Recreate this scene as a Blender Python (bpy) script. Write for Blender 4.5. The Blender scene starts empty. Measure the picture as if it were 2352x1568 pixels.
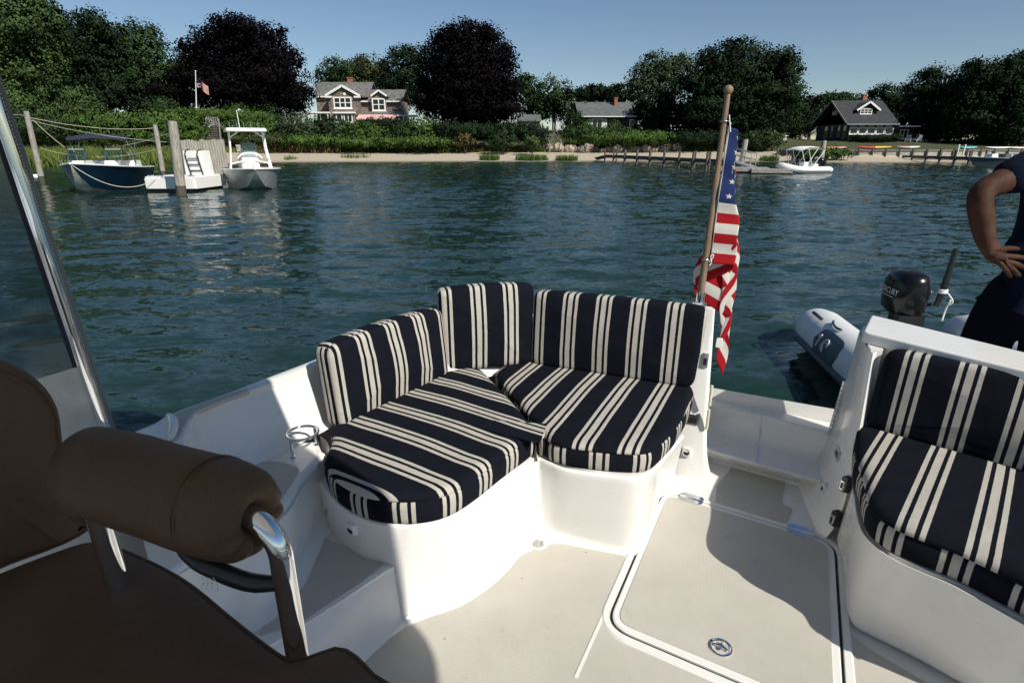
import bpy, bmesh, math, random
import numpy as np
from mathutils import Vector, Matrix, noise
from mathutils.bvhtree import BVHTree

# ---------------------------------------------------------------- camera, sky, sun, exposure
SC = bpy.context.scene
COL = SC.collection
F, CX, CY, HOR = 1290.0, 1176.0, 784.0, 336.0          # calibration on a 2352 x 1568 view of the photograph
PITCH = math.atan((CY - HOR) / F)
CP, SP = math.cos(PITCH), math.sin(PITCH)
CAMZ, SOLE = 1.8, 0.3                                   # heights above the water
cam_data = bpy.data.cameras.new('camera')
cam_data.sensor_width = 36.0
cam_data.lens = 36.0 * F / 2352.0
cam_data.clip_start = 0.02
cam_data.clip_end = 5000
cam = bpy.data.objects.new('camera', cam_data)
cam.location = (0, 0, CAMZ)
cam.rotation_euler = (math.pi / 2 - PITCH, 0, 0)
COL.objects.link(cam)
SC.camera = cam

SUN_AZ, SUN_EL = math.radians(138), math.radians(41)     # azimuth clockwise from +Y
world = bpy.data.worlds.new('World')
SC.world = world
world.use_nodes = True
wn = world.node_tree.nodes
wl = world.node_tree.links
bg = wn['Background']
sky = wn.new('ShaderNodeTexSky')
sky.sky_type = 'NISHITA'
sky.sun_disc = False
sky.sun_elevation = SUN_EL
sky.sun_rotation = SUN_AZ
sky.air_density = 1.0
sky.dust_density = 0.0
sky.ozone_density = 3.2
wl.new(sky.outputs[0], bg.inputs[0])
bg.inputs[1].default_value = 0.070
sun_data = bpy.data.lights.new('sun', 'SUN')
sun_data.energy = 4.8
sun_data.angle = math.radians(0.5)
sun_data.color = (1.0, 0.945, 0.835)
sun = bpy.data.objects.new('sun', sun_data)
to_sun = Vector((math.sin(SUN_AZ) * math.cos(SUN_EL), math.cos(SUN_AZ) * math.cos(SUN_EL), math.sin(SUN_EL)))
sun.rotation_euler = to_sun.to_track_quat('Z', 'Y').to_euler()
sun.location = (20, -20, 40)
COL.objects.link(sun)
SC.view_settings.view_transform = 'Standard'
SC.view_settings.look = 'None'
SC.view_settings.exposure = 0.22
SC.view_settings.gamma = 1.0
SC.cycles.max_bounces = 8
SC.cycles.transparent_max_bounces = 12

random.seed(7)
RNG = np.random.default_rng(11)

# ---------------------------------------------------------------- pixel helpers (a pixel is only a direction)
def ray(x, y):
    u = (x - CX) / F
    v = -(y - CY) / F
    return Vector((u, CP + v * SP, -SP + v * CP))

def B(x, y, zr):
    """point of the boat seen at pixel (x, y), zr metres above the cockpit sole"""
    r = ray(x, y)
    t = (zr + SOLE - CAMZ) / r.z
    return Vector((r.x * t, r.y * t, zr + SOLE))

def Wz(x, y, z):
    """point seen at pixel (x, y) at height z above the water"""
    r = ray(x, y)
    t = (z - CAMZ) / r.z
    return Vector((r.x * t, r.y * t, z))

def at(x, y, Y):
    """point seen at pixel (x, y) at distance Y ahead"""
    r = ray(x, y)
    t = Y / r.y
    return Vector((r.x * t, Y, CAMZ + r.z * t))

# ---------------------------------------------------------------- materials
MATS = {}
def nmat(name):
    m = bpy.data.materials.new(name)
    m.use_nodes = True
    nt = m.node_tree
    return m, nt, nt.nodes, nt.links, nt.nodes['Principled BSDF']

def texco(N, kind='Object'):
    return N.new('ShaderNodeTexCoord').outputs[kind]

def noise_tex(N, L, vec, scale, detail=4, rough=0.55, dist=0.0):
    n = N.new('ShaderNodeTexNoise')
    n.inputs['Scale'].default_value = scale
    n.inputs['Detail'].default_value = detail
    n.inputs['Roughness'].default_value = rough
    n.inputs['Distortion'].default_value = dist
    L.new(vec, n.inputs['Vector'])
    return n.outputs['Fac']

def ramp(N, L, fac, stops):
    r = N.new('ShaderNodeValToRGB')
    e = r.color_ramp.elements
    while len(e) < len(stops):
        e.new(0.5)
    for i, (p, c) in enumerate(stops):
        e[i].position = p
        e[i].color = (c[0], c[1], c[2], 1) if hasattr(c, '__len__') else (c, c, c, 1)
    L.new(fac, r.inputs[0])
    return r.outputs[0]

def mixc(N, L, fac, a, b, mode='MIX'):
    m = N.new('ShaderNodeMix')
    m.data_type = 'RGBA'
    m.blend_type = mode
    for s, v in ((m.inputs['Factor'], fac), (m.inputs['A'], a), (m.inputs['B'], b)):
        if hasattr(v, 'is_linked') or hasattr(v, 'links'):
            L.new(v, s)
        elif isinstance(v, (int, float)):
            s.default_value = v
        else:
            s.default_value = (v[0], v[1], v[2], 1)
    return m.outputs['Result']

def math_n(N, L, op, a, b=None):
    m = N.new('ShaderNodeMath')
    m.operation = op
    for i, v in enumerate((a, b)):
        if v is None:
            continue
        if isinstance(v, (int, float)):
            m.inputs[i].default_value = v
        else:
            L.new(v, m.inputs[i])
    return m.outputs[0]

def add_bump(N, L, bsdf, height, strength, dist):
    b = N.new('ShaderNodeBump')
    b.inputs['Strength'].default_value = strength
    b.inputs['Distance'].default_value = dist
    L.new(height, b.inputs['Height'])
    L.new(b.outputs[0], bsdf.inputs['Normal'])
    return b

def simple(name, col, rough=0.5, metal=0.0, var=0.12, scale=6.0, bump=0.0, bscale=60.0, bdist=0.002, coat=0.0, spec=0.5, grime=None):
    """plain surface with a little colour unevenness and relief"""
    if name in MATS:
        return MATS[name]
    m, nt, N, L, P = nmat(name)
    v = texco(N)
    f = noise_tex(N, L, v, scale, 5, 0.6)
    c0 = [max(0, c * (1 - var)) for c in col]
    c1 = [min(1, c * (1 + var)) for c in col]
    c = ramp(N, L, f, [(0.3, c0), (0.7, c1)])
    if grime:
        g = noise_tex(N, L, v, grime[1], 6, 0.7)
        c = mixc(N, L, ramp(N, L, g, [(grime[2], 0.0), (grime[2] + 0.12, 1.0)]), c, grime[0])
    L.new(c, P.inputs['Base Color'])
    P.inputs['Roughness'].default_value = rough
    P.inputs['Metallic'].default_value = metal
    P.inputs['Specular IOR Level'].default_value = spec
    if coat:
        P.inputs['Coat Weight'].default_value = coat
        P.inputs['Coat Roughness'].default_value = 0.08
    if bump:
        add_bump(N, L, P, noise_tex(N, L, v, bscale, 3, 0.6), bump, bdist)
    MATS[name] = m
    return m

# --- stripes of the cushions: printed cloth, position along the cloth comes from the UV map
def fabric_mat():
    m, nt, N, L, P = nmat('striped_canvas')
    uv = texco(N, 'UV')
    sx = N.new('ShaderNodeSeparateXYZ')
    L.new(uv, sx.inputs[0])
    w = noise_tex(N, L, uv, 9.0, 2)
    x = math_n(N, L, 'ADD', sx.outputs[0], math_n(N, L, 'MULTIPLY', math_n(N, L, 'SUBTRACT', w, 0.5), 0.012))
    fr = math_n(N, L, 'FRACT', x)
    r = N.new('ShaderNodeValToRGB')
    r.color_ramp.interpolation = 'CONSTANT'
    e = r.color_ramp.elements
    while len(e) < 7:
        e.new(0.5)
    for i, (p, c) in enumerate(((0, 0), (0.265, 1), (0.350, 0), (0.423, 1), (0.563, 0), (0.640, 1), (0.725, 0))):
        e[i].position = p
        e[i].color = (c, c, c, 1)
    L.new(fr, r.inputs[0])
    big = noise_tex(N, L, uv, 2.3, 5, 0.65)
    fine = noise_tex(N, L, uv, 60.0, 3, 0.7)
    navy = ramp(N, L, big, [(0.3, (0.0032, 0.0042, 0.0090)), (0.75, (0.0062, 0.0076, 0.0145))])
    lint = ramp(N, L, fine, [(0.66, 0.0), (0.8, 0.5)])
    navy = mixc(N, L, lint, navy, (0.0085, 0.0105, 0.019))
    cream = ramp(N, L, fine, [(0.25, (0.36, 0.338, 0.30)), (0.6, (0.50, 0.472, 0.425)), (0.9, (0.54, 0.512, 0.466))])
    cream = mixc(N, L, ramp(N, L, big, [(0.45, 0.0), (0.8, 0.35)]), cream, (0.33, 0.30, 0.255))
    L.new(mixc(N, L, r.outputs[0], navy, cream), P.inputs['Base Color'])
    P.inputs['Roughness'].default_value = 0.85
    P.inputs['Specular IOR Level'].default_value = 0.12
    P.inputs['Sheen Weight'].default_value = 0.0
    # weave and soft wrinkles
    wv = N.new('ShaderNodeTexWave')
    wv.inputs['Scale'].default_value = 45.0
    wv.bands_direction = 'Y'
    L.new(uv, wv.inputs['Vector'])
    hsum = math_n(N, L, 'ADD', math_n(N, L, 'MULTIPLY', wv.outputs['Fac'], 0.10),
                  math_n(N, L, 'ADD', math_n(N, L, 'MULTIPLY', fine, 0.25), math_n(N, L, 'MULTIPLY', noise_tex(N, L, texco(N), 11.0, 3, 0.55, 0.6), 2.2)))
    add_bump(N, L, P, hsum, 0.55, 0.006)
    return m

def gelcoat_mat():
    m, nt, N, L, P = nmat('white_gelcoat')
    v = texco(N)
    f = noise_tex(N, L, v, 2.5, 6, 0.65)
    c = ramp(N, L, f, [(0.3, (0.715, 0.708, 0.682)), (0.7, (0.765, 0.758, 0.732))])
    g = noise_tex(N, L, v, 5.0, 5, 0.6)
    c = mixc(N, L, ramp(N, L, g, [(0.55, 0.0), (0.80, 0.22)]), c, (0.64, 0.61, 0.54))
    L.new(c, P.inputs['Base Color'])
    rr = ramp(N, L, g, [(0.3, 0.24), (0.7, 0.34)])
    L.new(rr, P.inputs['Roughness'])
    P.inputs['Coat Weight'].default_value = 0.25
    P.inputs['Coat Roughness'].default_value = 0.12
    add_bump(N, L, P, noise_tex(N, L, v, 3.0, 2), 0.12, 0.003)
    return m

def nonskid_mat():
    m, nt, N, L, P = nmat('nonskid_gelcoat')
    v = texco(N)
    mp = N.new('ShaderNodeMapping')
    mp.inputs['Rotation'].default_value = (0, 0, math.radians(18))
    L.new(v, mp.inputs[0])
    vo = N.new('ShaderNodeTexVoronoi')
    vo.inputs['Scale'].default_value = 210.0
    vo.inputs['Randomness'].default_value = 0.12
    L.new(mp.outputs[0], vo.inputs['Vector'])
    f = noise_tex(N, L, v, 3.0, 6, 0.65)
    c = ramp(N, L, f, [(0.28, (0.435, 0.412, 0.365)), (0.72, (0.52, 0.495, 0.442))])
    g = noise_tex(N, L, v, 22.0, 6, 0.75)
    c = mixc(N, L, ramp(N, L, g, [(0.60, 0.0), (0.76, 0.55)]), c, (0.30, 0.265, 0.21))
    d = N.new('ShaderNodeTexVoronoi')
    d.inputs['Scale'].default_value = 9.0
    L.new(v, d.inputs['Vector'])
    spk = ramp(N, L, d.outputs['Distance'], [(0.022, 1.0), (0.040, 0.0)])
    c = mixc(N, L, spk, c, (0.13, 0.10, 0.07))
    L.new(c, P.inputs['Base Color'])
    P.inputs['Roughness'].default_value = 0.55
    add_bump(N, L, P, vo.outputs['Distance'], 0.8, 0.0016)
    return m

def water_mat():
    m, nt, N, L, P = nmat('harbour_water')
    geo = N.new('ShaderNodeNewGeometry')
    pos = geo.outputs['Position']
    patch = noise_tex(N, L, pos, 0.07, 4, 0.6, 0.8)
    calm = ramp(N, L, patch, [(0.36, 0.55), (0.62, 1.0)])
    # slopes of the ripples taken straight from noise, so that they hold at any distance
    tot = None
    for scale, sx, rot, amp, det in ((3.4, 0.36, 12, 0.26, 3), (8.0, 0.42, -12, 0.52, 3), (18.0, 0.5, 9, 0.34, 2)):
        mp = N.new('ShaderNodeMapping')
        mp.inputs['Scale'].default_value = (sx, 1, 1)
        mp.inputs['Rotation'].default_value = (0, 0, math.radians(rot))
        L.new(pos, mp.inputs[0])
        nz = N.new('ShaderNodeTexNoise')
        nz.inputs['Scale'].default_value = scale; nz.inputs['Detail'].default_value = det; nz.inputs['Roughness'].default_value = 0.55; nz.inputs['Distortion'].default_value = 0.5
        L.new(mp.outputs[0], nz.inputs['Vector'])
        sub = N.new('ShaderNodeVectorMath'); sub.operation = 'SUBTRACT'; sub.inputs[1].default_value = (0.5, 0.5, 0.5)
        L.new(nz.outputs['Color'], sub.inputs[0])
        ml = N.new('ShaderNodeVectorMath'); ml.operation = 'MULTIPLY'; ml.inputs[1].default_value = (amp * 0.6, amp * 1.15, 0)
        L.new(sub.outputs[0], ml.inputs[0])
        if tot is None: tot = ml.outputs[0]
        else:
            ad = N.new('ShaderNodeVectorMath'); ad.operation = 'ADD'
            L.new(tot, ad.inputs[0]); L.new(ml.outputs[0], ad.inputs[1]); tot = ad.outputs[0]
    sc_ = N.new('ShaderNodeVectorMath'); sc_.operation = 'SCALE'
    L.new(tot, sc_.inputs[0]); L.new(calm, sc_.inputs['Scale'])
    ad = N.new('ShaderNodeVectorMath'); ad.operation = 'ADD'
    L.new(geo.outputs['Normal'], ad.inputs[1])
    L.new(sc_.outputs[0], ad.inputs[0])
    nn = N.new('ShaderNodeVectorMath'); nn.operation = 'NORMALIZE'
    L.new(ad.outputs[0], nn.inputs[0])
    L.new(nn.outputs[0], P.inputs['Normal'])
    P.inputs['Specular Tint'].default_value = (0.65, 0.95, 0.75, 1)
    deep = ramp(N, L, patch, [(0.3, (0.0080, 0.0245, 0.0200)), (0.7, (0.0120, 0.035, 0.0285))])
    L.new(deep, P.inputs['Base Color'])
    P.inputs['Roughness'].default_value = 0.07
    P.inputs['IOR'].default_value = 1.26
    P.inputs['Specular IOR Level'].default_value = 0.5
    return m

def leaf_mat(name, dark, light, trans=0.12):
    if name in MATS:
        return MATS[name]
    m, nt, N, L, P = nmat(name)
    at_ = N.new('ShaderNodeAttribute')
    at_.attribute_name = 'tint'
    c = ramp(N, L, at_.outputs['Fac'], [(0.0, dark), (0.55, [(a + b) / 2 for a, b in zip(dark, light)]), (1.0, light)])
    L.new(c, P.inputs['Base Color'])
    P.inputs['Roughness'].default_value = 0.75
    P.inputs['Specular IOR Level'].default_value = 0.1
    MATS[name] = m
    return m

def shingle_mat(name, c0, c1, c2, sc=(2.2, 2.2, 7.0)):
    m, nt, N, L, P = nmat(name)
    v = texco(N)
    mp = N.new('ShaderNodeMapping')
    mp.inputs['Scale'].default_value = sc
    L.new(v, mp.inputs[0])
    vo = N.new('ShaderNodeTexVoronoi')
    vo.inputs['Scale'].default_value = 1.6
    L.new(mp.outputs[0], vo.inputs['Vector'])
    sep = N.new('ShaderNodeSeparateColor')
    L.new(vo.outputs['Color'], sep.inputs[0])
    f = math_n(N, L, 'ADD', math_n(N, L, 'MULTIPLY', sep.outputs[0], 0.5), math_n(N, L, 'MULTIPLY', noise_tex(N, L, v, 0.9, 5, 0.7), 0.6))
    L.new(ramp(N, L, f, [(0.25, c0), (0.5, c1), (0.8, c2)]), P.inputs['Base Color'])
    P.inputs['Roughness'].default_value = 0.85
    add_bump(N, L, P, sep.outputs[0], 0.5, 0.02)
    MATS[name] = m
    return m

def wood_mat(name, c0, c1, stretch=(14, 14, 1.0), rough=0.8, bump=0.5, bd=0.004):
    if name in MATS:
        return MATS[name]
    m, nt, N, L, P = nmat(name)
    v = texco(N)
    mp = N.new('ShaderNodeMapping')
    mp.inputs['Scale'].default_value = stretch
    L.new(v, mp.inputs[0])
    f = noise_tex(N, L, mp.outputs[0], 2.0, 6, 0.7, 0.4)
    L.new(ramp(N, L, f, [(0.28, c0), (0.62, c1)]), P.inputs['Base Color'])
    P.inputs['Roughness'].default_value = rough
    add_bump(N, L, P, f, bump, bd)
    MATS[name] = m
    return m

def clear_mat(name, tint, fac_gloss=0.12, rough=0.05):
    """clear vinyl or glass pane: mostly see-through with a dull reflection"""
    m = bpy.data.materials.new(name)
    m.use_nodes = True
    nt = m.node_tree
    N, L = nt.nodes, nt.links
    N.clear()
    out = N.new('ShaderNodeOutputMaterial')
    tr = N.new('ShaderNodeBsdfTransparent')
    tr.inputs[0].default_value = (*tint, 1)
    gl = N.new('ShaderNodeBsdfGlossy')
    gl.inputs[1].default_value = rough
    gl.inputs[0].default_value = (0.8, 0.85, 0.9, 1)
    fr = N.new('ShaderNodeFresnel')
    fr.inputs[0].default_value = 1.45
    ad = N.new('ShaderNodeMath')
    ad.operation = 'ADD'
    ad.inputs[1].default_value = fac_gloss
    L.new(fr.outputs[0], ad.inputs[0])
    mx = N.new('ShaderNodeMixShader')
    L.new(ad.outputs[0], mx.inputs[0])
    L.new(tr.outputs[0], mx.inputs[1])
    L.new(gl.outputs[0], mx.inputs[2])
    L.new(mx.outputs[0], out.inputs[0])
    return m

M = {}
M['gel'] = gelcoat_mat()
M['skid'] = nonskid_mat()
M['fabric'] = fabric_mat()
M['water'] = water_mat()
M['steel'] = simple('stainless_steel', (0.72, 0.73, 0.74), 0.12, 1.0, 0.06, 20)
M['chrome'] = simple('polished_chrome', (0.78, 0.79, 0.80), 0.055, 1.0, 0.03, 9)
M['dullsteel'] = simple('dull_metal_plate', (0.42, 0.43, 0.43), 0.32, 0.9, 0.15, 40)
M['black'] = simple('black_plastic', (0.014, 0.015, 0.017), 0.35, 0, 0.2, 20)
M['rubber'] = simple('black_rubber', (0.012, 0.012, 0.012), 0.75, 0, 0.2, 20)
M['gloss_black'] = simple('black_engine_paint', (0.006, 0.0065, 0.0075), 0.20, 0, 0.2, 10, spec=0.30)
def vinyl_mat():
    m, nt, N, L, P = nmat('brown_upholstery_vinyl')
    v = texco(N)
    f = noise_tex(N, L, v, 5.0, 6, 0.65)
    c = ramp(N, L, f, [(0.3, (0.075, 0.041, 0.022)), (0.7, (0.112, 0.064, 0.036))])
    L.new(c, P.inputs['Base Color'])
    L.new(ramp(N, L, f, [(0.3, 0.42), (0.7, 0.62)]), P.inputs['Roughness'])
    P.inputs['Specular IOR Level'].default_value = 0.28
    vo = N.new('ShaderNodeTexVoronoi'); vo.inputs['Scale'].default_value = 420.0
    L.new(v, vo.inputs['Vector'])
    h = math_n(N, L, 'ADD', math_n(N, L, 'MULTIPLY', vo.outputs['Distance'], 0.30), math_n(N, L, 'MULTIPLY', noise_tex(N, L, v, 9.0, 4, 0.6, 0.8), 2.4))
    add_bump(N, L, P, h, 0.6, 0.006)
    return m
M['vinyl'] = vinyl_mat()
M['whiteplastic'] = simple('white_plastic', (0.74, 0.73, 0.70), 0.35, 0, 0.05, 30)
M['creamrope'] = simple('cream_rope', (0.62, 0.58, 0.46), 0.85, 0, 0.15, 60, bump=0.5, bscale=200)
M['cream_canvas'] = simple('pale_canvas', (0.50, 0.50, 0.47), 0.8, 0, 0.25, 7)
M['teakpole'] = wood_mat('weathered_teak', (0.095, 0.06, 0.035), (0.23, 0.16, 0.10), (60, 60, 3), 0.6, 0.3, 0.001)
M['clear'] = clear_mat('clear_vinyl', (0.55, 0.62, 0.64), 0.04, 0.08)
M['winglass'] = simple('dark_window_glass', (0.012, 0.014, 0.016), 0.06, 0, 0.2, 1.0)
M['clearglass'] = clear_mat('boat_windscreen_glass', (0.55, 0.66, 0.62), 0.06, 0.03)
M['whitepaint'] = simple('white_house_paint', (0.78, 0.78, 0.76), 0.5, 0, 0.05, 4)
M['navycanvas'] = simple('navy_canvas', (0.012, 0.016, 0.035), 0.8, 0, 0.25, 8)
M['whitecanvas'] = simple('white_canvas', (0.80, 0.80, 0.78), 0.75, 0, 0.05, 5)
M['boatwhite'] = simple('white_boat_gelcoat', (0.80, 0.79, 0.76), 0.25, 0, 0.05, 2, coat=0.3)
M['boatblue'] = simple('navy_hull_gelcoat', (0.0035, 0.014, 0.032), 0.32, 0, 0.2, 1.2, spec=0.25)
M['bottom'] = simple('stained_bottom_paint', (0.60, 0.58, 0.52), 0.5, 0, 0.2, 4, grime=((0.20, 0.17, 0.10), 5.0, 0.55))
M['aluhull'] = simple('brushed_aluminium', (0.46, 0.47, 0.46), 0.42, 0.55, 0.22, 3.0, bump=0.2, bscale=12)
M['pile'] = wood_mat('weathered_piling', (0.15, 0.135, 0.11), (0.42, 0.39, 0.34), (7, 7, 0.8), 0.9, 0.8, 0.02)
M['pilewet'] = wood_mat('wet_piling', (0.03, 0.03, 0.022), (0.10, 0.09, 0.07), (7, 7, 1.2), 0.6, 0.6, 0.02)
M['dockwood'] = wood_mat('grey_dock_planks', (0.19, 0.18, 0.165), (0.38, 0.36, 0.33), (3, 3, 3), 0.9, 0.4, 0.01)
M['darkwood'] = wood_mat('dark_pier_wood', (0.035, 0.032, 0.028), (0.13, 0.12, 0.105), (5, 5, 1.5), 0.85, 0.6, 0.01)
M['greywood'] = wood_mat('grey_stair_wood', (0.12, 0.11, 0.10), (0.27, 0.255, 0.23), (5, 5, 2), 0.85, 0.5, 0.01)
M['rock'] = simple('pale_granite', (0.36, 0.30, 0.24), 0.85, 0, 0.3, 1.6, bump=0.7, bscale=5, bdist=0.1)
M['rockdark'] = simple('granite_painted_shade', (0.10, 0.095, 0.09), 0.85, 0, 0.3, 1.6, bump=0.7, bscale=5, bdist=0.1)  # same granite with the shade put into a darker colour
M['brick'] = simple('red_brick', (0.30, 0.105, 0.065), 0.85, 0, 0.3, 6, bump=0.4, bscale=12, bdist=0.03)
M['shingle_wall'] = shingle_mat('cedar_shingle_wall', (0.065, 0.05, 0.04), (0.16, 0.125, 0.10), (0.27, 0.22, 0.185))
M['shingle_dark'] = shingle_mat('dark_shingle_wall', (0.014, 0.011, 0.010), (0.030, 0.022, 0.018), (0.055, 0.04, 0.03))
M['roof_grey'] = shingle_mat('grey_shingle_roof', (0.06, 0.06, 0.058), (0.115, 0.115, 0.11), (0.185, 0.185, 0.178))
M['roof_slate'] = shingle_mat('blue_grey_shingle_roof', (0.07, 0.08, 0.08), (0.095, 0.105, 0.104), (0.13, 0.14, 0.137))
M['roof_dark'] = shingle_mat('charcoal_shingle_roof', (0.017, 0.019, 0.022), (0.027, 0.030, 0.035), (0.04, 0.044, 0.051))
M['skin'] = simple('tanned_skin', (0.060, 0.027, 0.018), 0.65, 0, 0.35, 22, bump=0.7, bscale=110, bdist=0.002, spec=0.15)
M['hair'] = simple('dark_hair', (0.03, 0.02, 0.014), 0.6, 0, 0.3, 40)
M['tee'] = simple('navy_cotton_shirt', (0.005, 0.008, 0.020), 0.95, 0, 0.2, 9, bump=0.6, bscale=14, bdist=0.008, spec=0.08)
M['shorts'] = simple('navy_cotton_shorts', (0.004, 0.0055, 0.011), 0.95, 0, 0.2, 9, bump=0.6, bscale=13, bdist=0.008, spec=0.08)

# ---------------------------------------------------------------- mesh building
class MB:
    def __init__(s):
        s.v, s.f, s.m, s.uv = [], [], [], []
    def add(s, vs, fs, m=0, uvs=None):
        o = len(s.v)
        s.v += [Vector(p) for p in vs]
        for k, f in enumerate(fs):
            s.f.append([o + i for i in f])
            s.m.append(m)
            s.uv.append(uvs[k] if uvs else None)
        return s
    def box(s, x0, x1, y0, y1, z0, z1, m=0):
        return s.add([(x0, y0, z0), (x1, y0, z0), (x1, y1, z0), (x0, y1, z0), (x0, y0, z1), (x1, y0, z1), (x1, y1, z1), (x0, y1, z1)],
                     [(0, 3, 2, 1), (4, 5, 6, 7), (0, 1, 5, 4), (1, 2, 6, 5), (2, 3, 7, 6), (3, 0, 4, 7)], m)
    def beam(s, p, q, w, h, m=0, up=(0, 0, 1)):
        p, q = Vector(p), Vector(q)
        d = (q - p).normalized()
        up = Vector(up)
        if abs(d.dot(up)) > 0.95:
            up = Vector((0, 1, 0))
        r = d.cross(up).normalized()
        u = r.cross(d)
        vs = [e + r * a * w / 2 + u * b * h / 2 for e in (p, q) for a, b in ((-1, -1), (1, -1), (1, 1), (-1, 1))]
        return s.add(vs, [(3, 2, 1, 0), (4, 5, 6, 7), (0, 1, 5, 4), (1, 2, 6, 5), (2, 3, 7, 6), (3, 0, 4, 7)], m)
    def tube(s, pts, r, n=8, cap=True, m=0, closed=False):
        pts = [Vector(p) for p in pts]
        k = len(pts)
        rs = r if isinstance(r, (list, tuple)) else [r] * k
        vs = []
        prev = None
        for i, p in enumerate(pts):
            if closed:
                d = (pts[(i + 1) % k] - pts[i - 1]).normalized()
            else:
                d = (pts[min(i + 1, k - 1)] - pts[max(i - 1, 0)]).normalized()
            if prev is None:
                a = Vector((0, 0, 1)) if abs(d.z) < 0.9 else Vector((1, 0, 0))
                u = d.cross(a).normalized()
            else:
                u = (prev - d * prev.dot(d)).normalized()
            prev = u
            w = d.cross(u)
            for j in range(n):
                t = 2 * math.pi * j / n
                vs.append(p + (u * math.cos(t) + w * math.sin(t)) * rs[i])
        fs = []
        for i in range(k if closed else k - 1):
            i2 = (i + 1) % k
            for j in range(n):
                fs.append((i * n + j, i * n + (j + 1) % n, i2 * n + (j + 1) % n, i2 * n + j))
        if cap and not closed:
            fs.append(tuple(reversed(range(n))))
            fs.append(tuple(range((k - 1) * n, k * n)))
        return s.add(vs, fs, m)
    def loft(s, rows, m=0, closed=False, flip=False):
        n = len(rows[0])
        vs = [p for r in rows for p in r]
        fs = []
        for i in range(len(rows) - 1):
            for j in range(n if closed else n - 1):
                j2 = (j + 1) % n
                q = (i * n + j, i * n + j2, (i + 1) * n + j2, (i + 1) * n + j)
                fs.append(tuple(reversed(q)) if flip else q)
        return s.add(vs, fs, m)
    def poly(s, pts, m=0):
        return s.add(pts, [tuple(range(len(pts)))], m)
    def prism(s, poly, z0, z1, m=0, taper=0.0):
        poly = [Vector((p[0], p[1])) for p in poly]
        if area2(poly) < 0:
            poly = poly[::-1]
        top = offset2(poly, taper) if taper else poly
        n = len(poly)
        vs = [(p.x, p.y, z0) for p in poly] + [(p.x, p.y, z1) for p in top]
        fs = [tuple(reversed(range(n))), tuple(range(n, 2 * n))] + [(i, (i + 1) % n, n + (i + 1) % n, n + i) for i in range(n)]
        return s.add(vs, fs, m)
    def ball(s, c, r, nu=12, nv=8, m=0):
        c = Vector(c)
        r = Vector(r) if hasattr(r, '__len__') else Vector((r, r, r))
        vs = [c + Vector((0, 0, -r.z))]
        for i in range(1, nv):
            t = -math.pi / 2 + math.pi * i / nv
            for j in range(nu):
                a = 2 * math.pi * j / nu
                vs.append(c + Vector((r.x * math.cos(t) * math.cos(a), r.y * math.cos(t) * math.sin(a), r.z * math.sin(t))))
        vs.append(c + Vector((0, 0, r.z)))
        fs = [(0, 1 + (j + 1) % nu, 1 + j) for j in range(nu)]
        for i in range(nv - 2):
            for j in range(nu):
                fs.append((1 + i * nu + j, 1 + i * nu + (j + 1) % nu, 1 + (i + 1) * nu + (j + 1) % nu, 1 + (i + 1) * nu + j))
        l = len(vs) - 1
        fs += [(l, 1 + (nv - 2) * nu + j, 1 + (nv - 2) * nu + (j + 1) % nu) for j in range(nu)]
        return s.add(vs, fs, m)
    def xf(s, mat):
        s.v = [mat @ p for p in s.v]
        return s
    def build(s, name, mats, parent=None, smooth=40, bevel=0.0, seg=2, recenter=False, subsurf=0):
        me = bpy.data.meshes.new(name)
        off = Vector((0, 0, 0))
        top = parent
        while top is not None and top.parent is not None:
            top = top.parent
        if top is not None and top.get('_world') is not None:
            off = top.location.copy()
        if recenter:
            xs = [p.x for p in s.v]; ys = [p.y for p in s.v]; zs = [p.z for p in s.v]
            off = Vector(((min(xs) + max(xs)) / 2, (min(ys) + max(ys)) / 2, min(zs)))
        me.from_pydata([tuple(p - off) for p in s.v], [], s.f)
        for mm in (mats if isinstance(mats, (list, tuple)) else [mats]):
            me.materials.append(mm)
        me.polygons.foreach_set('material_index', s.m)
        if any(u is not None for u in s.uv):
            lay = me.uv_layers.new(name='UVMap')
            for p, u in zip(me.polygons, s.uv):
                if u:
                    for li, c in zip(p.loop_indices, u):
                        lay.data[li].uv = c
        me.update()
        if smooth:
            me.polygons.foreach_set('use_smooth', [True] * len(me.polygons))
            me.set_sharp_from_angle(angle=math.radians(smooth))
        o = bpy.data.objects.new(name, me)
        COL.objects.link(o)
        if parent is not None:
            o.parent = parent
        if recenter:
            o.location = off
        if bevel:
            b = o.modifiers.new('bevel', 'BEVEL')
            b.width = bevel
            b.segments = seg
            b.limit_method = 'ANGLE'
            b.angle_limit = math.radians(35)
            b.harden_normals = False
        if subsurf:
            b = o.modifiers.new('subdivision', 'SUBSURF')
            b.levels = b.render_levels = subsurf
        return o

def tag(o, label=None, cat=None, group=None, kind=None):
    if label: o['label'] = label
    if cat: o['category'] = cat
    if group: o['group'] = group
    if kind: o['kind'] = kind
    return o

def root(name, loc, label, cat, group=None, rotz=0.0, world=True):
    """Empty at a thing's base; with world=True its parts are written in world coordinates"""
    o = bpy.data.objects.new(name, None)
    o.empty_display_size = 0.2
    o.location = loc
    o.rotation_euler = (0, 0, rotz)
    COL.objects.link(o)
    if world:
        o['_world'] = 1
    return tag(o, label, cat, group)

def area2(p):
    return sum(p[i][0] * p[(i + 1) % len(p)][1] - p[(i + 1) % len(p)][0] * p[i][1] for i in range(len(p))) / 2

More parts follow.
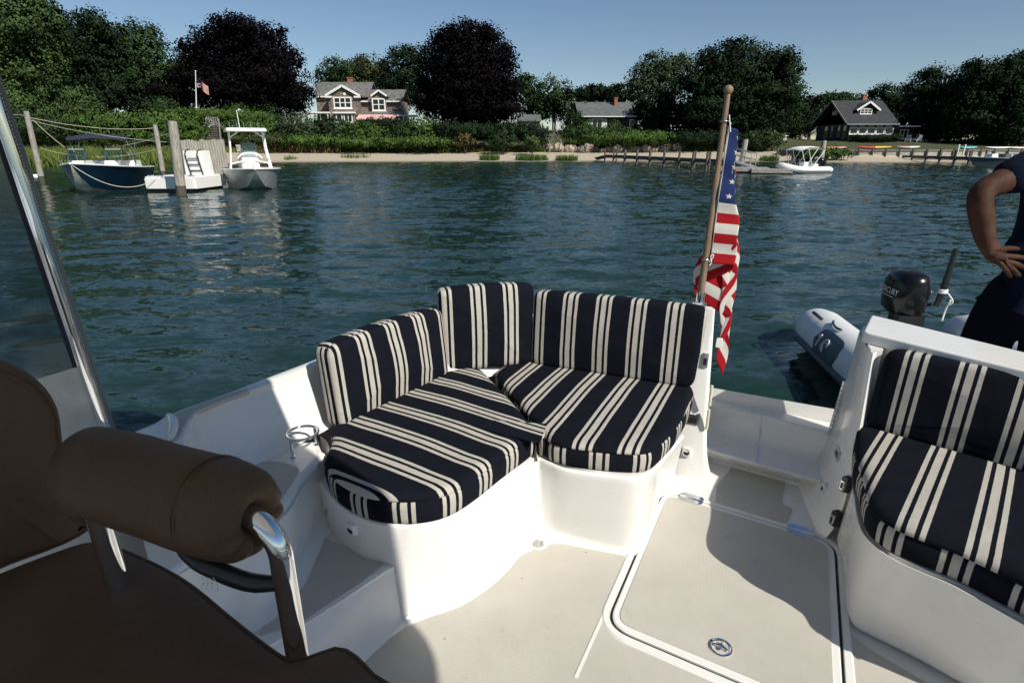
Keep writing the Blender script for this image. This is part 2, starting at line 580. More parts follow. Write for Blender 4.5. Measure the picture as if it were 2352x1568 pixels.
def offset2(poly, d):
    """move a CCW outline inwards by d"""
    n = len(poly)
    out = []
    for i in range(n):
        a, b, c = poly[i - 1], poly[i], poly[(i + 1) % n]
        e1 = Vector((b[0] - a[0], b[1] - a[1]))
        e2 = Vector((c[0] - b[0], c[1] - b[1]))
        if e1.length < 1e-9: e1 = e2
        if e2.length < 1e-9: e2 = e1
        n1 = Vector((-e1.y, e1.x)).normalized()
        n2 = Vector((-e2.y, e2.x)).normalized()
        nn = n1 + n2
        if nn.length < 1e-6: nn = n1
        nn.normalize()
        k = max(0.5, nn.dot(n1))
        out.append(Vector((b[0], b[1])) + nn * d / k)
    return out

def catmull(pts, n, closed=False):
    """n points evenly spaced along a smooth curve through pts"""
    pts = [Vector(p) for p in pts]
    k = len(pts)
    dense = []
    segs = k if closed else k - 1
    for i in range(segs):
        if closed:
            p0, p1, p2, p3 = pts[i - 1], pts[i], pts[(i + 1) % k], pts[(i + 2) % k]
        else:
            p0, p1, p2, p3 = pts[max(i - 1, 0)], pts[i], pts[i + 1], pts[min(i + 2, k - 1)]
        for j in range(14):
            t = j / 14
            dense.append(0.5 * ((2 * p1) + (p2 - p0) * t + (2 * p0 - 5 * p1 + 4 * p2 - p3) * t * t + (3 * p1 - p0 - 3 * p2 + p3) * t ** 3))
    dense.append(pts[0].copy() if closed else pts[-1].copy())
    return even(dense, n, closed)

def even(dense, n, closed=False):
    L = [0]
    for a, b in zip(dense, dense[1:]):
        L.append(L[-1] + (b - a).length)
    out = []
    j = 0
    cnt = n if closed else n - 1
    for i in range(n):
        t = L[-1] * i / cnt
        while j < len(L) - 2 and L[j + 1] < t:
            j += 1
        f = 0 if L[j + 1] == L[j] else (t - L[j]) / (L[j + 1] - L[j])
        out.append(dense[j].lerp(dense[j + 1], min(1, f)))
    return out

def round_poly(pts, r, seg=5):
    """round the corners of a polygon; r is one radius or one for each corner"""
    pts = [Vector((p[0], p[1])) for p in pts]
    n = len(pts)
    rs = r if isinstance(r, (list, tuple)) else [r] * n
    out = []
    for i in range(n):
        a, b, c = pts[i - 1], pts[i], pts[(i + 1) % n]
        u = (a - b); w = (c - b)
        d = min(rs[i], u.length * 0.49, w.length * 0.49)
        if d < 1e-4:
            out.append(b); continue
        p0 = b + u.normalized() * d
        p1 = b + w.normalized() * d
        for k in range(seg + 1):
            t = k / seg
            out.append(p0 * (1 - t) ** 2 + b * 2 * t * (1 - t) + p1 * t * t)
    return out

def isect(p, q, a, b):
    p, q, a, b = [Vector((v[0], v[1])) for v in (p, q, a, b)]
    d, e = q - p, b - a
    t = ((a.x - p.x) * e.y - (a.y - p.y) * e.x) / (d.x * e.y - d.y * e.x)
    return p + d * t

def lerp(a, b, t):
    return a + (b - a) * t

def sstep(a, b, x):
    t = min(1, max(0, (x - a) / (b - a)))
    return t * t * (3 - 2 * t)

# ================================================================ WATER AND LAND
def px_ratio(x):
    """X/Y of the direction of a pixel column at the horizon"""
    return (x - CX) / math.hypot(F, CY - HOR)

SHORE = [(-900, 56), (0, 56), (450, 57), (560, 64), (650, 68), (900, 70), (1200, 72), (1400, 72), (1600, 70), (1780, 71), (1900, 67), (2060, 66), (2352, 68), (3300, 66)]
def shore_y(X, Y):
    x = CX + X / max(Y, 20) * math.hypot(F, CY - HOR)
    for (x0, y0), (x1, y1) in zip(SHORE, SHORE[1:]):
        if x <= x1:
            return lerp(y0, y1, sstep(x0, x1, max(x, x0)))
    return SHORE[-1][1]

def ground_z(X, Y):
    x = CX + X / max(Y, 20) * math.hypot(F, CY - HOR)
    d = Y - shore_y(X, Y)
    if d < 0:
        return max(-2.5, d * 0.10)
    def prof(pts):
        for (a, za), (b, zb) in zip(pts, pts[1:]):
            if d <= b:
                return lerp(za, zb, sstep(a, b, d) * 0.5 + 0.5 * (d - a) / (b - a))
        return pts[-1][1]
    bluff = prof([(0, 0), (12, 1.0), (16, 1.35), (25, 3.9), (34, 4.5), (60, 4.8), (900, 7.0)])
    lawn = prof([(0, 0), (5.5, 0.42), (6.5, 1.28), (14, 1.5), (30, 2.6), (60, 3.2), (900, 7.0)])
    w = sstep(1700, 1860, x)
    z = lerp(bluff, lawn, w)
    return z + noise.noise(Vector((X * 0.13, Y * 0.13, 0))) * 0.10 * min(1, d / 6)

def ground_at(x, Y):
    """point on the ground in pixel column x at distance Y (columns as they are at the horizon)"""
    X = px_ratio(x) * Y
    return Vector((X, Y, ground_z(X, Y)))

def build_land():
    mb = MB()
    ys = [44, 48, 51] + [54 + i * 0.8 for i in range(46)] + [92, 95, 99, 104, 110, 118, 130, 150, 180, 230, 320, 500, 900, 1600]
    cols = [i / 140 for i in range(141)]
    rows = []
    for Y in ys:
        r = []
        for c in cols:
            X = (c * 2 - 1) * (Y * 1.55 + 25)
            r.append(Vector((X, Y, ground_z(X, Y))))
        rows.append(r)
    mb.loft(rows)
    m, nt, N, L, P = nmat('shore_ground')
    geo = N.new('ShaderNodeNewGeometry')
    sp = N.new('ShaderNodeSeparateXYZ')
    L.new(geo.outputs['Position'], sp.inputs[0])
    n1 = noise_tex(N, L, geo.outputs['Position'], 0.5, 6, 0.65)
    n2 = noise_tex(N, L, geo.outputs['Position'], 6.0, 5, 0.7)
    z = math_n(N, L, 'ADD', sp.outputs[2], math_n(N, L, 'MULTIPLY', math_n(N, L, 'SUBTRACT', n1, 0.5), 0.5))
    sand = ramp(N, L, n2, [(0.25, (0.42, 0.35, 0.255)), (0.7, (0.55, 0.48, 0.375))])
    wet = ramp(N, L, sp.outputs[2], [(0.03, 0.75), (0.16, 0.0)])
    sand = mixc(N, L, wet, sand, (0.10, 0.085, 0.06))
    grass = ramp(N, L, n2, [(0.25, (0.030, 0.044, 0.012)), (0.75, (0.085, 0.092, 0.032))])
    grass = mixc(N, L, ramp(N, L, n1, [(0.55, 0.0), (0.8, 0.6)]), grass, (0.15, 0.13, 0.06))
    L.new(mixc(N, L, ramp(N, L, math_n(N, L, 'DIVIDE', z, 3.0), [(0.36, 0.0), (0.40, 1.0)]), sand, grass), P.inputs['Base Color'])
    P.inputs['Roughness'].default_value = 0.95
    add_bump(N, L, P, n2, 0.8, 0.25)
    tag(mb.build('shore_ground', m), kind='structure')
    # the water: one sheet out to the horizon
    far = [-2500.0, -1200, -600, -300, -180, -120, -95]
    xs = np.array(far + list(np.arange(-85, 85.01, 0.28)) + [-v for v in reversed(far)])
    ys = np.array([-2500.0, -1200, -600, -300, -120, -60, -25, -8] + list(np.arange(-1, 76.01, 0.22)) + [80.0, 90, 120, 300, 800, 2500])
    Xg, Yg = np.meshgrid(xs, ys)
    rs = np.random.default_rng(4)
    Zg = np.zeros_like(Xg)
    for k in range(34):
        lam = rs.uniform(0.75, 1.35) if k < 26 else rs.uniform(2.2, 5.0)
        th = math.pi / 2 + rs.normal() * 0.55 + 0.12
        amp = lam / (2 * math.pi) * (0.029 if k < 26 else 0.007)
        kx, ky = math.cos(th) * 2 * math.pi / lam, math.sin(th) * 2 * math.pi / lam
        Zg += amp * np.sin(kx * Xg + ky * Yg + rs.uniform(0, 6.28)) * (0.75 + 0.5 * np.sin(Xg * rs.uniform(.05, .2) + Yg * rs.uniform(.05, .25) + rs.uniform(0, 6.28)))
    inner = np.clip((85 - np.abs(Xg)) / 6, 0, 1) * np.clip((Yg + 1) / 2, 0, 1) * np.clip((76 - Yg) / 4, 0, 1)
    Zg *= inner
    ny, nx = Xg.shape
    V = np.stack([Xg, Yg, Zg], -1).reshape(-1, 3)
    idx = np.arange(ny * nx).reshape(ny, nx)
    Fq = np.stack([idx[:-1, :-1], idx[:-1, 1:], idx[1:, 1:], idx[1:, :-1]], -1).reshape(-1, 4)
    me = bpy.data.meshes.new('water')
    me.vertices.add(len(V)); me.vertices.foreach_set('co', V.astype(np.float32).ravel())
    me.loops.add(len(Fq) * 4); me.loops.foreach_set('vertex_index', Fq.astype(np.int32).ravel())
    me.polygons.add(len(Fq)); me.polygons.foreach_set('loop_start', np.arange(0, len(Fq) * 4, 4, dtype=np.int32)); me.polygons.foreach_set('loop_total', np.full(len(Fq), 4, dtype=np.int32))
    me.update(calc_edges=True)
    me.polygons.foreach_set('use_smooth', np.ones(len(Fq), dtype=bool))
    me.materials.append(M['water'])
    wo = bpy.data.objects.new('water', me); COL.objects.link(wo)
    tag(wo, kind='structure')
build_land()

# ================================================================ OUR BOAT
AFT = Vector((0.448, 0.894, 0)).normalized()
PRT = Vector((AFT.y, -AFT.x, 0))
def AB(a, b, zr):
    p = AFT * a + PRT * b
    return Vector((p.x, p.y, zr + SOLE))

boat = root('motor_boat', (0, 0, SOLE), 'white motor boat whose cockpit fills the foreground, seen from inside', 'boat')

def part(mb, name, mat, **k):
    return mb.build(name, mat, boat, **k)

def path(pxs, zr, n):
    return catmull([B(x, y, zr) for x, y in pxs], n)

def wall(bot, top, z0, z1, n=44, cove=0.035, side=1, lip=0.012):
    """moulded wall between a curve on the floor and a curve above, with a rounded foot and a rounded lip; side=+1 when the open
    side is to the right of the curve's direction"""
    if isinstance(bot[0], Vector):
        b, t = bot, top
        n = len(b)
    else:
        b, t = path(bot, z0, n), path(top, z1, n)
    rows = []
    nrm = []
    for i in range(n):
        d = b[min(i + 1, n - 1)] - b[max(i - 1, 0)]
        nrm.append(Vector((d.y, -d.x, 0)).normalized() * side)
    for k in range(6):
        a = math.pi / 2 * k / 5
        row = []
        for i in range(n):
            h = cove * (1 - math.cos(a))
            f = h / (z1 - z0)
            base = b[i].lerp(t[i], f)
            o = nrm[i] * cove * (1 - math.sin(a))
            row.append(Vector((base.x + o.x, base.y + o.y, SOLE + z0 + h + 0.001)))
        rows.append(row)
    for f in (0.35, 0.65, 0.9):
        rows.append([b[i].lerp(t[i], f) for i in range(n)])
    for k in range(5):
        a = math.pi / 2 * k / 4
        rows.append([t[i] - nrm[i] * lip * (1 - math.cos(a)) + Vector((0, 0, -lip + lip * math.sin(a))) for i in range(n)])
    mb = MB()
    mb.loft(rows, flip=(side < 0))
    return mb, rows

# ---- cockpit sole
sole_poly = [AB(-1.6, -1.7, 0), AB(2.45, -1.55, 0), AB(2.78, -0.4, 0), AB(2.80, 0.33, 0), AB(1.6, 1.25, 0), AB(-1.6, 1.25, 0)]
mb = MB(); mb.prism(sole_poly, SOLE - 0.06, SOLE)
sole = part(mb, 'cockpit_sole', M['gel'], smooth=0)

def pad(pxs, zr, name='nonskid_panel', r=0.03, h=0.004, raw=None, parent=boat):
    pts = raw if raw else [B(x, y, zr) for x, y in pxs]
    poly = round_poly([(p.x, p.y) for p in pts], r)
    m_ = MB(); m_.prism(poly, SOLE + zr - 0.01, SOLE + zr + h, taper=0.003)
    return m_.build(name, M['skid'], parent, smooth=0)

# ---- floor hatch
HL = ((1514.5, 1147), (1406, 1400.6)); HT = ((1609, 1153), (1811, 1214)); HR = ((1919, 1269), (1937.6, 1568)); HB = ((1444, 1458.7), (1701, 1568))
hc = [isect(*HT, *HL), isect(*HT, *HR), isect(*HB, *HR), isect(*HB, *HL)]
hxy = [B(p.x, p.y, 0.008) for p in hc]
hpoly = [Vector((p.x, p.y)) for p in hxy]
if area2(hpoly) < 0:
    hpoly = hpoly[::-1]
hro = round_poly(hpoly, 0.085, 8)
mb = MB()
inner = offset2(hro, -0.004); outer = offset2(hro, -0.027); outer2 = offset2(hro, -0.036)
mb.loft([[Vector((p.x, p.y, SOLE)) for p in inner], [Vector((p.x, p.y, SOLE + 0.010)) for p in offset2(hro, -0.007)], [Vector((p.x, p.y, SOLE + 0.010)) for p in outer], [Vector((p.x, p.y, SOLE + 0.001)) for p in outer2]], closed=True, flip=True)
part(mb, 'hatch_rim', M['gel'], smooth=30)
mb = MB()
mb.loft([[Vector((p.x, p.y, SOLE + 0.003)) for p in offset2(hro, 0.006)], [Vector((p.x, p.y, SOLE + 0.003)) for p in offset2(hro, -0.005)]], closed=True, flip=True)
part(mb, 'hatch_gasket', M['rubber'], smooth=0)
mb = MB()
lid = offset2(hro, 0.004)
n_ = len(lid)
rows = [[Vector((p.x, p.y, SOLE + z)) for p in offset2(hro, d)] for d, z in ((0.004, 0.001), (0.004, 0.009), (0.008, 0.012))]
mb.loft(rows, closed=True)
mb.poly(rows[-1])
hatch = part(mb, 'floor_hatch', M['gel'], smooth=30)
pin = offset2(hro, 0.026)
mb = MB(); mb.prism(pin, SOLE + 0.006, SOLE + 0.0155, taper=0.003)
mb.build('nonskid_panel', M['skid'], hatch, smooth=0)
# hinges of the hatch
for (cx_, cy_) in ((1588, 1147), (1838, 1221)):
    c = B(cx_, cy_, 0.012)
    u = (B(1811, 1214, 0.012) - B(1609, 1153, 0.012)).normalized()
    w = Vector((-u.y, u.x, 0))
    for sgn in (1, -1):
        mb = MB()
        pl = [(-0.052, 0.002), (0.052, 0.002), (0.052, 0.022), (0.040, 0.036), (-0.040, 0.036), (-0.052, 0.022)]
        mb.prism([((c + u * x + w * y * sgn).x, (c + u * x + w * y * sgn).y) for x, y in pl], c.z - 0.004, c.z + 0.0075, taper=0.003)
        mb.build('hinge_leaf', M['steel'], hatch, smooth=25)
    mb = MB(); mb.tube([c - u * 0.05 + Vector((0, 0, 0.006)), c + u * 0.05 + Vector((0, 0, 0.006))], 0.0055, 10)
    mb.build('hinge_pin', M['steel'], hatch)
# flush latch of the hatch
def lathe(mb, c, prof, n=28, m=0):
    c = Vector(c)
    rows = [[c + Vector((r * math.cos(2 * math.pi * j / n), r * math.sin(2 * math.pi * j / n), z)) for j in range(n)] for r, z in prof]
    mb.loft(rows, m, closed=True)
    return mb
lc = B(1655, 1487, 0.0155)
mb = MB(); lathe(mb, lc, [(0.036, 0.0), (0.035, 0.004), (0.030, 0.005), (0.027, 0.003), (0.026, -0.0006), (0.0001, -0.0006)])
lt = mb.build('flush_latch', M['chrome'], hatch)
mb = MB()
mb.tube([lc + Vector((-0.018, 0.012, 0.003)), lc + Vector((0.0, 0.002, 0.006)), lc + Vector((0.016, -0.014, 0.003))], [0.005, 0.008, 0.005], 8)
mb.tube([lc + Vector((-0.010, -0.012, 0.003)), lc + Vector((0.0, 0.002, 0.006)), lc + Vector((0.006, 0.016, 0.003))], [0.004, 0.007, 0.005], 8)
mb.build('latch_handle', M['chrome'], lt)

# ---- non-skid panels of the sole
main_pad = [B(x, y, 0.0) for x, y in ((1277, 1246), (1444, 1278), (1397, 1391), (1392, 1420), (1412, 1452), (1440, 1476), (1700, 1587), (1990, 1712), (1700, 2100), (845, 2100), (700, 1620), (845, 1507), (888, 1470), (927, 1442), (974, 1421), (1017, 1408), (1060, 1393), (1120, 1356), (1163, 1318), (1197, 1272), (1230, 1262))]
pad(None, 0.0, raw=main_pad, r=0.03)
mb = MB(); mb.beam(B(1388, 1407, 0.0045), B(1322, 1556, 0.0045), 0.010, 0.004)
part(mb, 'moulded_rib', M['gel'], smooth=0)
pad([(1688, 1062), (1808, 1095), (1795, 1157), (1822, 1168), (1806, 1203), (1640, 1162), (1645, 1115)], 0.0, r=0.02)
pad([(1948, 1452), (2010, 1498), (2150, 1580), (2230, 1660), (1990, 1800), (1952, 1600)], 0.0, r=0.02)

# ---- drain
dc = B(1236, 1249, 0.0)
mb = MB(); lathe(mb, dc, [(0.040, 0.0), (0.038, 0.006), (0.030, 0.007), (0.026, 0.003), (0.0001, 0.003)])
dr = part(mb, 'drain', M['whiteplastic'])
for i in range(-3, 4):
    mb = MB(); hw = math.sqrt(max(0.0001, 0.024 ** 2 - (i * 0.0065) ** 2))
    mb.beam(dc + Vector((i * 0.0065, -hw, 0.005)), dc + Vector((i * 0.0065, hw, 0.005)), 0.0028, 0.003)
    mb.build('grate_bar', M['dullsteel'], dr, smooth=0)

# ---- starboard seat base: curved wall up to the seats
ZB = 0.36
left_px = [(690, 1125), (724, 1104), (760, 1148), (815, 1186), (870, 1203)]
bot3 = [Vector((p.x, p.y, SOLE)) for p in [B(x, y, ZB) for x, y in left_px]] + [B(x, y, 0.0) for x, y in ((918, 1424), (960, 1408), (1040, 1375), (1100, 1345), (1150, 1303), (1190, 1262), (1215, 1240), (1238, 1226), (1262, 1225), (1300, 1235), (1380, 1256), (1440, 1267), (1472, 1258), (1488, 1228), (1496, 1190), (1506, 1125), (1530, 1102), (1548, 1094))]
top3 = [B(x, y, ZB) for x, y in left_px + [(918, 1207), (960, 1207), (1030, 1190), (1088, 1155), (1145, 1108), (1190, 1077), (1215, 1062), (1236, 1053), (1258, 1062), (1300, 1078), (1385, 1090), (1450, 1096), (1482, 1091), (1500, 1080), (1516, 1066), (1530, 1050), (1552, 1022), (1572, 1000)]]
def dense(pts, k=6):
    """the same number of points between each pair of keys, so that two curves keep pairing key to key"""
    out = []
    n = len(pts)
    for i in range(n - 1):
        p0, p1, p2, p3 = pts[max(i - 1, 0)], pts[i], pts[i + 1], pts[min(i + 2, n - 1)]
        for j in range(k):
            t = j / k
            out.append(0.5 * ((2 * p1) + (p2 - p0) * t + (2 * p0 - 5 * p1 + 4 * p2 - p3) * t * t + (3 * p1 - p0 - 3 * p2 + p3) * t ** 3))
    return out + [pts[-1].copy()]
wb, rows = wall(dense(bot3), dense(top3), 0.0, ZB, n=None, side=1)
SEATWALL = BVHTree.FromPolygons(wb.v, wb.f)
part(wb, 'seat_base', M['gel'])
top = [B(x, y, ZB) for x, y in ((690, 1125), (724, 1104), (760, 1148), (815, 1186), (870, 1203), (960, 1207), (1030, 1190), (1088, 1155), (1145, 1108), (1190, 1077), (1236, 1053), (1258, 1062), (1385, 1090), (1450, 1096), (1482, 1091), (1516, 1066), (1552, 1022), (1572, 1000))]
top = [Vector((p.x, p.y)) for p in top] + [Vector((p.x, p.y)) for p in (AB(2.62, -0.40, 0), AB(2.62, -1.1, 0), AB(2.35, -1.60, 0), AB(1.6, -1.62, 0))]
tp = offset2(top if area2(top) > 0 else top[::-1], 0.010)
mb = MB(); mb.prism(tp, SOLE + ZB - 0.03, SOLE + ZB - 0.0015)
part(mb, 'seat_shelf', M['gel'], smooth=0)

# ---- step beside the seat, with its riser and tread
ZS = 0.21
mb, _ = wall([(928, 1418), (880, 1468), (845, 1500), (760, 1585), (640, 1700), (480, 1860)], [(922, 1288), (890, 1306), (800, 1366), (690, 1436), (560, 1516), (400, 1620)], 0.0, ZS, n=40, side=-1, cove=0.03, lip=0.014)
part(mb, 'step_riser', M['gel'])
stp = [B(x, y, ZS) for x, y in ((935, 1284), (890, 1306), (800, 1366), (690, 1436), (560, 1516), (400, 1620), (250, 1620), (380, 1340), (640, 1200), (735, 1200))]
mb = MB(); mb.prism([(p.x, p.y) for p in stp], SOLE + ZS - 0.03, SOLE + ZS - 0.002)
part(mb, 'step_tread', M['gel'], smooth=0)
pad([(738, 1232), (800, 1256), (889, 1283), (880, 1298), (800, 1360), (695, 1431), (590, 1464), (600, 1440), (690, 1340)], ZS - 0.002, r=0.02)

# ---- shelf with the cup holder, and its wall down to the step
ZH = 0.42
mb, _ = wall([(300, 1560), (400, 1490), (520, 1440), (600, 1420), (668, 1352), (690, 1312), (710, 1270), (730, 1228), (755, 1200)],
             [(330, 1350), (430, 1290), (520, 1240), (590, 1205), (640, 1176), (672, 1138), (694, 1100), (728, 1066), (752, 1040)], ZS, ZH, n=48, side=1, cove=0.04, lip=0.03)
part(mb, 'shelf_wall', M['gel'])
sh = [B(x, y, ZH) for x, y in ((330, 1350), (430, 1290), (520, 1240), (590, 1205), (640, 1176), (672, 1138), (694, 1100), (728, 1066), (755, 1036), (740, 1005), (655, 1015), (560, 1066), (420, 1140), (300, 1220))]
shv = [Vector((p.x, p.y)) for p in sh]
shp = offset2(shv if area2(shv) > 0 else shv[::-1], 0.024)
mb = MB(); mb.prism(shp, SOLE + ZH - 0.05, SOLE + ZH - 0.001)
part(mb, 'shelf', M['gel'], smooth=0)
pad([(598, 1060), (645, 1060), (693, 1076), (664, 1120), (640, 1158), (560, 1200), (480, 1230), (520, 1130), (560, 1085)], ZH, r=0.03)
mb = MB()   # filler so that the shelf side towards the seat is closed
sd = [B(x, y, ZH) for x, y in ((755, 1036), (740, 1005))]
mb.loft([[p + Vector((0, 0, -0.001)) for p in catmull([B(728, 1066, ZH), B(755, 1036, ZH), B(752, 1015, ZH), B(735, 1000, ZH)], 12)], [p + Vector((0, 0, -0.07)) for p in catmull([B(728, 1066, ZH), B(755, 1036, ZH), B(752, 1015, ZH), B(735, 1000, ZH)], 12)]])
part(mb, 'shelf_edge', M['gel'])

# ---- coaming: inner wall from the shelf up to the gunwale, gunwale top, outer hull side
ZG = 0.65
g_out = [B(384, 950, ZG) + Vector((-0.30, -0.575, 0)) * 5.0, B(384, 950, ZG) + Vector((-0.30, -0.575, 0)) * 1.2, B(345, 973, ZG), B(384, 949, ZG), B(520, 900, ZG), B(615, 864, ZG), B(700, 832, ZG)]
g_in = [B(416, 1011, ZG) + Vector((-0.30, -0.575, 0)) * 4.2, B(416, 1011, ZG) + Vector((-0.26, -0.575, 0)) * 0.9, B(400, 1040, ZG), B(418, 1005, ZG), B(438, 962, ZG), B(456, 941, ZG), B(520, 916, ZG), B(615, 879, ZG), B(694, 850, ZG)]
dirg = (g_out[-1] - g_out[-3]).normalized()
g_out += [g_out[-1] + dirg * 0.35, g_out[-1] + dirg * 0.62 + PRT * 0.10, AB(2.90, -0.95, ZG), AB(2.92, -0.38, ZG)]
g_in += [g_in[-1] + dirg * 0.33, g_in[-1] + dirg * 0.52 + PRT * 0.10, AB(2.70, -0.95, ZG), AB(2.70, -0.38, ZG)]
NG = 90
go = catmull(g_out, NG); gi = catmull(g_in, NG)
# match the two edges point to point by nearest position along the outer one
mb = MB()
rows = []
bulge = [0.0] * NG
prof = [(-0.02, -0.05), (-0.012, -0.02), (0.0, -0.004), (0.25, 0.0), (0.75, 0.0), (1.0, -0.006), (1.02, -0.025)]
for f, dz in prof:
    rows.append([gi[i].lerp(go[i], f) + Vector((0, 0, dz)) for i in range(NG)])
mb.loft(rows)
part(mb, 'gunwale', M['gel'], smooth=50)
# inner wall
base = [B(300, 1230, ZH), B(420, 1150, ZH), B(470, 1122, ZH), B(569, 1071, ZH), B(660, 1023, ZH), B(735, 985, ZH)]
base = catmull(base + [base[-1] + dirg * 0.3, AB(2.66, -0.95, ZH), AB(2.66, -0.38, ZH)], NG)
gi2 = even([gi[0].lerp(gi[1], 0)] + gi[1:], NG)
mb = MB()
rows = []
for f in (0, 0.04, 0.1, 0.3, 0.6, 0.85, 1.0):
    row = []
    for i in range(NG):
        j = min(NG - 1, i)
        # pair points by distance along the boat
        p = base[i]
        q = min(gi, key=lambda g: abs((g - p).dot(AFT)))
        r_ = p.lerp(q + Vector((0, 0, -0.03)), f)
        if f < 0.1:
            r_ = r_ + (PRT * 0.03 * (1 - f / 0.1))
        row.append(r_)
    rows.append(row)
mb.loft(rows)
part(mb, 'coaming_wall', M['gel'], smooth=60)
# pad of non-skid on the side deck
dp = [B(x, y, ZG) for x, y in ((390, 955), (470, 924), (560, 893), (577, 897), (500, 925), (448, 948), (430, 966), (412, 1004), (380, 1030), (396, 990))]
pad(None, ZG, raw=dp, r=0.015, h=0.003)
mb = MB()   # raised moulding at the forward end of the side deck
ctr = B(362, 968, ZG)
mb.tube(catmull([B(385, 951, ZG + 0.006), B(398, 966, ZG + 0.012), B(398, 985, ZG + 0.01), B(392, 1012, ZG + 0.0)], 12), [0.004, 0.010, 0.013, 0.014, 0.015, 0.015, 0.015, 0.015, 0.014, 0.012, 0.01, 0.006], 10)
part(mb, 'moulded_rib', M['gel'])

# ---- transom wall behind the seats and the post at the gate
ZT = 0.80
post_in = [B(1600, 985, ZB), B(1616, 1000, ZB)]
mb = MB()
tr_in = [AB(2.56, -1.08, 0), AB(2.56, -0.30, 0), AB(2.545, -0.10, 0)]
pb0 = B(1545, 1092, 0.0); pb1 = B(1616, 1112, 0.0)
pt0 = B(1585, 706, ZT); pt1 = B(1641, 712, ZT)
# front face of the post, leaning aft as it rises
n = 24
rows = []
for k in range(n + 1):
    f = k / n
    z = lerp(0.0, ZT, f)
    x1 = lerp(1612, 1641, f) + 30 * (1 - f) ** 8
    y1 = lerp(1100, 712, f)
    p1 = B(*[lerp(a, b, f) for a, b in ((1614, 1641), (1105, 712))], z)
    fl = 0.05 * (1 - f) ** 10
    p1 = p1 + PRT * fl
    p0 = p1 - PRT * lerp(0.34, 0.42, f)
    pe = p1 + AFT * 0.05 - PRT * 0.02
    row = [p0, p0.lerp(p1, 0.5), p1 - PRT * 0.018, p1 - PRT * 0.005 + AFT * 0.004, p1 + AFT * 0.016, pe, p0 + AFT * 0.06]
    rows.append(row)
mb.loft(rows)
tr = rows[-1]
for dz, ins in ((0.010, 0.006), (0.014, 0.02)):
    pass
capc = tr[:]
mb.poly(capc)
POST = BVHTree.FromPolygons(mb.v, mb.f)
part(mb, 'transom_post', M['gel'], smooth=50)
mb = MB()
w0, w1 = AB(2.60, -1.10, 0), AB(2.53, -0.02, 0)
tw = [AB(2.60, -1.15, 0), AB(2.60, -0.36, 0), AB(2.80, -0.36, 0), AB(2.86, -1.0, 0)]
mb.prism([(p.x, p.y) for p in tw], SOLE + ZB - 0.02, SOLE + 0.74, taper=0.01)
part(mb, 'transom_wall', M['gel'], smooth=0, bevel=0.02, seg=3)

# ---- gate sill: low wall across the gate, rounded at its foot
sill_keys = [(0.0, ((1600, 1046), (1740, 1085), (1885, 1124))), (0.10, ((1600, 1026), (1740, 1067), (1885, 1108))), (0.10, ((1604, 981), (1745, 1018), (1905, 1062))), (0.235, ((1606, 919), (1758, 957), (1915, 996)))]
rows = []
crv = [path(k, z, 30) for z, k in sill_keys]
def rnd(a, b, c, n=5):
    """rounded turn from a over corner b to c"""
    return [[a[i] * (1 - t) ** 2 + b[i] * 2 * t * (1 - t) + c[i] * t * t for i in range(30)] for t in [k / n for k in range(n + 1)]]
lp = lambda p, q, f: [x.lerp(y, f) for x, y in zip(p, q)]
foot = [p - AFT * 0.03 + Vector((0, 0, 0.001)) for p in crv[0]]
rows = rnd(foot, crv[0], lp(crv[0], crv[1], 0.4)) + rnd(lp(crv[0], crv[1], 0.7), crv[1], lp(crv[1], crv[2], 0.12)) + rnd(lp(crv[1], crv[2], 0.75), crv[2], lp(crv[2], crv[3], 0.3)) + [lp(crv[2], crv[3], 0.6), lp(crv[2], crv[3], 0.97)] + [[p + AFT * 0.006 + Vector((0, 0, 0.004)) for p in crv[3]]]
mb = MB(); mb.loft(rows)
part(mb, 'gate_sill', M['gel'])
led = [B(1606, 924, 0.235), B(1760, 957, 0.235), B(1915, 998, 0.235), B(1925, 975, 0.235), B(1762, 940, 0.235), B(1606, 907, 0.235)]
mb = MB(); mb.prism([(p.x, p.y) for p in led], SOLE + 0.10, SOLE + 0.236)
part(mb, 'sill_ledge', M['gel'], smooth=0)
mb = MB(); mb.beam(B(1738, 1016, 0.105), B(1746, 955, 0.232), 0.014, 0.010, up=AFT); mb.beam(B(1733, 1062, 0.102), B(1739, 1016, 0.102), 0.014, 0.008)
part(mb, 'moulded_rib', M['gel'], smooth=0)

# ---- port block: jamb face, seat base, transom top
DTOP = 0.80
def drow(zr, pxs):
    return [B(x, y, zr) for x, y in pxs]
j_rows = []
dfront = Vector((0.66, -0.75, 0))
for k in range(17):
    f = k / 16
    z = lerp(0.0, DTOP - 0.045, f)
    fl = 0.11 * (1 - f) ** 8
    po = Vector((lerp(1.475, 1.480, f), lerp(2.335, 2.275, f), SOLE + z)) - PRT * fl - AFT * fl * 0.4
    pi = Vector((lerp(1.292, 1.365, f), lerp(1.85, 2.01, f), SOLE + z)) - PRT * fl * 0.5
    row = [po + AFT * 0.06 + PRT * 0.05, po + AFT * 0.01 + PRT * 0.006, po, po.lerp(pi, 0.5), pi.lerp(po, 0.07), pi + dfront * 0.012 + AFT * 0.01, pi + dfront * 0.03 + AFT * 0.05]
    j_rows.append(row)
mb = MB(); mb.loft(j_rows)
JAMB = BVHTree.FromPolygons(mb.v, mb.f)
part(mb, 'gate_jamb', M['gel'], smooth=60)
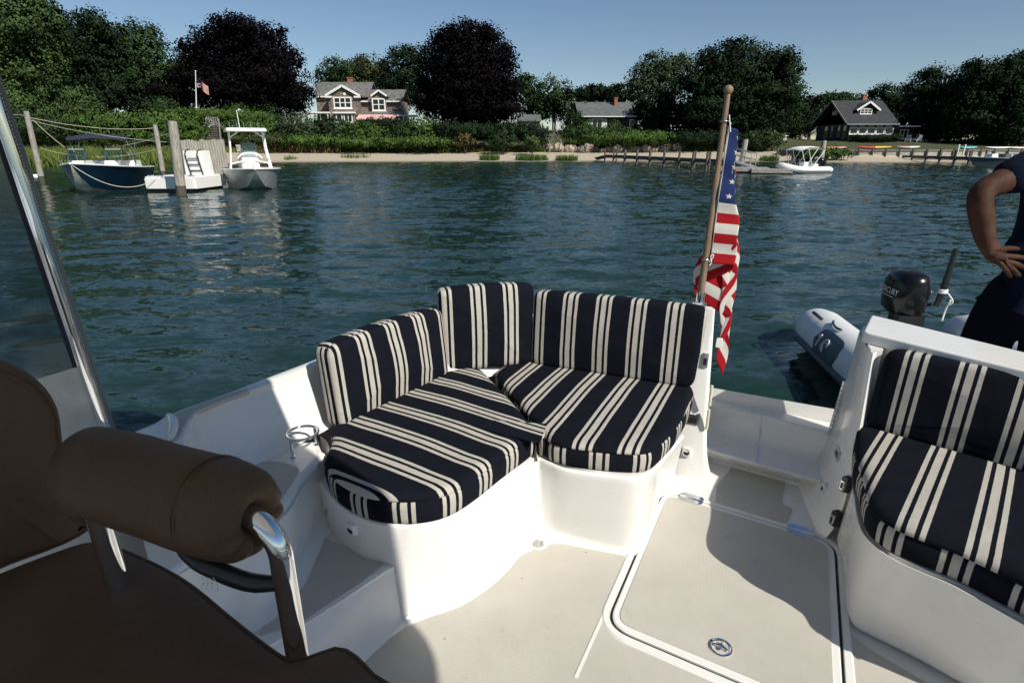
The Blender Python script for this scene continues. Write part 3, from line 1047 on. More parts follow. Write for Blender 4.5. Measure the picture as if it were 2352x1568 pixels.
# transom wall to port (behind the back cushion) and its cap
of0, of1 = Vector((1.585, 2.384, 0)), Vector((1.85, 1.905, 0))
inn0 = Vector((1.400, 2.135, 0))
dd = (of1 - of0).normalized()
of1x = of0 + dd * 1.35; in1x = inn0 + (dd + dfront).normalized() * 1.30
mb = MB(); mb.prism(round_poly([(inn0.x, inn0.y), (of0.x, of0.y), (of1x.x, of1x.y), (in1x.x, in1x.y)], [0.03, 0.03, 0, 0], 5), SOLE + DTOP - 0.045, SOLE + DTOP, taper=0.004)
part(mb, 'transom_cap', M['gel'], smooth=0, bevel=0.014, seg=4)
mb = MB()
i0 = Vector((1.44, 2.095, 0)); i1 = i0 + dfront * 1.2
mb.prism([(1.43, 2.035), (1.392, 2.045), (1.478, 2.262), (of0.x - 0.04, of0.y - 0.03), (of1x.x - 0.03, of1x.y), (i1.x, i1.y), (i0.x + 0.02, i0.y - 0.02)], SOLE, SOLE + DTOP - 0.045)
part(mb, 'transom_wall', M['gel'], smooth=0)
# port seat base
mb, _ = wall([(1932, 1224), (1918, 1248), (1930, 1288), (1936, 1325), (1939, 1375), (1944, 1420), (1962, 1450), (2020, 1480), (2100, 1520), (2181, 1566), (2352, 1660), (2500, 1740)],
             [(1992, 1070), (1966, 1092), (1972, 1150), (1978, 1188), (1988, 1218), (2008, 1245), (2036, 1268), (2075, 1290), (2130, 1314), (2200, 1344), (2352, 1428), (2480, 1500)], 0.0, ZB, n=70, side=-1, cove=0.035)
PORTWALL = BVHTree.FromPolygons(mb.v, mb.f)
part(mb, 'seat_base', M['gel'])
dt = [B(x, y, ZB) for x, y in ((1992, 1070), (1966, 1092), (1972, 1150), (1988, 1218), (2036, 1268), (2130, 1314), (2200, 1344), (2352, 1428), (2480, 1500))]
dt = [Vector((p.x, p.y)) for p in dt] + [Vector((2.3, 1.0)), Vector((1.75, 1.55)), Vector((1.40, 1.95))]
dtp = offset2(dt if area2(dt) > 0 else dt[::-1], 0.012)
mb = MB(); mb.prism(dtp, SOLE + ZB - 0.03, SOLE + ZB - 0.002)
part(mb, 'seat_shelf', M['gel'], smooth=0)

# ---- fittings on the boat
def frame(o, n, up=(0, 0, 1)):
    """matrix whose Z is the outward normal n and Y is upwards on the face"""
    n = Vector(n).normalized(); u = Vector(up)
    u = (u - n * u.dot(n)).normalized()
    x = u.cross(n)
    m_ = Matrix((x, u, n)).transposed().to_4x4()
    m_.translation = Vector(o)
    return m_

def fit(mb, name, mat, fr, parent=boat, **k):
    return mb.xf(fr).build(name, mat, parent, **k)

def courtesy_light(o, n):
    fr = frame(o, n)
    mb = MB(); mb.prism(round_poly([(-0.024, -0.024), (0.024, -0.024), (0.024, 0.024), (-0.024, 0.024)], 0.010), -0.02, 0.009, taper=0.004)
    L_ = fit(mb, 'courtesy_light', M['whiteplastic'], fr, smooth=25)
    half = [(0.015 * math.cos(a), 0.001 + 0.017 * math.sin(a)) for a in [math.pi + math.pi * i / 10 for i in range(11)]]
    mb = MB(); mb.prism(half, 0.003, 0.0105)
    fit(mb, 'lens', M['black'], fr, L_, smooth=0)
    mb = MB(); mb.tube([(0.017 * math.cos(t), 0.017 * math.sin(t), 0.010) for t in [2 * math.pi * i / 20 for i in range(20)]], 0.0022, 6, closed=True)
    fit(mb, 'bezel', M['whiteplastic'], fr, L_)

def striker_plate(o, n, w=0.062, h=0.036, up=(0, 0, 1)):
    fr = frame(o, n, up)
    mb = MB(); mb.prism(round_poly([(-w / 2, -h / 2), (w / 2, -h / 2), (w / 2, h / 2), (-w / 2, h / 2)], 0.006), -0.004, 0.004, taper=0.001)
    S_ = fit(mb, 'striker_plate', M['steel'], fr, smooth=0)
    mb = MB(); mb.prism([(-w * .28, -h * .34), (w * .30, -h * .30), (w * .30, h * .10), (w * .1, h * .16), (-w * .28, h * .14)], 0.003, 0.0052)
    fit(mb, 'slot', M['black'], fr, S_, smooth=0)
    for sx in (-1, 1):
        for sy in (-1, 1):
            mb = MB(); mb.prism([(sx * w * .40 + .003 * math.cos(t), sy * h * .33 + .003 * math.sin(t)) for t in [math.pi * i / 4 for i in range(8)]], 0.003, 0.0056)
            fit(mb, 'screw', M['dullsteel'], fr, S_, smooth=0)

def hit(x, y, p, n):
    """where the direction of pixel (x, y) meets the plane through p with normal n"""
    r = ray(x, y); c = Vector((0, 0, CAMZ)); n = Vector(n)
    return c + r * ((Vector(p) - c).dot(n) / r.dot(n))

def on_surf(tree_, x, y):
    r = ray(x, y).normalized(); o = Vector((0, 0, CAMZ))
    loc, nrm, i, d = tree_.ray_cast(o, r)
    if nrm.dot(r) > 0: nrm = -nrm
    return loc, nrm
def fitted(fn, tree_, x, y, *a, lift=0.003, **k):
    loc, nrm = on_surf(tree_, x, y)
    fn(loc + nrm * lift, nrm, *a, **k)
    return loc, nrm
fitted(courtesy_light, JAMB, 1897, 1122, lift=0.004)
fitted(striker_plate, JAMB, 1926, 1040, 0.080, 0.050)
fitted(courtesy_light, POST, 1577, 1037, lift=0.004)
fitted(striker_plate, POST, 1592, 962, 0.060, 0.048)
fitted(striker_plate, POST, 1620, 827, 0.028, 0.070)
fitted(courtesy_light, SEATWALL, 811, 1211, lift=0.004)
p_post = B(1614, 1105, 0.0)
n_p = on_surf(POST, 1600, 900)[1]
n_j = on_surf(JAMB, 1920, 1020)[1]
# gate catch block on the post, piano hinge and door stops on the jamb
ch = hit(1651, 787, p_post + AFT * 0.05, n_p)
mb = MB(); mb.prism(round_poly([(-0.012, -0.022), (0.016, -0.022), (0.016, 0.022), (-0.012, 0.022)], 0.006), -0.012, 0.016, taper=0.002)
fit(mb, 'gate_catch', M['whiteplastic'], frame(ch, n_p), smooth=20)
for yy in (0.42, 0.30):
    mb = MB()
    q = B(1626, 935, 0.36) + PRT * 0.006
    mb.tube([q + Vector((0, 0, (yy - 0.36) - 0.05)), q + Vector((0, 0, (yy - 0.36) + 0.05))], 0.007, 8)
    part(mb, 'rubber_bumper', M['creamrope'])
hb, ht = j_rows[5][2], j_rows[11][2]
for k in range(12):
    a_ = hb.lerp(ht, k / 12); b_ = hb.lerp(ht, (k + 0.86) / 12)
    mb = MB(); mb.tube([a_ - PRT * 0.004, b_ - PRT * 0.004], 0.007, 8)
    part(mb, 'hinge_knuckle', M['steel'])
mb = MB(); mb.beam(hb + PRT * 0.01 - PRT * 0.003 + AFT * 0.012, ht + PRT * 0.01 - PRT * 0.003 + AFT * 0.012, 0.004, 0.03, up=AFT)
part(mb, 'hinge_leaf', M['steel'], smooth=0)
# two door latches on the port seat base
for (x, y) in ((1950, 1112), (1926, 1190)):
    o, nn_ = on_surf(JAMB, x, y) if JAMB.ray_cast(Vector((0, 0, CAMZ)), ray(x, y).normalized())[0] else on_surf(PORTWALL, x, y)
    alt = PORTWALL.ray_cast(Vector((0, 0, CAMZ)), ray(x, y).normalized())[0]
    if alt is not None and alt.length < o.length: o = alt
    fr = frame(o + n_j * 0.012 - AFT * 0.006, (n_j - AFT * 0.6).normalized())
    mb = MB(); mb.prism(round_poly([(-0.018, -0.034), (0.018, -0.034), (0.018, 0.034), (-0.018, 0.034)], 0.01), -0.014, 0.010, taper=0.003)
    L_ = fit(mb, 'door_latch', M['black'], fr, smooth=25)
    mb = MB(); mb.prism(round_poly([(-0.010, -0.024), (0.010, -0.024), (0.010, 0.018), (-0.010, 0.018)], 0.005), 0.006, 0.018, taper=0.003)
    fit(mb, 'latch_lever', M['chrome'], fr, L_, smooth=25)
    mb = MB(); mb.prism([(-0.004, -0.016), (0.006, -0.016), (0.006, 0.010), (-0.004, 0.010)], 0.016, 0.0195)
    fit(mb, 'slot', M['black'], fr, L_, smooth=0)

# cup holder: ring on two legs
c0, c1 = B(672, 1050, ZH), B(727, 1020, ZH)
rc = (c0 + c1) / 2 + Vector((0, 0, 0.075))
t0, t1 = c0 + Vector((0.002, 0, 0.075)), c1 + Vector((0, 0, 0.075))
rr_ = (c1 - c0).length / 2
mb = MB(); mb.tube([rc + Vector((math.cos(t), math.sin(t), 0)) * rr_ for t in [2 * math.pi * i / 40 for i in range(40)]], 0.0055, 10, closed=True)
cup = part(mb, 'cup_holder', M['steel'])
for a_ in (c0, c1):
    mb = MB(); mb.tube([a_, a_ + Vector((0, 0, 0.072))], 0.0052, 10)
    mb.build('leg', M['steel'], cup)
    mb = MB(); lathe(mb, a_, [(0.011, 0.0), (0.010, 0.004), (0.004, 0.006)], 14)
    mb.build('flange', M['steel'], cup)

# ---- hull shell, swim platform, foredeck and hardtop (the roof shades the forward half of the cockpit)
ring = [Vector((p.x, p.y)) for p in catmull(g_out, 40)]
ring += [Vector((p.x, p.y)) for p in (AB(2.92, -0.34, 0), AB(2.92, 0.95, 0),)]
ring += [Vector((of0.x + 0.02, of0.y + 0.03)), Vector((of1x.x + 0.02, of1x.y)), Vector((AB(0.0, 1.9, 0).x, AB(0.0, 1.9, 0).y)), Vector((AB(-3.0, 1.7, 0).x, AB(-3.0, 1.7, 0).y)), Vector((AB(-5.6, 0.7, 0).x, AB(-5.6, 0.7, 0).y)), Vector((AB(-6.6, -0.35, 0).x, AB(-6.6, -0.35, 0).y)), Vector((AB(-5.2, -1.6, 0).x, AB(-5.2, -1.6, 0).y))]
cen = Vector((AB(-1.5, -0.2, 0).x, AB(-1.5, -0.2, 0).y))
hrows = []
for z, k in ((SOLE + ZG - 0.03, 1.0), (SOLE + 0.3, 0.995), (0.0, 0.975), (-0.25, 0.93)):
    hrows.append([Vector(((cen + (p - cen) * k).x, (cen + (p - cen) * k).y, z)) for p in ring])
# the gate is cut down to the sill
for i, p in enumerate(hrows[0]):
    d = p - AB(2.9, 0.5, 0)
    ab_b = p.dot(PRT)
    if p.dot(AFT) > 2.3 and -0.36 < ab_b < 1.1 or (p.dot(AFT) > 2.0 and ab_b > 0.3):
        p.z = SOLE + 0.10
mb = MB(); mb.loft(hrows, closed=True)
part(mb, 'hull', M['gel'], smooth=50)
sw = [AB(2.90, -0.9, 0), AB(2.90, 0.95, 0), Vector((of0.x + 0.06, of0.y + 0.10, 0)), Vector((of0.x + dd.x * .9 + .06, of0.y + dd.y * .9 + .1, 0)), Vector((of0.x + dd.x * .9 + .42, of0.y + dd.y * .9 + .42, 0)), AB(3.25, 1.1, 0), AB(3.32, 0.0, 0), AB(3.25, -0.7, 0)]
mb = MB(); mb.prism(round_poly([(p.x, p.y) for p in sw], 0.06), SOLE - 0.16, SOLE - 0.11, taper=0.004)
part(mb, 'swim_platform', M['gel'], smooth=0)
fd = [AB(-1.7, -1.85, 0), AB(-1.7, 1.75, 0), AB(-3.0, 1.65, 0), AB(-5.5, 0.65, 0), AB(-6.5, -0.35, 0), AB(-5.1, -1.55, 0)]
mb = MB(); mb.prism([(p.x, p.y) for p in fd], SOLE - 0.05, SOLE + 0.80, taper=0.06)
part(mb, 'cabin_top', M['gel'], smooth=0, bevel=0.06, seg=3)
ZR = 2.02
roof_poly = [(1.32, -1.35), (1.37, -0.72), (1.32, -0.37), (0.77, 0.215), (0.16, 0.785), (-0.55, 1.50), (-0.85, 1.66), (-1.36, 1.56), (-1.75, 0.6), (-2.1, -0.5), (-2.15, -1.35)]
mb = MB(); mb.prism(round_poly(roof_poly, [0.1, 0.2, 0.12, 0, 0, 0.1, 0.2, 0.12, 0.3, 0.2, 0.1], 6), SOLE + ZR, SOLE + ZR + 0.07, taper=0.02)
part(mb, 'hardtop', M['gel'], smooth=0)
# strut of the enclosure, zipper and clear curtain
Q0 = Vector((-1.217, 1.495, SOLE + 0.748)); Q1 = Vector((-1.236, 1.458, CAMZ + 0.065))
qd = (Q1 - Q0).normalized()
qb = Q0 - qd * ((Q0.z - (SOLE + ZG)) / qd.z); qt = Q1 + qd * ((SOLE + ZR - Q1.z) / qd.z)
mb = MB(); mb.tube([qb.lerp(qt, i / 16) for i in range(17)], 0.0155, 18)
strut = part(mb, 'strut', M['chrome'])
side = Vector((AFT.x, AFT.y, 0))
vdir = Vector((ray(120, 620).x, ray(120, 620).y, 0)).normalized()
rgt = Vector((vdir.y, -vdir.x, 0))
mb = MB()
cz = [qb.lerp(qt, 0.02), qb.lerp(qt, 0.98)]
o1, o2 = 0.012, 0.027
mb.loft([[p + rgt * o1 + vdir * 0.012 for p in cz], [p + rgt * o2 + vdir * 0.012 for p in cz]])
mb.loft([[p + rgt * o1 + vdir * 0.015 for p in cz], [p + rgt * o2 + vdir * 0.015 for p in cz]], flip=True)
zp = part(mb, 'zipper_tape', simple('grey_zipper_tape', (0.16, 0.18, 0.18), 0.7), smooth=0)
nz = 150
mb0 = MB(); mb0.ball((0, 0, 0), (0.0034, 0.003, 0.0026), 6, 4)
tooth = None
for i in range(nz):
    p = cz[0].lerp(cz[1], (i + 0.5) / nz) + rgt * 0.028 + vdir * 0.010
    if tooth is None:
        tooth = mb0.build('zipper_tooth', M['whiteplastic'], zp, smooth=0)
        t_ = tooth
    else:
        t_ = bpy.data.objects.new('zipper_tooth', tooth.data); COL.objects.link(t_); t_.parent = zp
    t_.location = p - boat.location
    t_.rotation_euler = (0, 0, math.atan2(rgt.y, rgt.x))
fwd = Vector((-0.46, -0.89, 0)).normalized()
def curtain(f0, f1, l0, l1, nm, mat, th=0.003):
    mb = MB()
    a0, a1 = qb.lerp(qt, f0), qb.lerp(qt, f1)
    offv = -rgt * 0.010 - vdir * 0.0
    pts = [a0 + fwd * l0 + offv, a0 + fwd * l1 + offv, a1 + fwd * l1 + offv, a1 + fwd * l0 + offv]
    k = Vector((fwd.y, -fwd.x, 0)) * th
    mb.add(pts + [p + k for p in pts], [(0, 1, 2, 3), (7, 6, 5, 4), (0, 4, 5, 1), (1, 5, 6, 2), (2, 6, 7, 3), (3, 7, 4, 0)])
    return part(mb, nm, mat, smooth=0)
curtain(0.19, 0.98, 0.014, 1.25, 'clear_window', M['clear'], 0.0015)
curtain(0.0, 0.19, 0.0, 1.3, 'curtain_hem', M['cream_canvas'])
curtain(0.19, 0.98, 0.0, 0.014, 'curtain_edge', M['navycanvas'])
for p_ in ((-1.72, 0.45), (1.24, -0.62), (1.22, -1.25), (-2.0, -1.25)):
    mb = MB(); mb.tube([Vector((p_[0], p_[1], SOLE + 0.60)), Vector((p_[0], p_[1], SOLE + ZR))], 0.019, 12)
    part(mb, 'strut', M['chrome'])
mb = MB()
for p_ in ((1.22, -0.9), (1.22, -2.6)):
    pass
pw = [AB(1.30, 1.32, 0), AB(-1.7, 1.45, 0), AB(-1.7, 1.75, 0), AB(0.0, 1.80, 0), AB(1.15, 1.62, 0)]
mb.prism([(p.x, p.y) for p in pw], SOLE - 0.02, SOLE + ZG, taper=0.01)
part(mb, 'port_coaming', M['gel'], smooth=0, bevel=0.02)

# ================================================================ CUSHIONS
PER = 0.161
def cushion(name, label, outline, th, mat4, udir, u0=0.0, side='arc', bulge=0.012, cat='cushion', group='striped cockpit cushions', seam=0.005, edge=0.028):
    ol = [Vector((p[0], p[1])) for p in outline]
    if area2(ol) < 0:
        ol = ol[::-1]
    ol = even([Vector((p.x, p.y)) for p in ol] + [ol[0].copy()], 132, True)
    n = len(ol)
    cen = Vector((sum(p.x for p in ol) / n, sum(p.y for p in ol) / n))
    arc = [0]
    for i in range(n):
        arc.append(arc[-1] + (ol[(i + 1) % n] - ol[i]).length)
    udir = Vector(udir)
    sd = random.random() * 50
    mb = MB()
    def uvtop(p):
        return ((p.x * udir.x + p.y * udir.y) / PER + u0, (p.x * -udir.y + p.y * udir.x) / PER)
    def wob(p, z):
        return noise.noise(Vector((p.x * 5 + sd, p.y * 5, z * 4))) * 0.0035
    # sides
    levels = [(0.010, 0.0), (0.002, 0.008), (0.0, 0.025), (-0.002, th * 0.5), (0.0, th - edge - 0.008), (seam, th - edge)]
    rings = [[Vector((q.x, q.y, z)) for q in offset2(ol, d)] for d, z in levels]
    for a in range(len(rings) - 1):
        for i in range(n):
            j = (i + 1) % n
            vs = [rings[a][i], rings[a][j], rings[a + 1][j], rings[a + 1][i]]
            if side == 'arc':
                us = [(arc[i] / PER, vs[0].z / PER), (arc[i + 1] / PER, vs[1].z / PER), (arc[i + 1] / PER, vs[2].z / PER), (arc[i] / PER, vs[3].z / PER)]
            else:
                e = ol[j] - ol[i]
                if abs(e.y) > abs(e.x):
                    us = [(v.z / PER + 0.35, v.y / PER) for v in vs]
                else:
                    us = [(uvtop(v)[0], v.z / PER) for v in vs]
            mb.add(vs, [(0, 1, 2, 3)], 0, [us])
    # top
    trings = [[Vector((q.x, q.y, z)) for q in offset2(ol, d)] for d, z in ((seam, th - edge), (-0.001, th - edge + 0.006), (0.003, th - edge * 0.45), (0.012, th - edge * 0.14), (0.024, th), (0.040, th + 0.003))]
    last = [Vector((q.x, q.y)) for q in trings[-1]]
    for s in (0.82, 0.62, 0.42, 0.22, 0.08):
        trings.append([Vector((cen.x + (q.x - cen.x) * s, cen.y + (q.y - cen.y) * s, th + bulge * (1 - s ** 2))) for q in last])
    for k in range(len(trings)):
        trings[k] = [Vector((p.x, p.y, p.z + (wob(p, 0) if k > 2 else 0))) for p in trings[k]]
    for a in range(len(trings) - 1):
        for i in range(n):
            j = (i + 1) % n
            vs = [trings[a][i], trings[a][j], trings[a + 1][j], trings[a + 1][i]]
            mb.add(vs, [(0, 1, 2, 3)], 0, [[uvtop(v) for v in vs]])
    c = Vector((cen.x, cen.y, th + bulge))
    for i in range(n):
        vs = [trings[-1][i], trings[-1][(i + 1) % n], c]
        mb.add(vs, [(0, 1, 2)], 0, [[uvtop(v) for v in vs]])
    mb.poly([p for p in reversed(rings[0])])
    mb.xf(mat4)
    # weld the shared edges so that shading is smooth
    o = mb.build(name, M['fabric'], None, smooth=0, recenter=True)
    bm = bmesh.new(); bm.from_mesh(o.data)
    bmesh.ops.remove_doubles(bm, verts=bm.verts, dist=0.0004)
    bm.to_mesh(o.data); bm.free()
    o.data.polygons.foreach_set('use_smooth', [True] * len(o.data.polygons))
    o.data.set_sharp_from_angle(angle=math.radians(75))
    return tag(o, label, cat, group)

def T(z):
    return Matrix.Translation((0, 0, z))

ZSEAT = 0.462
def seat_outline(pxs, z, n=90):
    return [Vector((p.x, p.y)) for p in catmull([B(x, y, z) for x, y in pxs], n, True)]

# seat on the starboard side (outline traced at its lower edge along the front, at its top along the back)
def mixz(l):
    return [Vector((p.x, p.y)) for p in [B(x, y, z) for x, y, z in l]]
sa = mixz([(752, 1118, ZB), (770, 1150, ZB), (802, 1176, ZB), (850, 1198, ZB), (920, 1207, ZB), (985, 1203, ZB), (1040, 1186, ZB), (1092, 1153, ZB), (1150, 1106, ZB), (1205, 1064, ZB), (1229, 1045, ZB),
           (1232, 1000, ZSEAT), (1212, 965, ZSEAT), (1170, 915, ZSEAT), (1128, 872, ZSEAT), (1105, 850, ZSEAT), (1060, 846, ZSEAT), (1000, 862, ZSEAT), (880, 918, ZSEAT), (790, 962, ZSEAT), (760, 982, ZSEAT), (764, 1006, ZSEAT), (754, 1034, ZSEAT), (742, 1062, ZSEAT)])
dirA = (B(1030, 860, ZSEAT) - B(792, 983, ZSEAT)); dirA = Vector((dirA.x, dirA.y)).normalized()
sa_c = [Vector((p.x, p.y)) for p in catmull([Vector((p.x, p.y, 0)) for p in sa], 132, True)]
pA = B(792, 983, ZSEAT)
def phase(p, d, frac):
    return frac - (p.x * d.x + p.y * d.y) / PER
cushion('seat_cushion', 'navy and cream striped curved seat cushion beside the cup holder on starboard side', sa_c, 0.112, T(SOLE + ZB), dirA, phase(B(880, 935, ZSEAT), dirA, 0.5))

sc_ = mixz([(1250, 1046, ZB), (1262, 1060, ZB), (1300, 1072, ZB), (1380, 1083, ZB), (1450, 1088, ZB), (1488, 1084, ZB), (1512, 1066, ZB), (1545, 1030, ZB), (1572, 985, ZB),
            (1588, 912, ZSEAT), (1592, 890, ZSEAT), (1560, 872, ZSEAT), (1400, 850, ZSEAT), (1230, 828, ZSEAT), (1150, 842, ZSEAT), (1142, 862, ZSEAT), (1185, 915, ZSEAT), (1228, 965, ZSEAT), (1242, 1000, ZSEAT)])
dirC = Vector((PRT.x, PRT.y))
sc_c = [Vector((p.x, p.y)) for p in catmull([Vector((p.x, p.y, 0)) for p in sc_], 132, True)]
cushion('seat_cushion', 'navy and cream striped seat cushion in front of the flagstaff', sc_c, 0.105, T(SOLE + ZB), dirC, phase(B(1371, 864, ZSEAT), dirC, 0.5))

sd_ = mixz([(1972, 1160, ZB), (1980, 1205, ZB), (2000, 1240, ZB), (2040, 1268, ZB), (2090, 1292, ZB), (2200, 1338, ZB), (2352, 1420, ZB), (2470, 1490, ZB), (2700, 1300, ZSEAT), (2600, 1140, ZSEAT), (2352, 1060, ZSEAT), (2100, 1000, ZSEAT), (1985, 975, ZSEAT), (1970, 985, ZSEAT), (1966, 1030, ZSEAT), (1972, 1060, ZSEAT)])
dirD = B(2352, 1090, ZSEAT) - B(1985, 985, ZSEAT); dirD = Vector((dirD.x, dirD.y)).normalized()
sd_c = [Vector((p.x, p.y)) for p in catmull([Vector((p.x, p.y, 0)) for p in sd_], 132, True)]
cushion('seat_cushion', 'navy and cream striped seat cushion right of the gate, cut by the picture edge', sd_c, 0.108, T(SOLE + ZB), dirD, phase(B(2042, 1010, ZSEAT), dirD, 0.5))

def back_cushion(label, bl, br, h, rake, th, u_at, arch=0.01, rtop=0.05, rbot=0.02, tl=0.0, tr=0.0):
    """upright cushion: bl, br front lower corners (Vectors), h height, rake backwards in radians, u_at distance of a wide cream stripe from bl"""
    x = (br - bl); w = x.length; x.normalize()
    back = Vector((-x.y, x.x, 0)); 
    if back.dot(bl - Vector((0, 0, bl.z))) < 0: back = -back
    y = (Vector((0, 0, 1)) * math.cos(rake) + back * math.sin(rake)).normalized()
    z = x.cross(y)
    m4 = Matrix((x, y, z)).transposed().to_4x4(); m4.translation = bl - z * th
    pts = [(0, 0), (w, 0), (w + tr, h)]
    k = 7
    out = [Vector((0, 0)), Vector((w, 0)), Vector((w + tr, h))]
    out += [Vector((lerp(w + tr, tl, i / k), h + arch * math.sin(math.pi * i / k))) for i in range(1, k)]
    out.append(Vector((tl, h)))
    rs = [rbot, rbot, rtop] + [0] * (k - 1) + [rtop]
    ol = round_poly(out, rs, 6)
    return cushion('back_cushion', label, ol, th, m4, (1, 0), 0.5 - u_at / PER, side='back', bulge=0.020, edge=0.032)

pA0, pA1 = B(790, 986, 0.455), B(1036, 862, 0.455)
back_cushion('navy and cream striped back cushion nearest the cup holder, along the starboard side', pA0, pA1, 0.335, math.radians(5), 0.105, 0.165, arch=0.012)
pB0, pB1 = B(1022, 858, 0.46), B(1222, 837, 0.46)
back_cushion('navy and cream striped corner back cushion, middle one of the three', pB0, pB1, 0.405, math.radians(3), 0.10, 0.175, arch=0.012, tl=-0.012, tr=0.02)
pC0, pC1 = B(1216, 838, 0.46), B(1590, 896, 0.46)
back_cushion('navy and cream striped back cushion in front of the flagstaff', pC0, pC1, 0.375, math.radians(5), 0.10, 0.035, arch=0.006, rtop=0.04, rbot=0.05, tr=0.025)
pD0 = B(1984, 985, 0.46); pD1 = pD0 + Vector((dirD.x, dirD.y, 0)) * 0.95
dtp0 = B(2018, 800, 0.83)
back_cushion('navy and cream striped back cushion below the port transom top, at right picture edge', pD0, pD1, 0.325, math.radians(8), 0.10, 0.105, arch=0.004, rtop=0.05, rbot=0.03, tl=0.004)

# ================================================================ HELM CHAIR (dark, in the shade of the hardtop)
chair = root('helm_chair', (-0.62, 0.42, SOLE), 'dark brown upholstered helm chair with chrome arm tube in the left foreground', 'chair')
ZA = 1.05
ax1 = B(553, 1178, ZA); ax0 = B(205, 1074, ZA)
axd = (ax1 - ax0).normalized()
L_arm = (ax1 - ax0).length
mb = MB()
ra = 0.063
ts = [(-0.02, 0.02), (-0.015, 0.6), (0.0, 0.93), (0.04, 1.0), (0.1, 1.0), (L_arm * 0.5, 1.0), (L_arm * 0.75, 1.0), (L_arm - 0.052, 1.0), (L_arm - 0.047, 0.985), (L_arm - 0.042, 1.0), (L_arm - 0.015, 0.985), (L_arm + 0.008, 0.92), (L_arm + 0.022, 0.78), (L_arm + 0.028, 0.58), (L_arm + 0.026, 0.40), (L_arm + 0.014, 0.26), (L_arm + 0.0, 0.05)]
sx_ = Vector((axd.y, -axd.x, 0)).normalized(); up_ = sx_.cross(axd)
if up_.z < 0: up_ = -up_
rws = []
for t, k in ts:
    row = []
    for j in range(56):
        a = 2 * math.pi * j / 56
        r_ = ra * k
        if t > L_arm + 0.012 and k < 0.9 and math.sin(a) < 0.3:      # gathers of the cover under the tube
            r_ *= 1 + 0.03 * math.sin(a * 13)
        d = sx_ * math.cos(a) * r_ + up_ * math.sin(a) * r_ * 1.06
        p = ax0 + axd * (t + (0.003 * math.sin(a * 11) if (0.3 < k < 0.9 and t > 0.2 and math.sin(a) < 0) else 0)) + d
        row.append(p + d.normalized() * 0.003 * noise.noise(p * 14))
    rws.append(row)
mb.loft(rws, closed=True)
mb.build('armrest', M['vinyl'], chair, smooth=60)
for t_ in (L_arm - 0.047, L_arm - 0.040):
    mb = MB(); mb.tube([ax0 + axd * t_ + sx_ * math.cos(a) * ra * 1.0 + up_ * math.sin(a) * ra * 1.06 for a in [2 * math.pi * j / 60 for j in range(60)]], 0.0011, 5, closed=True)
    mb.build('seam', M['vinyl'], chair)
# chrome tube of the arm: out of the pad, bending down to the seat
mb = MB()
rb = 0.050
tp_ = [ax1 - axd * 0.04, ax1 + axd * 0.006]
bc_ = ax1 + axd * 0.008 - Vector((0, 0, rb))
for i in range(1, 13):
    t = math.pi / 2 * i / 12
    tp_.append(bc_ + axd * rb * math.sin(t) + Vector((0, 0, rb * math.cos(t))))
for i in range(1, 8):
    tp_.append(tp_[13] + Vector((0, 0, -0.035 * i)))
mb.tube(tp_, 0.0150, 24)
mb.build('arm_tube', M['chrome'], chair, smooth=60)
mb = MB()
f0 = B(480, 1300, ZA - 0.062); f1 = tp_[14] + Vector((0, 0, -0.008))
mb.tube(catmull([f0 + Vector((-0.05, 0.03, 0)), f0, f0.lerp(f1, 0.5) + Vector((0, 0, -0.012)), f1], 14), [0.008, 0.010, 0.011] + [0.012] * 8 + [0.011, 0.010, 0.009], 10)
mb.build('arm_bracket', M['black'], chair)
mb = MB(); q = B(232, 1215, ZA - 0.10)
mb.tube([q + Vector((0, 0, 0.10)), q + Vector((0.004, 0, -0.25))], 0.016, 16)
mb.build('arm_tube', M['chrome'], chair)
# loose threads under the pad
for k in range(4):
    p = B(462 + 9 * k, 1325, ZA - 0.055)
    mb = MB(); mb.tube(catmull([p, p + Vector((0.002, 0.001, -0.008)), p + Vector((-0.003 + 0.002 * k, 0, -0.016)), p + Vector((0.003, 0, -0.02 - 0.002 * (k % 2)))], 8), 0.0005, 4)
    mb.build('loose_thread', M['cream_canvas'], chair)
# seat cushion
ZC = 0.84
so = [B(x, y, ZC) for x, y in ((222, 1232), (320, 1262), (430, 1318), (540, 1405), (620, 1466), (672, 1496), (722, 1484), (775, 1468), (818, 1484), (870, 1535), (930, 1600), (880, 2050), (500, 2500), (-100, 2300), (-420, 1500), (-60, 1330), (110, 1262))]
so = [Vector((p.x, p.y)) for p in catmull(so, 110, True)]
if area2(so) < 0: so = so[::-1]
mb = MB()
rws = []
for d, z in ((0.03, -0.11), (0.005, -0.095), (0.0, -0.05), (0.0, -0.025), (0.006, -0.010), (0.018, -0.002), (0.04, 0.002)):
    rws.append([Vector((q.x, q.y, SOLE + ZC + z)) for q in offset2(so, d)])
cc = Vector((sum(p.x for p in so) / len(so), sum(p.y for p in so) / len(so), SOLE + ZC))
for s in (0.8, 0.55, 0.3, 0.1):
    rws.append([cc + (p - cc) * s + Vector((0, 0, 0.006 * (1 - s))) for p in rws[6]])
mb.loft(rws, closed=True)
mb.poly(rws[-1]); mb.poly(list(reversed(rws[0])))
mb.build('seat', M['vinyl'], chair, smooth=60)
mb = MB(); mb.tube(rws[4], 0.0032, 6, closed=True); mb.build('piping', M['vinyl'], chair)
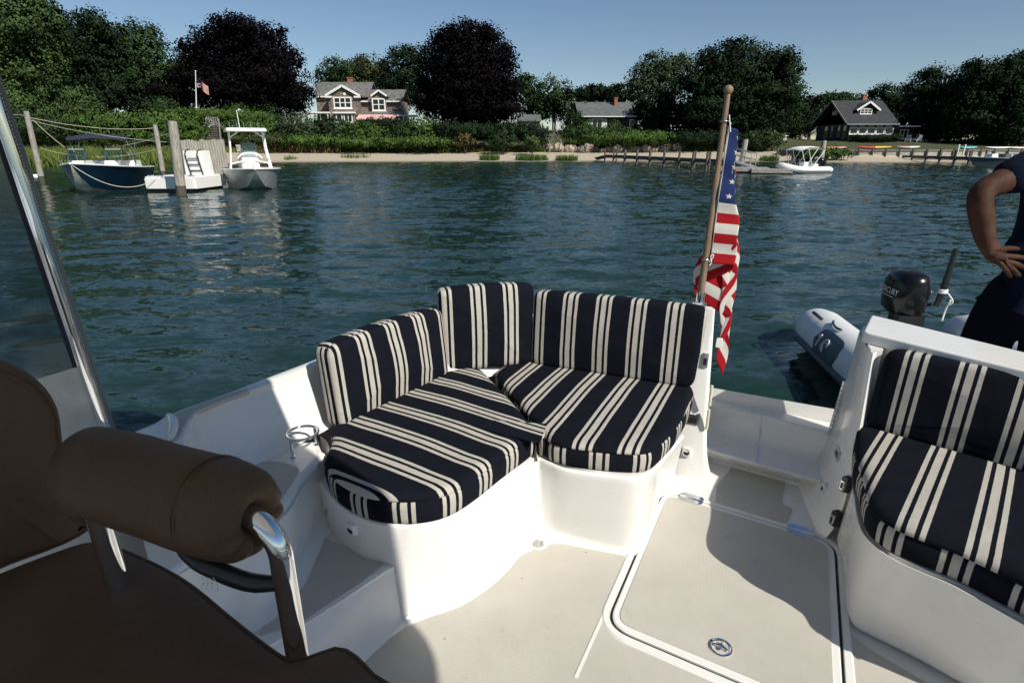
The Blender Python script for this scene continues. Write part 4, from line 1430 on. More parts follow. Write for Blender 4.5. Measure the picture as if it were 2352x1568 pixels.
# backrest at far left
bo = [(-320, 1400), (-330, 900), (-200, 820), (-60, 818), (40, 838), (110, 882), (148, 940), (160, 1010), (168, 1090), (190, 1160), (222, 1222), (60, 1300)]
bc = B(20, 1250, ZC + 0.02)
nb = (Vector((0, 0, CAMZ)) - bc); nb.z = 0; nb.normalize()
nb = (nb + Vector((0.35, -0.1, 0.15))).normalized()
bo3 = catmull([hit(x, y, bc, nb) for x, y in bo], 80, True)
fr = frame(bc, nb)
fi = fr.inverted()
b2 = [Vector(((fi @ p).x, (fi @ p).y)) for p in bo3]
if area2(b2) < 0: b2 = b2[::-1]
c2 = sum(b2, Vector((0, 0))) / len(b2)
mb = MB(); rws = []
for d, z in ((0.03, -0.12), (0.006, -0.10), (0.0, -0.06), (0.003, -0.03), (0.012, -0.012), (0.03, -0.002), (0.06, 0.004)):
    rws.append([fr @ Vector((q.x, q.y, z)) for q in offset2(b2, d)])
pc = fr @ Vector((c2.x, c2.y, 0.014))
for s in (0.75, 0.5, 0.25, 0.06):
    rws.append([pc + (p - pc) * s for p in rws[6]])
mb.loft(rws, closed=True); mb.poly(rws[-1]); mb.poly(list(reversed(rws[0])))
mb.build('backrest', M['vinyl'], chair, smooth=60)
mb = MB(); mb.tube(rws[4], 0.0032, 6, closed=True); mb.build('piping', M['vinyl'], chair)
mb = MB(); mb.tube([Vector((-0.62, 0.42, SOLE)), Vector((-0.62, 0.42, SOLE + ZC - 0.10))], 0.045, 20)
lathe(mb, Vector((-0.62, 0.42, SOLE)), [(0.16, 0.0), (0.155, 0.012), (0.06, 0.02), (0.046, 0.04)])
mb.build('pedestal', M['steel'], chair)

# ================================================================ FLAGSTAFF AND FLAG
sb = B(1607, 694, ZT + 0.005)
st_ = at(1673, 207, sb.y + 0.05)
stf = root('flagstaff', sb, 'weathered wooden flagstaff with ball top standing on the white transom', 'flagstaff')
sdv = (st_ - sb)
mb = MB(); mb.tube([sb + sdv * (i / 12) for i in range(13)], [lerp(0.0165, 0.0115, i / 12) for i in range(13)], 18)
mb.build('pole', M['teakpole'], stf)
mb = MB(); mb.ball(st_, 0.0205, 20, 14)
mb.build('ball_finial', M['teakpole'], stf)
mb = MB(); mb.tube([sb - sdv.normalized() * 0.02, sb + sdv * 0.055], 0.021, 18)
mb.tube([sb - Vector((0, 0, 0.006)), sb + Vector((0, 0, 0.004))], 0.034, 18)
mb.build('socket', M['chrome'], stf)
for f in (0.865, 0.22):
    c = sb + sdv * f
    mb = MB(); mb.tube([c + Vector((math.cos(t) * 0.018, math.sin(t) * 0.018, 0)) for t in [2 * math.pi * i / 16 for i in range(16)]], 0.0022, 6, closed=True)
    mb.tube([c + Vector((0.017, -0.006, 0)), c + Vector((0.028, -0.012, -0.012))], 0.003, 6)
    mb.build('cleat_ring', M['dullsteel'], stf)
mb = MB()
c = sb + sdv * 0.21 + Vector((0.012, -0.016, 0))
mb.tube(catmull([c, c + Vector((0.012, -0.004, 0.016)), c + Vector((0.016, -0.004, 0.034)), c + Vector((0.004, -0.004, 0.026)), c + Vector((0.010, -0.004, -0.004)), c + Vector((0.002, -0.004, -0.016))], 24), 0.0022, 6)
c = sb + sdv * 0.86 + Vector((0.012, -0.014, 0))
mb.tube([c + Vector((0.002, 0, 0.03)), c + Vector((0.014, -0.006, -0.04))], 0.0022, 6)
mb.build('halyard', M['whitecanvas'], stf)

def flag_mats():
    res = []
    for nm, col in (('flag_red', (0.31, 0.006, 0.011)), ('flag_white', (0.54, 0.52, 0.48)), ('flag_blue', (0.012, 0.026, 0.10))):
        res.append(simple(nm, col, 0.8, 0, 0.08, 12, bump=0.25, bscale=90, bdist=0.002, spec=0.2))
    return res
FM = flag_mats()
HN, VN = 78, 72
hoist_top = sb + sdv * 0.845 + Vector((0.014, -0.012, 0))
hoist_bot = sb + sdv * 0.205 + Vector((0.016, -0.016, 0))
FLY = 0.95
rt = Vector((0.905, -0.42, 0)).normalized()        # towards the right as seen from the cockpit
bk = Vector((0.42, 0.905, 0)).normalized()          # away from the cockpit
def flag_pt(h, v):
    """h 0..1 down the hoist, v 0..1 along the fly; the cloth hangs in three folds"""
    p = hoist_top.lerp(hoist_bot, h)
    s = v * FLY
    w1 = lerp(0.042, 0.110, sstep(0.0, 1.0, h))
    lo = sstep(0.30, 0.95, h)
    K = [(0.0, 0.0, 0.0, 0.0), (w1 * 1.15, w1, 0.012, 0.004 + 0.02 * (1 - h)), (0.34, lerp(w1 * 0.25, -0.075, lo), 0.050, 0.11 + 0.05 * h), (0.62, lerp(w1 * 1.1, 0.125, h), 0.072, lerp(0.28, 0.29, h)), (0.82, lerp(w1 * 0.6, 0.075, h), 0.050, lerp(0.40, 0.46, h)), (0.96, lerp(w1, 0.125, h), 0.060, lerp(0.47, 0.57, h))]
    for (s0, *a), (s1, *b) in zip(K, K[1:]):
        if s <= s1 or s1 == K[-1][0]:
            t = min(1, (s - s0) / (s1 - s0)); t2 = t * t * (3 - 2 * t)
            r, k, d = lerp(a[0], b[0], t2), lerp(a[1], b[1], t2), lerp(a[2], b[2], t)
            break
    d *= lerp(0.75, 1.0, h)
    # narrow towards the tip of the hanging corner
    wv = 0.006 * math.sin(9 * h + 14 * v) + 0.004 * math.sin(23 * h - 6 * v)
    return p + rt * (r + wv * sstep(0, 0.15, v)) + bk * (k + wv) + Vector((0, 0, -d))
mb = MB()
grid = [[flag_pt(i / HN, j / VN) for j in range(VN + 1)] for i in range(HN + 1)]
fl = root('flag', hoist_bot, 'red, white and blue stars and stripes flag hanging limp from the wooden flagstaff', 'flag')
for i in range(HN):
    for j in range(VN):
        stripe = int(i / HN * 13)
        if j < 1: mi = 1
        elif j / VN < 0.42 and stripe < 7: mi = 2
        else: mi = 0 if stripe % 2 == 0 else 1
        mb.add([grid[i][j], grid[i][j + 1], grid[i + 1][j + 1], grid[i + 1][j]], [(0, 1, 2, 3)], mi)
o = mb.build('cloth', FM, fl, smooth=0)
bm = bmesh.new(); bm.from_mesh(o.data); bmesh.ops.remove_doubles(bm, verts=bm.verts, dist=0.0002); bm.to_mesh(o.data); bm.free()
o.data.polygons.foreach_set('use_smooth', [True] * len(o.data.polygons))
sol = o.modifiers.new('thickness', 'SOLIDIFY'); sol.thickness = 0.0012
# stars follow the cloth on both faces
def star(h, v, r, parent, sgn):
    e = 0.004
    c = flag_pt(h, v)
    du = (flag_pt(h, v + e) - flag_pt(h, v - e)).normalized(); dv = (flag_pt(h - e, v) - flag_pt(h + e, v)).normalized()
    n = du.cross(dv).normalized() * sgn
    k = [r if i % 2 == 0 else r * 0.42 for i in range(10)]
    mb = MB()
    pts = []
    for i in range(10):
        a = math.pi / 2 + i * math.pi / 5
        uu, hh = k[i] * math.cos(a) / FLY, -k[i] * math.sin(a) / (hoist_top - hoist_bot).length
        pts.append(flag_pt(h + hh, v + uu) + n * 0.0022)
    mb.add([c + n * 0.0022] + pts, [(0, 1 + i, 1 + (i + 1) % 10) for i in range(10)])
    mb.build('star', FM[1], parent, smooth=0)
for row in range(9):
    for col in range(6 if row % 2 == 0 else 5):
        h = 7 / 13 * (row + 1) / 10
        v = 0.02 + 0.40 * ((2 * col + (1 if row % 2 == 0 else 2)) / 12)
        star(h, v, 0.0135, fl, 1 if v < 0.085 else -1)
        star(h, v, 0.0135, fl, -1 if v < 0.085 else 1)

# ================================================================ VEGETATION
def mesh_np(name, verts, faces4, mat, parent, tint=None, tri=False, normals=None):
    me = bpy.data.meshes.new(name)
    k = 3 if tri else 4
    nv, nf = len(verts), len(faces4)
    me.vertices.add(nv)
    me.vertices.foreach_set('co', np.asarray(verts, dtype=np.float32).ravel())
    me.loops.add(nf * k)
    me.loops.foreach_set('vertex_index', np.asarray(faces4, dtype=np.int32).ravel())
    me.polygons.add(nf)
    me.polygons.foreach_set('loop_start', np.arange(0, nf * k, k, dtype=np.int32))
    me.polygons.foreach_set('loop_total', np.full(nf, k, dtype=np.int32))
    me.materials.append(mat)
    if tint is not None:
        a = me.attributes.new('tint', 'FLOAT', 'POINT')
        a.data.foreach_set('value', np.asarray(tint, dtype=np.float32))
    me.update(calc_edges=True)
    if normals is not None:
        me.polygons.foreach_set('use_smooth', np.ones(nf, dtype=bool))
        me.normals_split_custom_set_from_vertices(np.asarray(normals, dtype=np.float32).tolist())
    o = bpy.data.objects.new(name, me)
    COL.objects.link(o)
    if parent is not None:
        o.parent = parent
    return o

def foliage(lobes, leaf, dens, droop=0.0, clump=0.8, rag=0.16):
    """leaf quads gathered in clumps over the lobes of a crown; returns vertices, faces, tint"""
    V, Tn, NR = [], [], []
    for c, r in lobes:
        c = np.array(c); r = np.array(r)
        area = 4 * math.pi * ((r[0] * r[1]) ** 1.6 + (r[0] * r[2]) ** 1.6 + (r[1] * r[2]) ** 1.6) ** (1 / 1.6) / 3 ** (1 / 1.6)
        nl = int(area * dens * 3.6 / (leaf * leaf))
        ncl = max(6, int(area / (clump * clump) * 0.9))
        d = RNG.normal(size=(ncl, 3)); d /= np.linalg.norm(d, axis=1)[:, None]
        rad = np.where(RNG.random(ncl) < 0.8, RNG.uniform(0.84, 1.0 + rag, ncl), RNG.uniform(0.4, 0.85, ncl))
        cc = c + d * r * rad[:, None]
        ctint = RNG.random(ncl) * 0.55 + 0.1
        idx = RNG.integers(0, ncl, nl)
        p = cc[idx] + RNG.normal(size=(nl, 3)) * clump * 0.42 * np.array([1, 1, 0.75])
        if droop:
            p[:, 2] -= droop * RNG.random(nl) ** 2
        nrm = d[idx] * 0.55 + RNG.normal(size=(nl, 3)) * 0.5 + np.array([0, 0, 0.35])
        nrm /= np.linalg.norm(nrm, axis=1)[:, None]
        a = np.cross(nrm, RNG.normal(size=(nl, 3))); a /= np.linalg.norm(a, axis=1)[:, None]
        b = np.cross(nrm, a)
        s = (leaf * RNG.uniform(0.5, 1.25, nl))[:, None]
        q = np.stack([p - a * s * 0.5, p + b * s * 0.42, p + a * s * 0.55, p - b * s * 0.42], 1)
        # big dim sprays deep inside the crown, so that it does not look hollow
        ni = max(8, nl // 16)
        di = RNG.normal(size=(ni, 3)); di /= np.linalg.norm(di, axis=1)[:, None]
        pi_ = c + di * r * RNG.uniform(0.2, 0.78, ni)[:, None]
        ai = RNG.normal(size=(ni, 3)); ai /= np.linalg.norm(ai, axis=1)[:, None]
        bi = np.cross(ai, RNG.normal(size=(ni, 3))); bi /= np.linalg.norm(bi, axis=1)[:, None]
        si = (leaf * RNG.uniform(1.6, 3.0, ni))[:, None]
        qi = np.stack([pi_ - ai * si * .5, pi_ + bi * si * .4, pi_ + ai * si * .5, pi_ - bi * si * .4], 1)
        fl = (np.cross(qi[:, 1] - qi[:, 0], qi[:, 2] - qi[:, 0]) * di).sum(1) < 0
        qi[fl] = qi[fl][:, ::-1]
        V.append(qi.reshape(-1, 3))
        Tn.append(np.repeat(RNG.uniform(0.1, 0.5, ni), 4))
        NR.append(np.repeat(di, 4, axis=0))
        Tn.append(np.repeat(np.clip(ctint[idx] + RNG.normal(size=nl) * 0.10, 0, 1), 4))
        # leaves of a clump face the way the clump bulges: out of the crown and out of the clump
        cn = (p - cc[idx]); cn /= (np.linalg.norm(cn, axis=1)[:, None] + 1e-6)
        nn = d[idx] * 0.7 + cn * 0.75 + nrm * 0.35
        nn /= np.linalg.norm(nn, axis=1)[:, None]
        gn = np.cross(q[:, 1] - q[:, 0], q[:, 2] - q[:, 0])
        fl = (gn * nn).sum(1) < 0
        q[fl] = q[fl][:, ::-1]
        V.append(q.reshape(-1, 3))
        NR.append(np.repeat(nn, 4, axis=0))
    V = np.concatenate(V); Tn = np.concatenate(Tn); NR = np.concatenate(NR)
    Fc = np.arange(len(V)).reshape(-1, 4)
    return V, Fc, Tn, NR

LEAF = dict(
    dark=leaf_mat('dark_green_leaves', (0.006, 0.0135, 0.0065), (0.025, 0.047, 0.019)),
    mid=leaf_mat('mid_green_leaves', (0.014, 0.031, 0.012), (0.058, 0.102, 0.036)),
    light=leaf_mat('light_green_leaves', (0.024, 0.047, 0.016), (0.098, 0.158, 0.052)),
    olive=leaf_mat('olive_leaves', (0.022, 0.034, 0.012), (0.09, 0.10, 0.034)),
    copper=leaf_mat('copper_beech_leaves', (0.0016, 0.0011, 0.0018), (0.0050, 0.0029, 0.0043)),
    hedge=leaf_mat('hedge_leaves', (0.026, 0.055, 0.012), (0.108, 0.178, 0.040)),
    grey=leaf_mat('grey_green_leaves', (0.024, 0.042, 0.022), (0.088, 0.128, 0.062)),
    straw=leaf_mat('dry_grass_leaves', (0.06, 0.052, 0.02), (0.22, 0.175, 0.08)),
    marsh=leaf_mat('marsh_grass_blades', (0.050, 0.078, 0.016), (0.165, 0.205, 0.050)))
BARK = simple('tree_bark', (0.05, 0.04, 0.032), 0.9, 0, 0.3, 3, bump=0.6, bscale=9, bdist=0.05)

def lobe_px(x, y, rx, ry, Y, depth=1.0):
    c = at(x, y, Y)
    k = Y / math.hypot(F, CY - HOR)
    return (c, (rx * k, rx * k * depth, ry * k))

def tree(name, label, Y, lobes, kind, leaf=0.33, dens=0.62, base=None, group=None, droop=0.0, trunk=0.35, clump=0.95, cat='tree', gy=None, rag=0.10):
    lb = [lobe_px(x, y, rx, ry, Y + (dy[0] if dy else 0)) for x, y, rx, ry, *dy in lobes]
    extra = []
    for c_, r0 in lb:                      # smaller boughs break up the outline
        for _ in range(max(2, int(r0[0] * 1.3))):
            t = random.uniform(-0.35, math.pi + 0.35); e = random.uniform(-0.9, 0.5)
            k = random.uniform(0.20, 0.34)
            extra.append((c_ + Vector((r0[0] * math.cos(t) * 0.86, r0[1] * e, r0[2] * math.sin(t) * 0.78)), (r0[0] * k, r0[1] * k, r0[2] * k * 0.8)))
    lb = lb + (extra if kind != 'copper' else extra[::2])
    bx = lobes[0][0] if base is None else base
    g = ground_at(bx, Y)
    r_ = root(name, g, label, cat, group)
    V, Fc, Tn, NR = foliage(lb, leaf, dens, droop, clump, rag)
    keep = V.reshape(-1, 4, 3)[:, :, 2].min(1) > g.z - 0.1
    V = V.reshape(-1, 4, 3)[keep].reshape(-1, 3); Tn = Tn.reshape(-1, 4)[keep].ravel(); NR = NR.reshape(-1, 4, 3)[keep].reshape(-1, 3); Fc = np.arange(len(V)).reshape(-1, 4)
    mesh_np('crown', V - np.array(g), Fc, LEAF[kind], r_, Tn, normals=NR)
    mb = MB()
    c0 = lb[0][0]
    top = c0 + Vector((0, 0, lb[0][1][2] * 0.5))
    g0 = g - Vector((0, 0, 0.3))
    bend = Vector((random.uniform(-.3, .3), random.uniform(-.3, .3), 0))
    mb.tube(catmull([g0, g0.lerp(top, 0.35) + bend, g0.lerp(top, 0.7), top], 9), [trunk * k for k in (1.25, 1.0, 0.9, 0.8, 0.68, 0.52, 0.38, 0.25, 0.1)], 8)
    for c, r in lb[:len(lobes)]:
        for _ in range(3):
            e = c + Vector((random.uniform(-.6, .6) * r[0], random.uniform(-.6, .6) * r[1], random.uniform(-.1, .6) * r[2]))
            s0 = g0.lerp(top, random.uniform(0.35, 0.75))
            mb.tube([s0, s0.lerp(e, 0.5) + Vector((0, 0, 0.3)), e], [trunk * 0.4, trunk * 0.25, trunk * 0.06], 6)
    mb.build('trunk', BARK, r_)
    return r_

def shrub(label, x, y, rx, ry, Y, kind='mid', leaf=0.24, dens=0.75, clump=0.55, group='shrubs on the bank', name='shrub', extra=(), cat='shrub'):
    lb = [lobe_px(x, y, rx, ry, Y)] + [lobe_px(a, b, c, d, Y) for a, b, c, d in extra]
    g = ground_at(x, Y)
    r_ = root(name, g, label, cat, group)
    V, Fc, Tn, NR = foliage(lb, leaf, dens, 0, clump, 0.12)
    mesh_np('foliage', V - np.array(g), Fc, LEAF[kind], r_, Tn, normals=NR)
    mb = MB()
    for k in range(4):
        e = lb[0][0] + Vector((random.uniform(-.5, .5) * lb[0][1][0], random.uniform(-.5, .5) * lb[0][1][1], 0))
        mb.tube([g - Vector((0, 0, 0.2)), e], [0.06, 0.02], 5)
    mb.build('stem', BARK, r_)
    return r_

# --- trees along the shore, left to right
tree('broadleaf_tree', 'tall light green tree at the upper left picture corner', 74, [(10, 70, 105, 90), (30, 165, 105, 80), (85, 45, 48, 45), (60, 215, 90, 50), (-60, 120, 110, 120)], 'light', base=-10, group='trees along the shore')
tree('broadleaf_tree', 'dark green dense tree second from the left picture edge', 88, [(225, 130, 82, 85), (185, 175, 78, 80), (245, 215, 95, 60), (205, 70, 40, 35), (150, 140, 40, 50)], 'dark', base=215, group='trees along the shore')
tree('broadleaf_tree', 'mid green tree between the dark tree and the left copper beech', 92, [(335, 150, 70, 80), (370, 200, 55, 60), (310, 105, 40, 35), (395, 235, 35, 35), (300, 200, 60, 55)], 'mid', base=340, group='trees along the shore')
tree('copper_beech_tree', 'broad dark purple copper beech behind the shore flagpole', 95, [(570, 150, 100, 85), (500, 165, 75, 80), (635, 190, 66, 70), (535, 95, 55, 38), (600, 95, 55, 36), (452, 140, 34, 25), (560, 215, 130, 48), (440, 190, 30, 40), (676, 225, 28, 34)], 'copper', base=565, group='trees along the shore', rag=0.16, trunk=0.6)
tree('broadleaf_tree', 'small dark green tree over the left end of the shingled house', 122, [(772, 163, 34, 26), (745, 195, 22, 30), (790, 185, 30, 25)], 'mid', base=765, group='trees along the shore')
tree('broadleaf_tree', 'yellowish olive tree rising behind the house chimney', 124, [(852, 165, 38, 35), (822, 160, 30, 22), (870, 190, 32, 30), (815, 190, 40, 20)], 'olive', base=850, group='trees along the shore')
tree('broadleaf_tree', 'dark green tree touching the left side of the big copper beech', 112, [(930, 165, 46, 48), (960, 140, 30, 28), (925, 205, 50, 40), (905, 230, 34, 30)], 'dark', base=930, group='trees along the shore')
tree('copper_beech_tree', 'huge round dark copper beech right of the shingled house', 94, [(1075, 130, 88, 72), (1075, 195, 106, 72), (1030, 165, 66, 80), (1125, 165, 62, 78), (1070, 245, 104, 42), (1075, 84, 44, 28), (1115, 250, 70, 40)], 'copper', base=1075, group='trees along the shore', trunk=0.8, droop=0.8, rag=0.08)
tree('broadleaf_tree', 'leafy green tree beside the right edge of the big copper beech', 112, [(1212, 215, 34, 36), (1232, 245, 36, 26), (1200, 190, 22, 18)], 'mid', base=1212, group='trees along the shore')
tree('broadleaf_tree', 'rounded green tree left of the grey roofed bungalow', 106, [(1272, 215, 36, 34), (1290, 245, 30, 28), (1255, 250, 30, 26)], 'mid', base=1272, group='trees along the shore')
tree('broadleaf_tree', 'distant low tree above the left end of the bungalow roof', 160, [(1362, 215, 40, 16), (1340, 222, 26, 14), (1400, 226, 30, 12)], 'dark', base=1362, leaf=0.6, group='trees along the shore')
tree('broadleaf_tree', 'distant dark round tree behind the bungalow chimney', 158, [(1412, 216, 32, 18), (1440, 224, 24, 15)], 'dark', base=1412, leaf=0.6, group='trees along the shore')
tree('oak_tree', 'airy grey green tree behind the right end of the bungalow', 112, [(1515, 150, 42, 26), (1480, 178, 36, 26), (1545, 175, 46, 36), (1505, 205, 56, 28), (1465, 192, 20, 12), (1575, 148, 26, 22)], 'grey', base=1520, dens=0.45, group='trees along the shore')
tree('broadleaf_tree', 'dark bushy tree covering the right corner of the bungalow', 99, [(1510, 250, 48, 36), (1540, 282, 55, 42), (1480, 262, 26, 20), (1500, 300, 40, 24)], 'dark', base=1520, group='trees along the shore')
tree('broadleaf_tree', 'very large dark tree behind the wooden flagstaff', 92, [(1690, 165, 88, 62), (1650, 215, 84, 75), (1730, 215, 90, 80), (1700, 270, 126, 55), (1610, 260, 52, 60), (1690, 118, 36, 22)], 'dark', base=1690, group='trees along the shore', trunk=0.7)
tree('broadleaf_tree', 'mid green tree on the right flank of the very large dark tree', 96, [(1788, 170, 42, 50), (1806, 225, 38, 46), (1770, 270, 56, 46), (1815, 265, 30, 36)], 'mid', base=1790, group='trees along the shore')
tree('broadleaf_tree', 'distant tree left of the dark lawn house', 140, [(1862, 245, 34, 22), (1845, 270, 26, 28)], 'dark', base=1855, leaf=0.55, group='trees along the shore')
tree('broadleaf_tree', 'distant low tree above the ridge of the dark lawn house', 150, [(1905, 232, 36, 14), (1950, 230, 34, 14)], 'mid', base=1910, leaf=0.55, group='trees along the shore')
tree('broadleaf_tree', 'dark tree behind the chimney of the lawn house', 118, [(2040, 225, 36, 30), (2075, 245, 42, 44), (2020, 245, 28, 26), (2030, 280, 40, 30)], 'dark', base=2050, group='trees along the shore')
tree('broadleaf_tree', 'dark tree right of the lawn house, second from the right', 100, [(2135, 205, 48, 42), (2160, 255, 60, 58), (2115, 255, 44, 50), (2140, 295, 56, 34)], 'dark', base=2135, group='trees along the shore')
tree('broadleaf_tree', 'massive dark tree filling the right picture edge', 92, [(2255, 190, 66, 48), (2225, 240, 62, 62), (2300, 235, 84, 84), (2350, 170, 62, 46), (2260, 290, 96, 42), (2390, 230, 90, 100)], 'dark', base=2280, group='trees along the shore', trunk=0.7)
tree('broadleaf_tree', 'lighter green tree low at the right picture edge', 86, [(2345, 280, 34, 46), (2375, 230, 40, 60)], 'mid', base=2350, group='trees along the shore')

# --- shrubs and hedges
S_ = shrub
S_('light green flowering shrub under the upper left tree', 60, 245, 70, 36, 72, 'light', extra=((20, 225, 60, 30), (110, 262, 50, 24)))
S_('pale blossoming shrub left of the navy boat canopy', 182, 240, 42, 34, 74, 'light', extra=((210, 258, 36, 22), (150, 262, 40, 24)))
S_('dark low shrub at the water edge behind the leftmost piling', 40, 290, 80, 30, 66, 'mid', extra=((110, 295, 50, 24),))
S_('vine covered bank behind the navy boat canopy', 240, 285, 70, 26, 70, 'hedge', extra=((180, 290, 60, 24), (300, 288, 50, 24)))
S_('vine covered bank behind the two middle pilings', 370, 282, 66, 26, 72, 'hedge', extra=((330, 290, 50, 22), (430, 290, 46, 22)))
S_('low tangled vines at the top of the marsh grass behind the leftmost piling', 90, 312, 60, 14, 68, 'hedge', extra=((20, 312, 60, 14), (150, 314, 40, 13)))
S_('low tangled vines at the top of the marsh grass behind the navy boat', 240, 314, 60, 13, 69, 'hedge', extra=((190, 312, 40, 13), (300, 314, 40, 13)))
S_('low tangled vines beside the wooden garden stairs', 400, 314, 60, 14, 71, 'hedge', extra=((350, 314, 40, 13), (450, 312, 30, 15)))
S_('low rough growth right of the wooden garden stairs', 545, 322, 36, 12, 78, 'olive', extra=((580, 324, 36, 11), (625, 322, 36, 13)))
S_('low green growth under the grey green shrub', 690, 325, 50, 12, 80, 'hedge', extra=((640, 326, 30, 11), (740, 325, 36, 12)))
S_('low green growth in front of the awning shrubs', 830, 327, 60, 10, 81, 'hedge', extra=((780, 327, 30, 10), (890, 327, 40, 10)))
S_('low green growth in front of the big copper beech', 960, 326, 50, 11, 81, 'hedge', extra=((1010, 327, 30, 8), (920, 328, 30, 9)))
S_('leafy conifer like shrub left of the shore flagpole', 370, 250, 36, 26, 84, 'mid', extra=((395, 262, 26, 16),))
S_('clipped green hedge running right from the flagpole', 500, 268, 70, 13, 84, 'hedge', leaf=0.18, extra=((560, 270, 60, 12), (440, 264, 40, 14), (615, 276, 34, 11)))
S_('rounded clipped hedge dome behind the blue umbrella', 553, 255, 38, 16, 90, 'hedge', leaf=0.18)
S_('light green round shrub right of the blue umbrella', 606, 252, 28, 18, 91, 'light')
S_('dark shrub left of the hedge dome', 526, 245, 22, 14, 93, 'grey')
S_('bushy bank below the clipped hedge by the wooden gate', 565, 298, 62, 20, 82, 'hedge', extra=((620, 300, 40, 20),))
S_('big grey green shrub left of the house porch', 676, 292, 46, 30, 83, 'grey', extra=((650, 305, 34, 22), (705, 305, 30, 22)))
S_('dark green shrub below the left porch', 742, 290, 36, 22, 86, 'dark', extra=((726, 305, 30, 20),))
S_('grey green round shrub below the bay window', 778, 298, 30, 22, 84, 'grey', extra=((770, 315, 32, 16),))
S_('green leafy shrub below the pink awning', 830, 305, 44, 22, 84, 'hedge', extra=((800, 315, 30, 16), (862, 312, 30, 18)))
S_('dark shrub hiding the ground floor below the dormer window', 872, 290, 40, 18, 87, 'dark', extra=((905, 292, 30, 16),))
S_('bright green shrub right of the pink awning', 925, 306, 26, 24, 83, 'mid', extra=((905, 318, 24, 14),))
S_('broad green shrub at the foot of the big copper beech', 968, 300, 44, 26, 84, 'hedge', extra=((1000, 312, 34, 20), (950, 318, 34, 14)))
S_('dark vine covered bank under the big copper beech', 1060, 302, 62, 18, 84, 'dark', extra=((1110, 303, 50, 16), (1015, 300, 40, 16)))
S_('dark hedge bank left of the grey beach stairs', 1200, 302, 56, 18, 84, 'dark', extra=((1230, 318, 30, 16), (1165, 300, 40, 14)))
S_('feathery green bush in front of the dark hedge bank', 1156, 318, 28, 18, 80, 'mid', extra=((1140, 326, 22, 12),))
S_('small bright bush beside the foot of the beach stairs', 1222, 326, 18, 14, 79, 'light')
S_('straw coloured shrub between the boulders', 1068, 322, 22, 12, 81, 'straw')
S_('reedy bank right of the grey beach stairs', 1330, 304, 46, 14, 86, 'mid', extra=((1375, 306, 40, 13), (1420, 308, 40, 12)))
S_('grassy bank below the bungalow windows', 1440, 316, 60, 12, 84, 'hedge', extra=((1380, 318, 50, 11), (1500, 318, 50, 12)))
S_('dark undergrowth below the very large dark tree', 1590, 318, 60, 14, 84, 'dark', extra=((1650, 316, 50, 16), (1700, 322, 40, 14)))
S_('green undergrowth left of the mown lawn', 1755, 322, 40, 20, 83, 'mid', extra=((1725, 322, 30, 18),))
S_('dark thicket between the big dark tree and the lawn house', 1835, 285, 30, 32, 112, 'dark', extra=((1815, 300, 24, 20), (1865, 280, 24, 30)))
S_('round clipped bush beside the bungalow door', 1409, 291, 13, 12, 97, 'hedge', leaf=0.16)
S_('dark bush left of the bungalow door', 1341, 290, 15, 13, 97, 'hedge', leaf=0.16)
S_('dark reddish bush at the left corner of the bungalow', 1312, 276, 26, 22, 96, 'dark')
S_('low planting under the lawn house windows', 1990, 317, 42, 5, 93.5, 'dark', leaf=0.16, extra=((2040, 316, 24, 7),))
S_('grass grown bush in front of the bulkhead behind the grey inflatable', 1868, 352, 34, 12, 70, 'hedge', leaf=0.2, extra=((1920, 352, 30, 10), (1840, 358, 20, 8)))

def blades(n, fx, hmin, hmax, w, seed=0):
    V = np.zeros((n, 4, 3)); t = np.zeros((n, 4))
    rs = np.random.default_rng(seed)
    for i in range(n):
        p = fx(rs)
        h = rs.uniform(hmin, hmax)
        a = rs.uniform(0, math.pi)
        d = np.array([math.cos(a), math.sin(a), 0]) * w * rs.uniform(0.6, 1.3) / 2
        lean = np.array([rs.normal() * 0.18, rs.normal() * 0.18, 0]) * h
        V[i] = [p - d, p + d, p + d * 0.6 + lean * 0.4 + [0, 0, h * 0.6], p + lean + [0, 0, h]]
        t[i] = np.clip(rs.normal() * 0.25 + 0.5 + 0.25 * noise.noise(Vector((p[0] * 0.3, p[1] * 0.3, 3))), 0, 1)
    return V.reshape(-1, 3), np.arange(n * 4).reshape(-1, 4), t.ravel()

def strip(x0, x1, d0, d1):
    def fx(rs):
        x = rs.uniform(x0, x1)
        X0 = px_ratio(x) * 60
        d = rs.uniform(d0, d1)
        Y = shore_y(px_ratio(x) * 60, 60) + d
        X = px_ratio(x) * Y
        return np.array([X, Y, ground_z(X, Y) - 0.05])
    return fx
V, Fc, Tn = blades(15000, strip(-250, 500, -2.2, 6.0), 0.9, 1.65, 0.075, 1)
tag(mesh_np('marsh_grass', V, Fc, LEAF['marsh'], None, Tn), 'bright green marsh grass along the left shore behind the boats', 'grass', kind='stuff')
V, Fc, Tn = blades(13000, strip(520, 1260, 12.0, 17.5), 0.35, 0.85, 0.08, 2)
tag(mesh_np('beach_grass', V, Fc, LEAF['marsh'], None, Tn), 'green grass band along the foot of the bank above the sand', 'grass', kind='stuff')
V, Fc, Tn = blades(7000, strip(1290, 1740, 13.5, 24), 0.5, 1.1, 0.09, 3)
tag(mesh_np('bank_grass', V, Fc, LEAF['hedge'], None, Tn), 'tall grass on the bank below the bungalow', 'grass', kind='stuff')
V, Fc, Tn = blades(2600, strip(560, 780, 10.5, 14), 0.6, 1.4, 0.08, 5)
tag(mesh_np('dry_grass', V, Fc, LEAF['straw'], None, Tn), 'straw coloured dry grass at the left end of the beach', 'grass', kind='stuff')
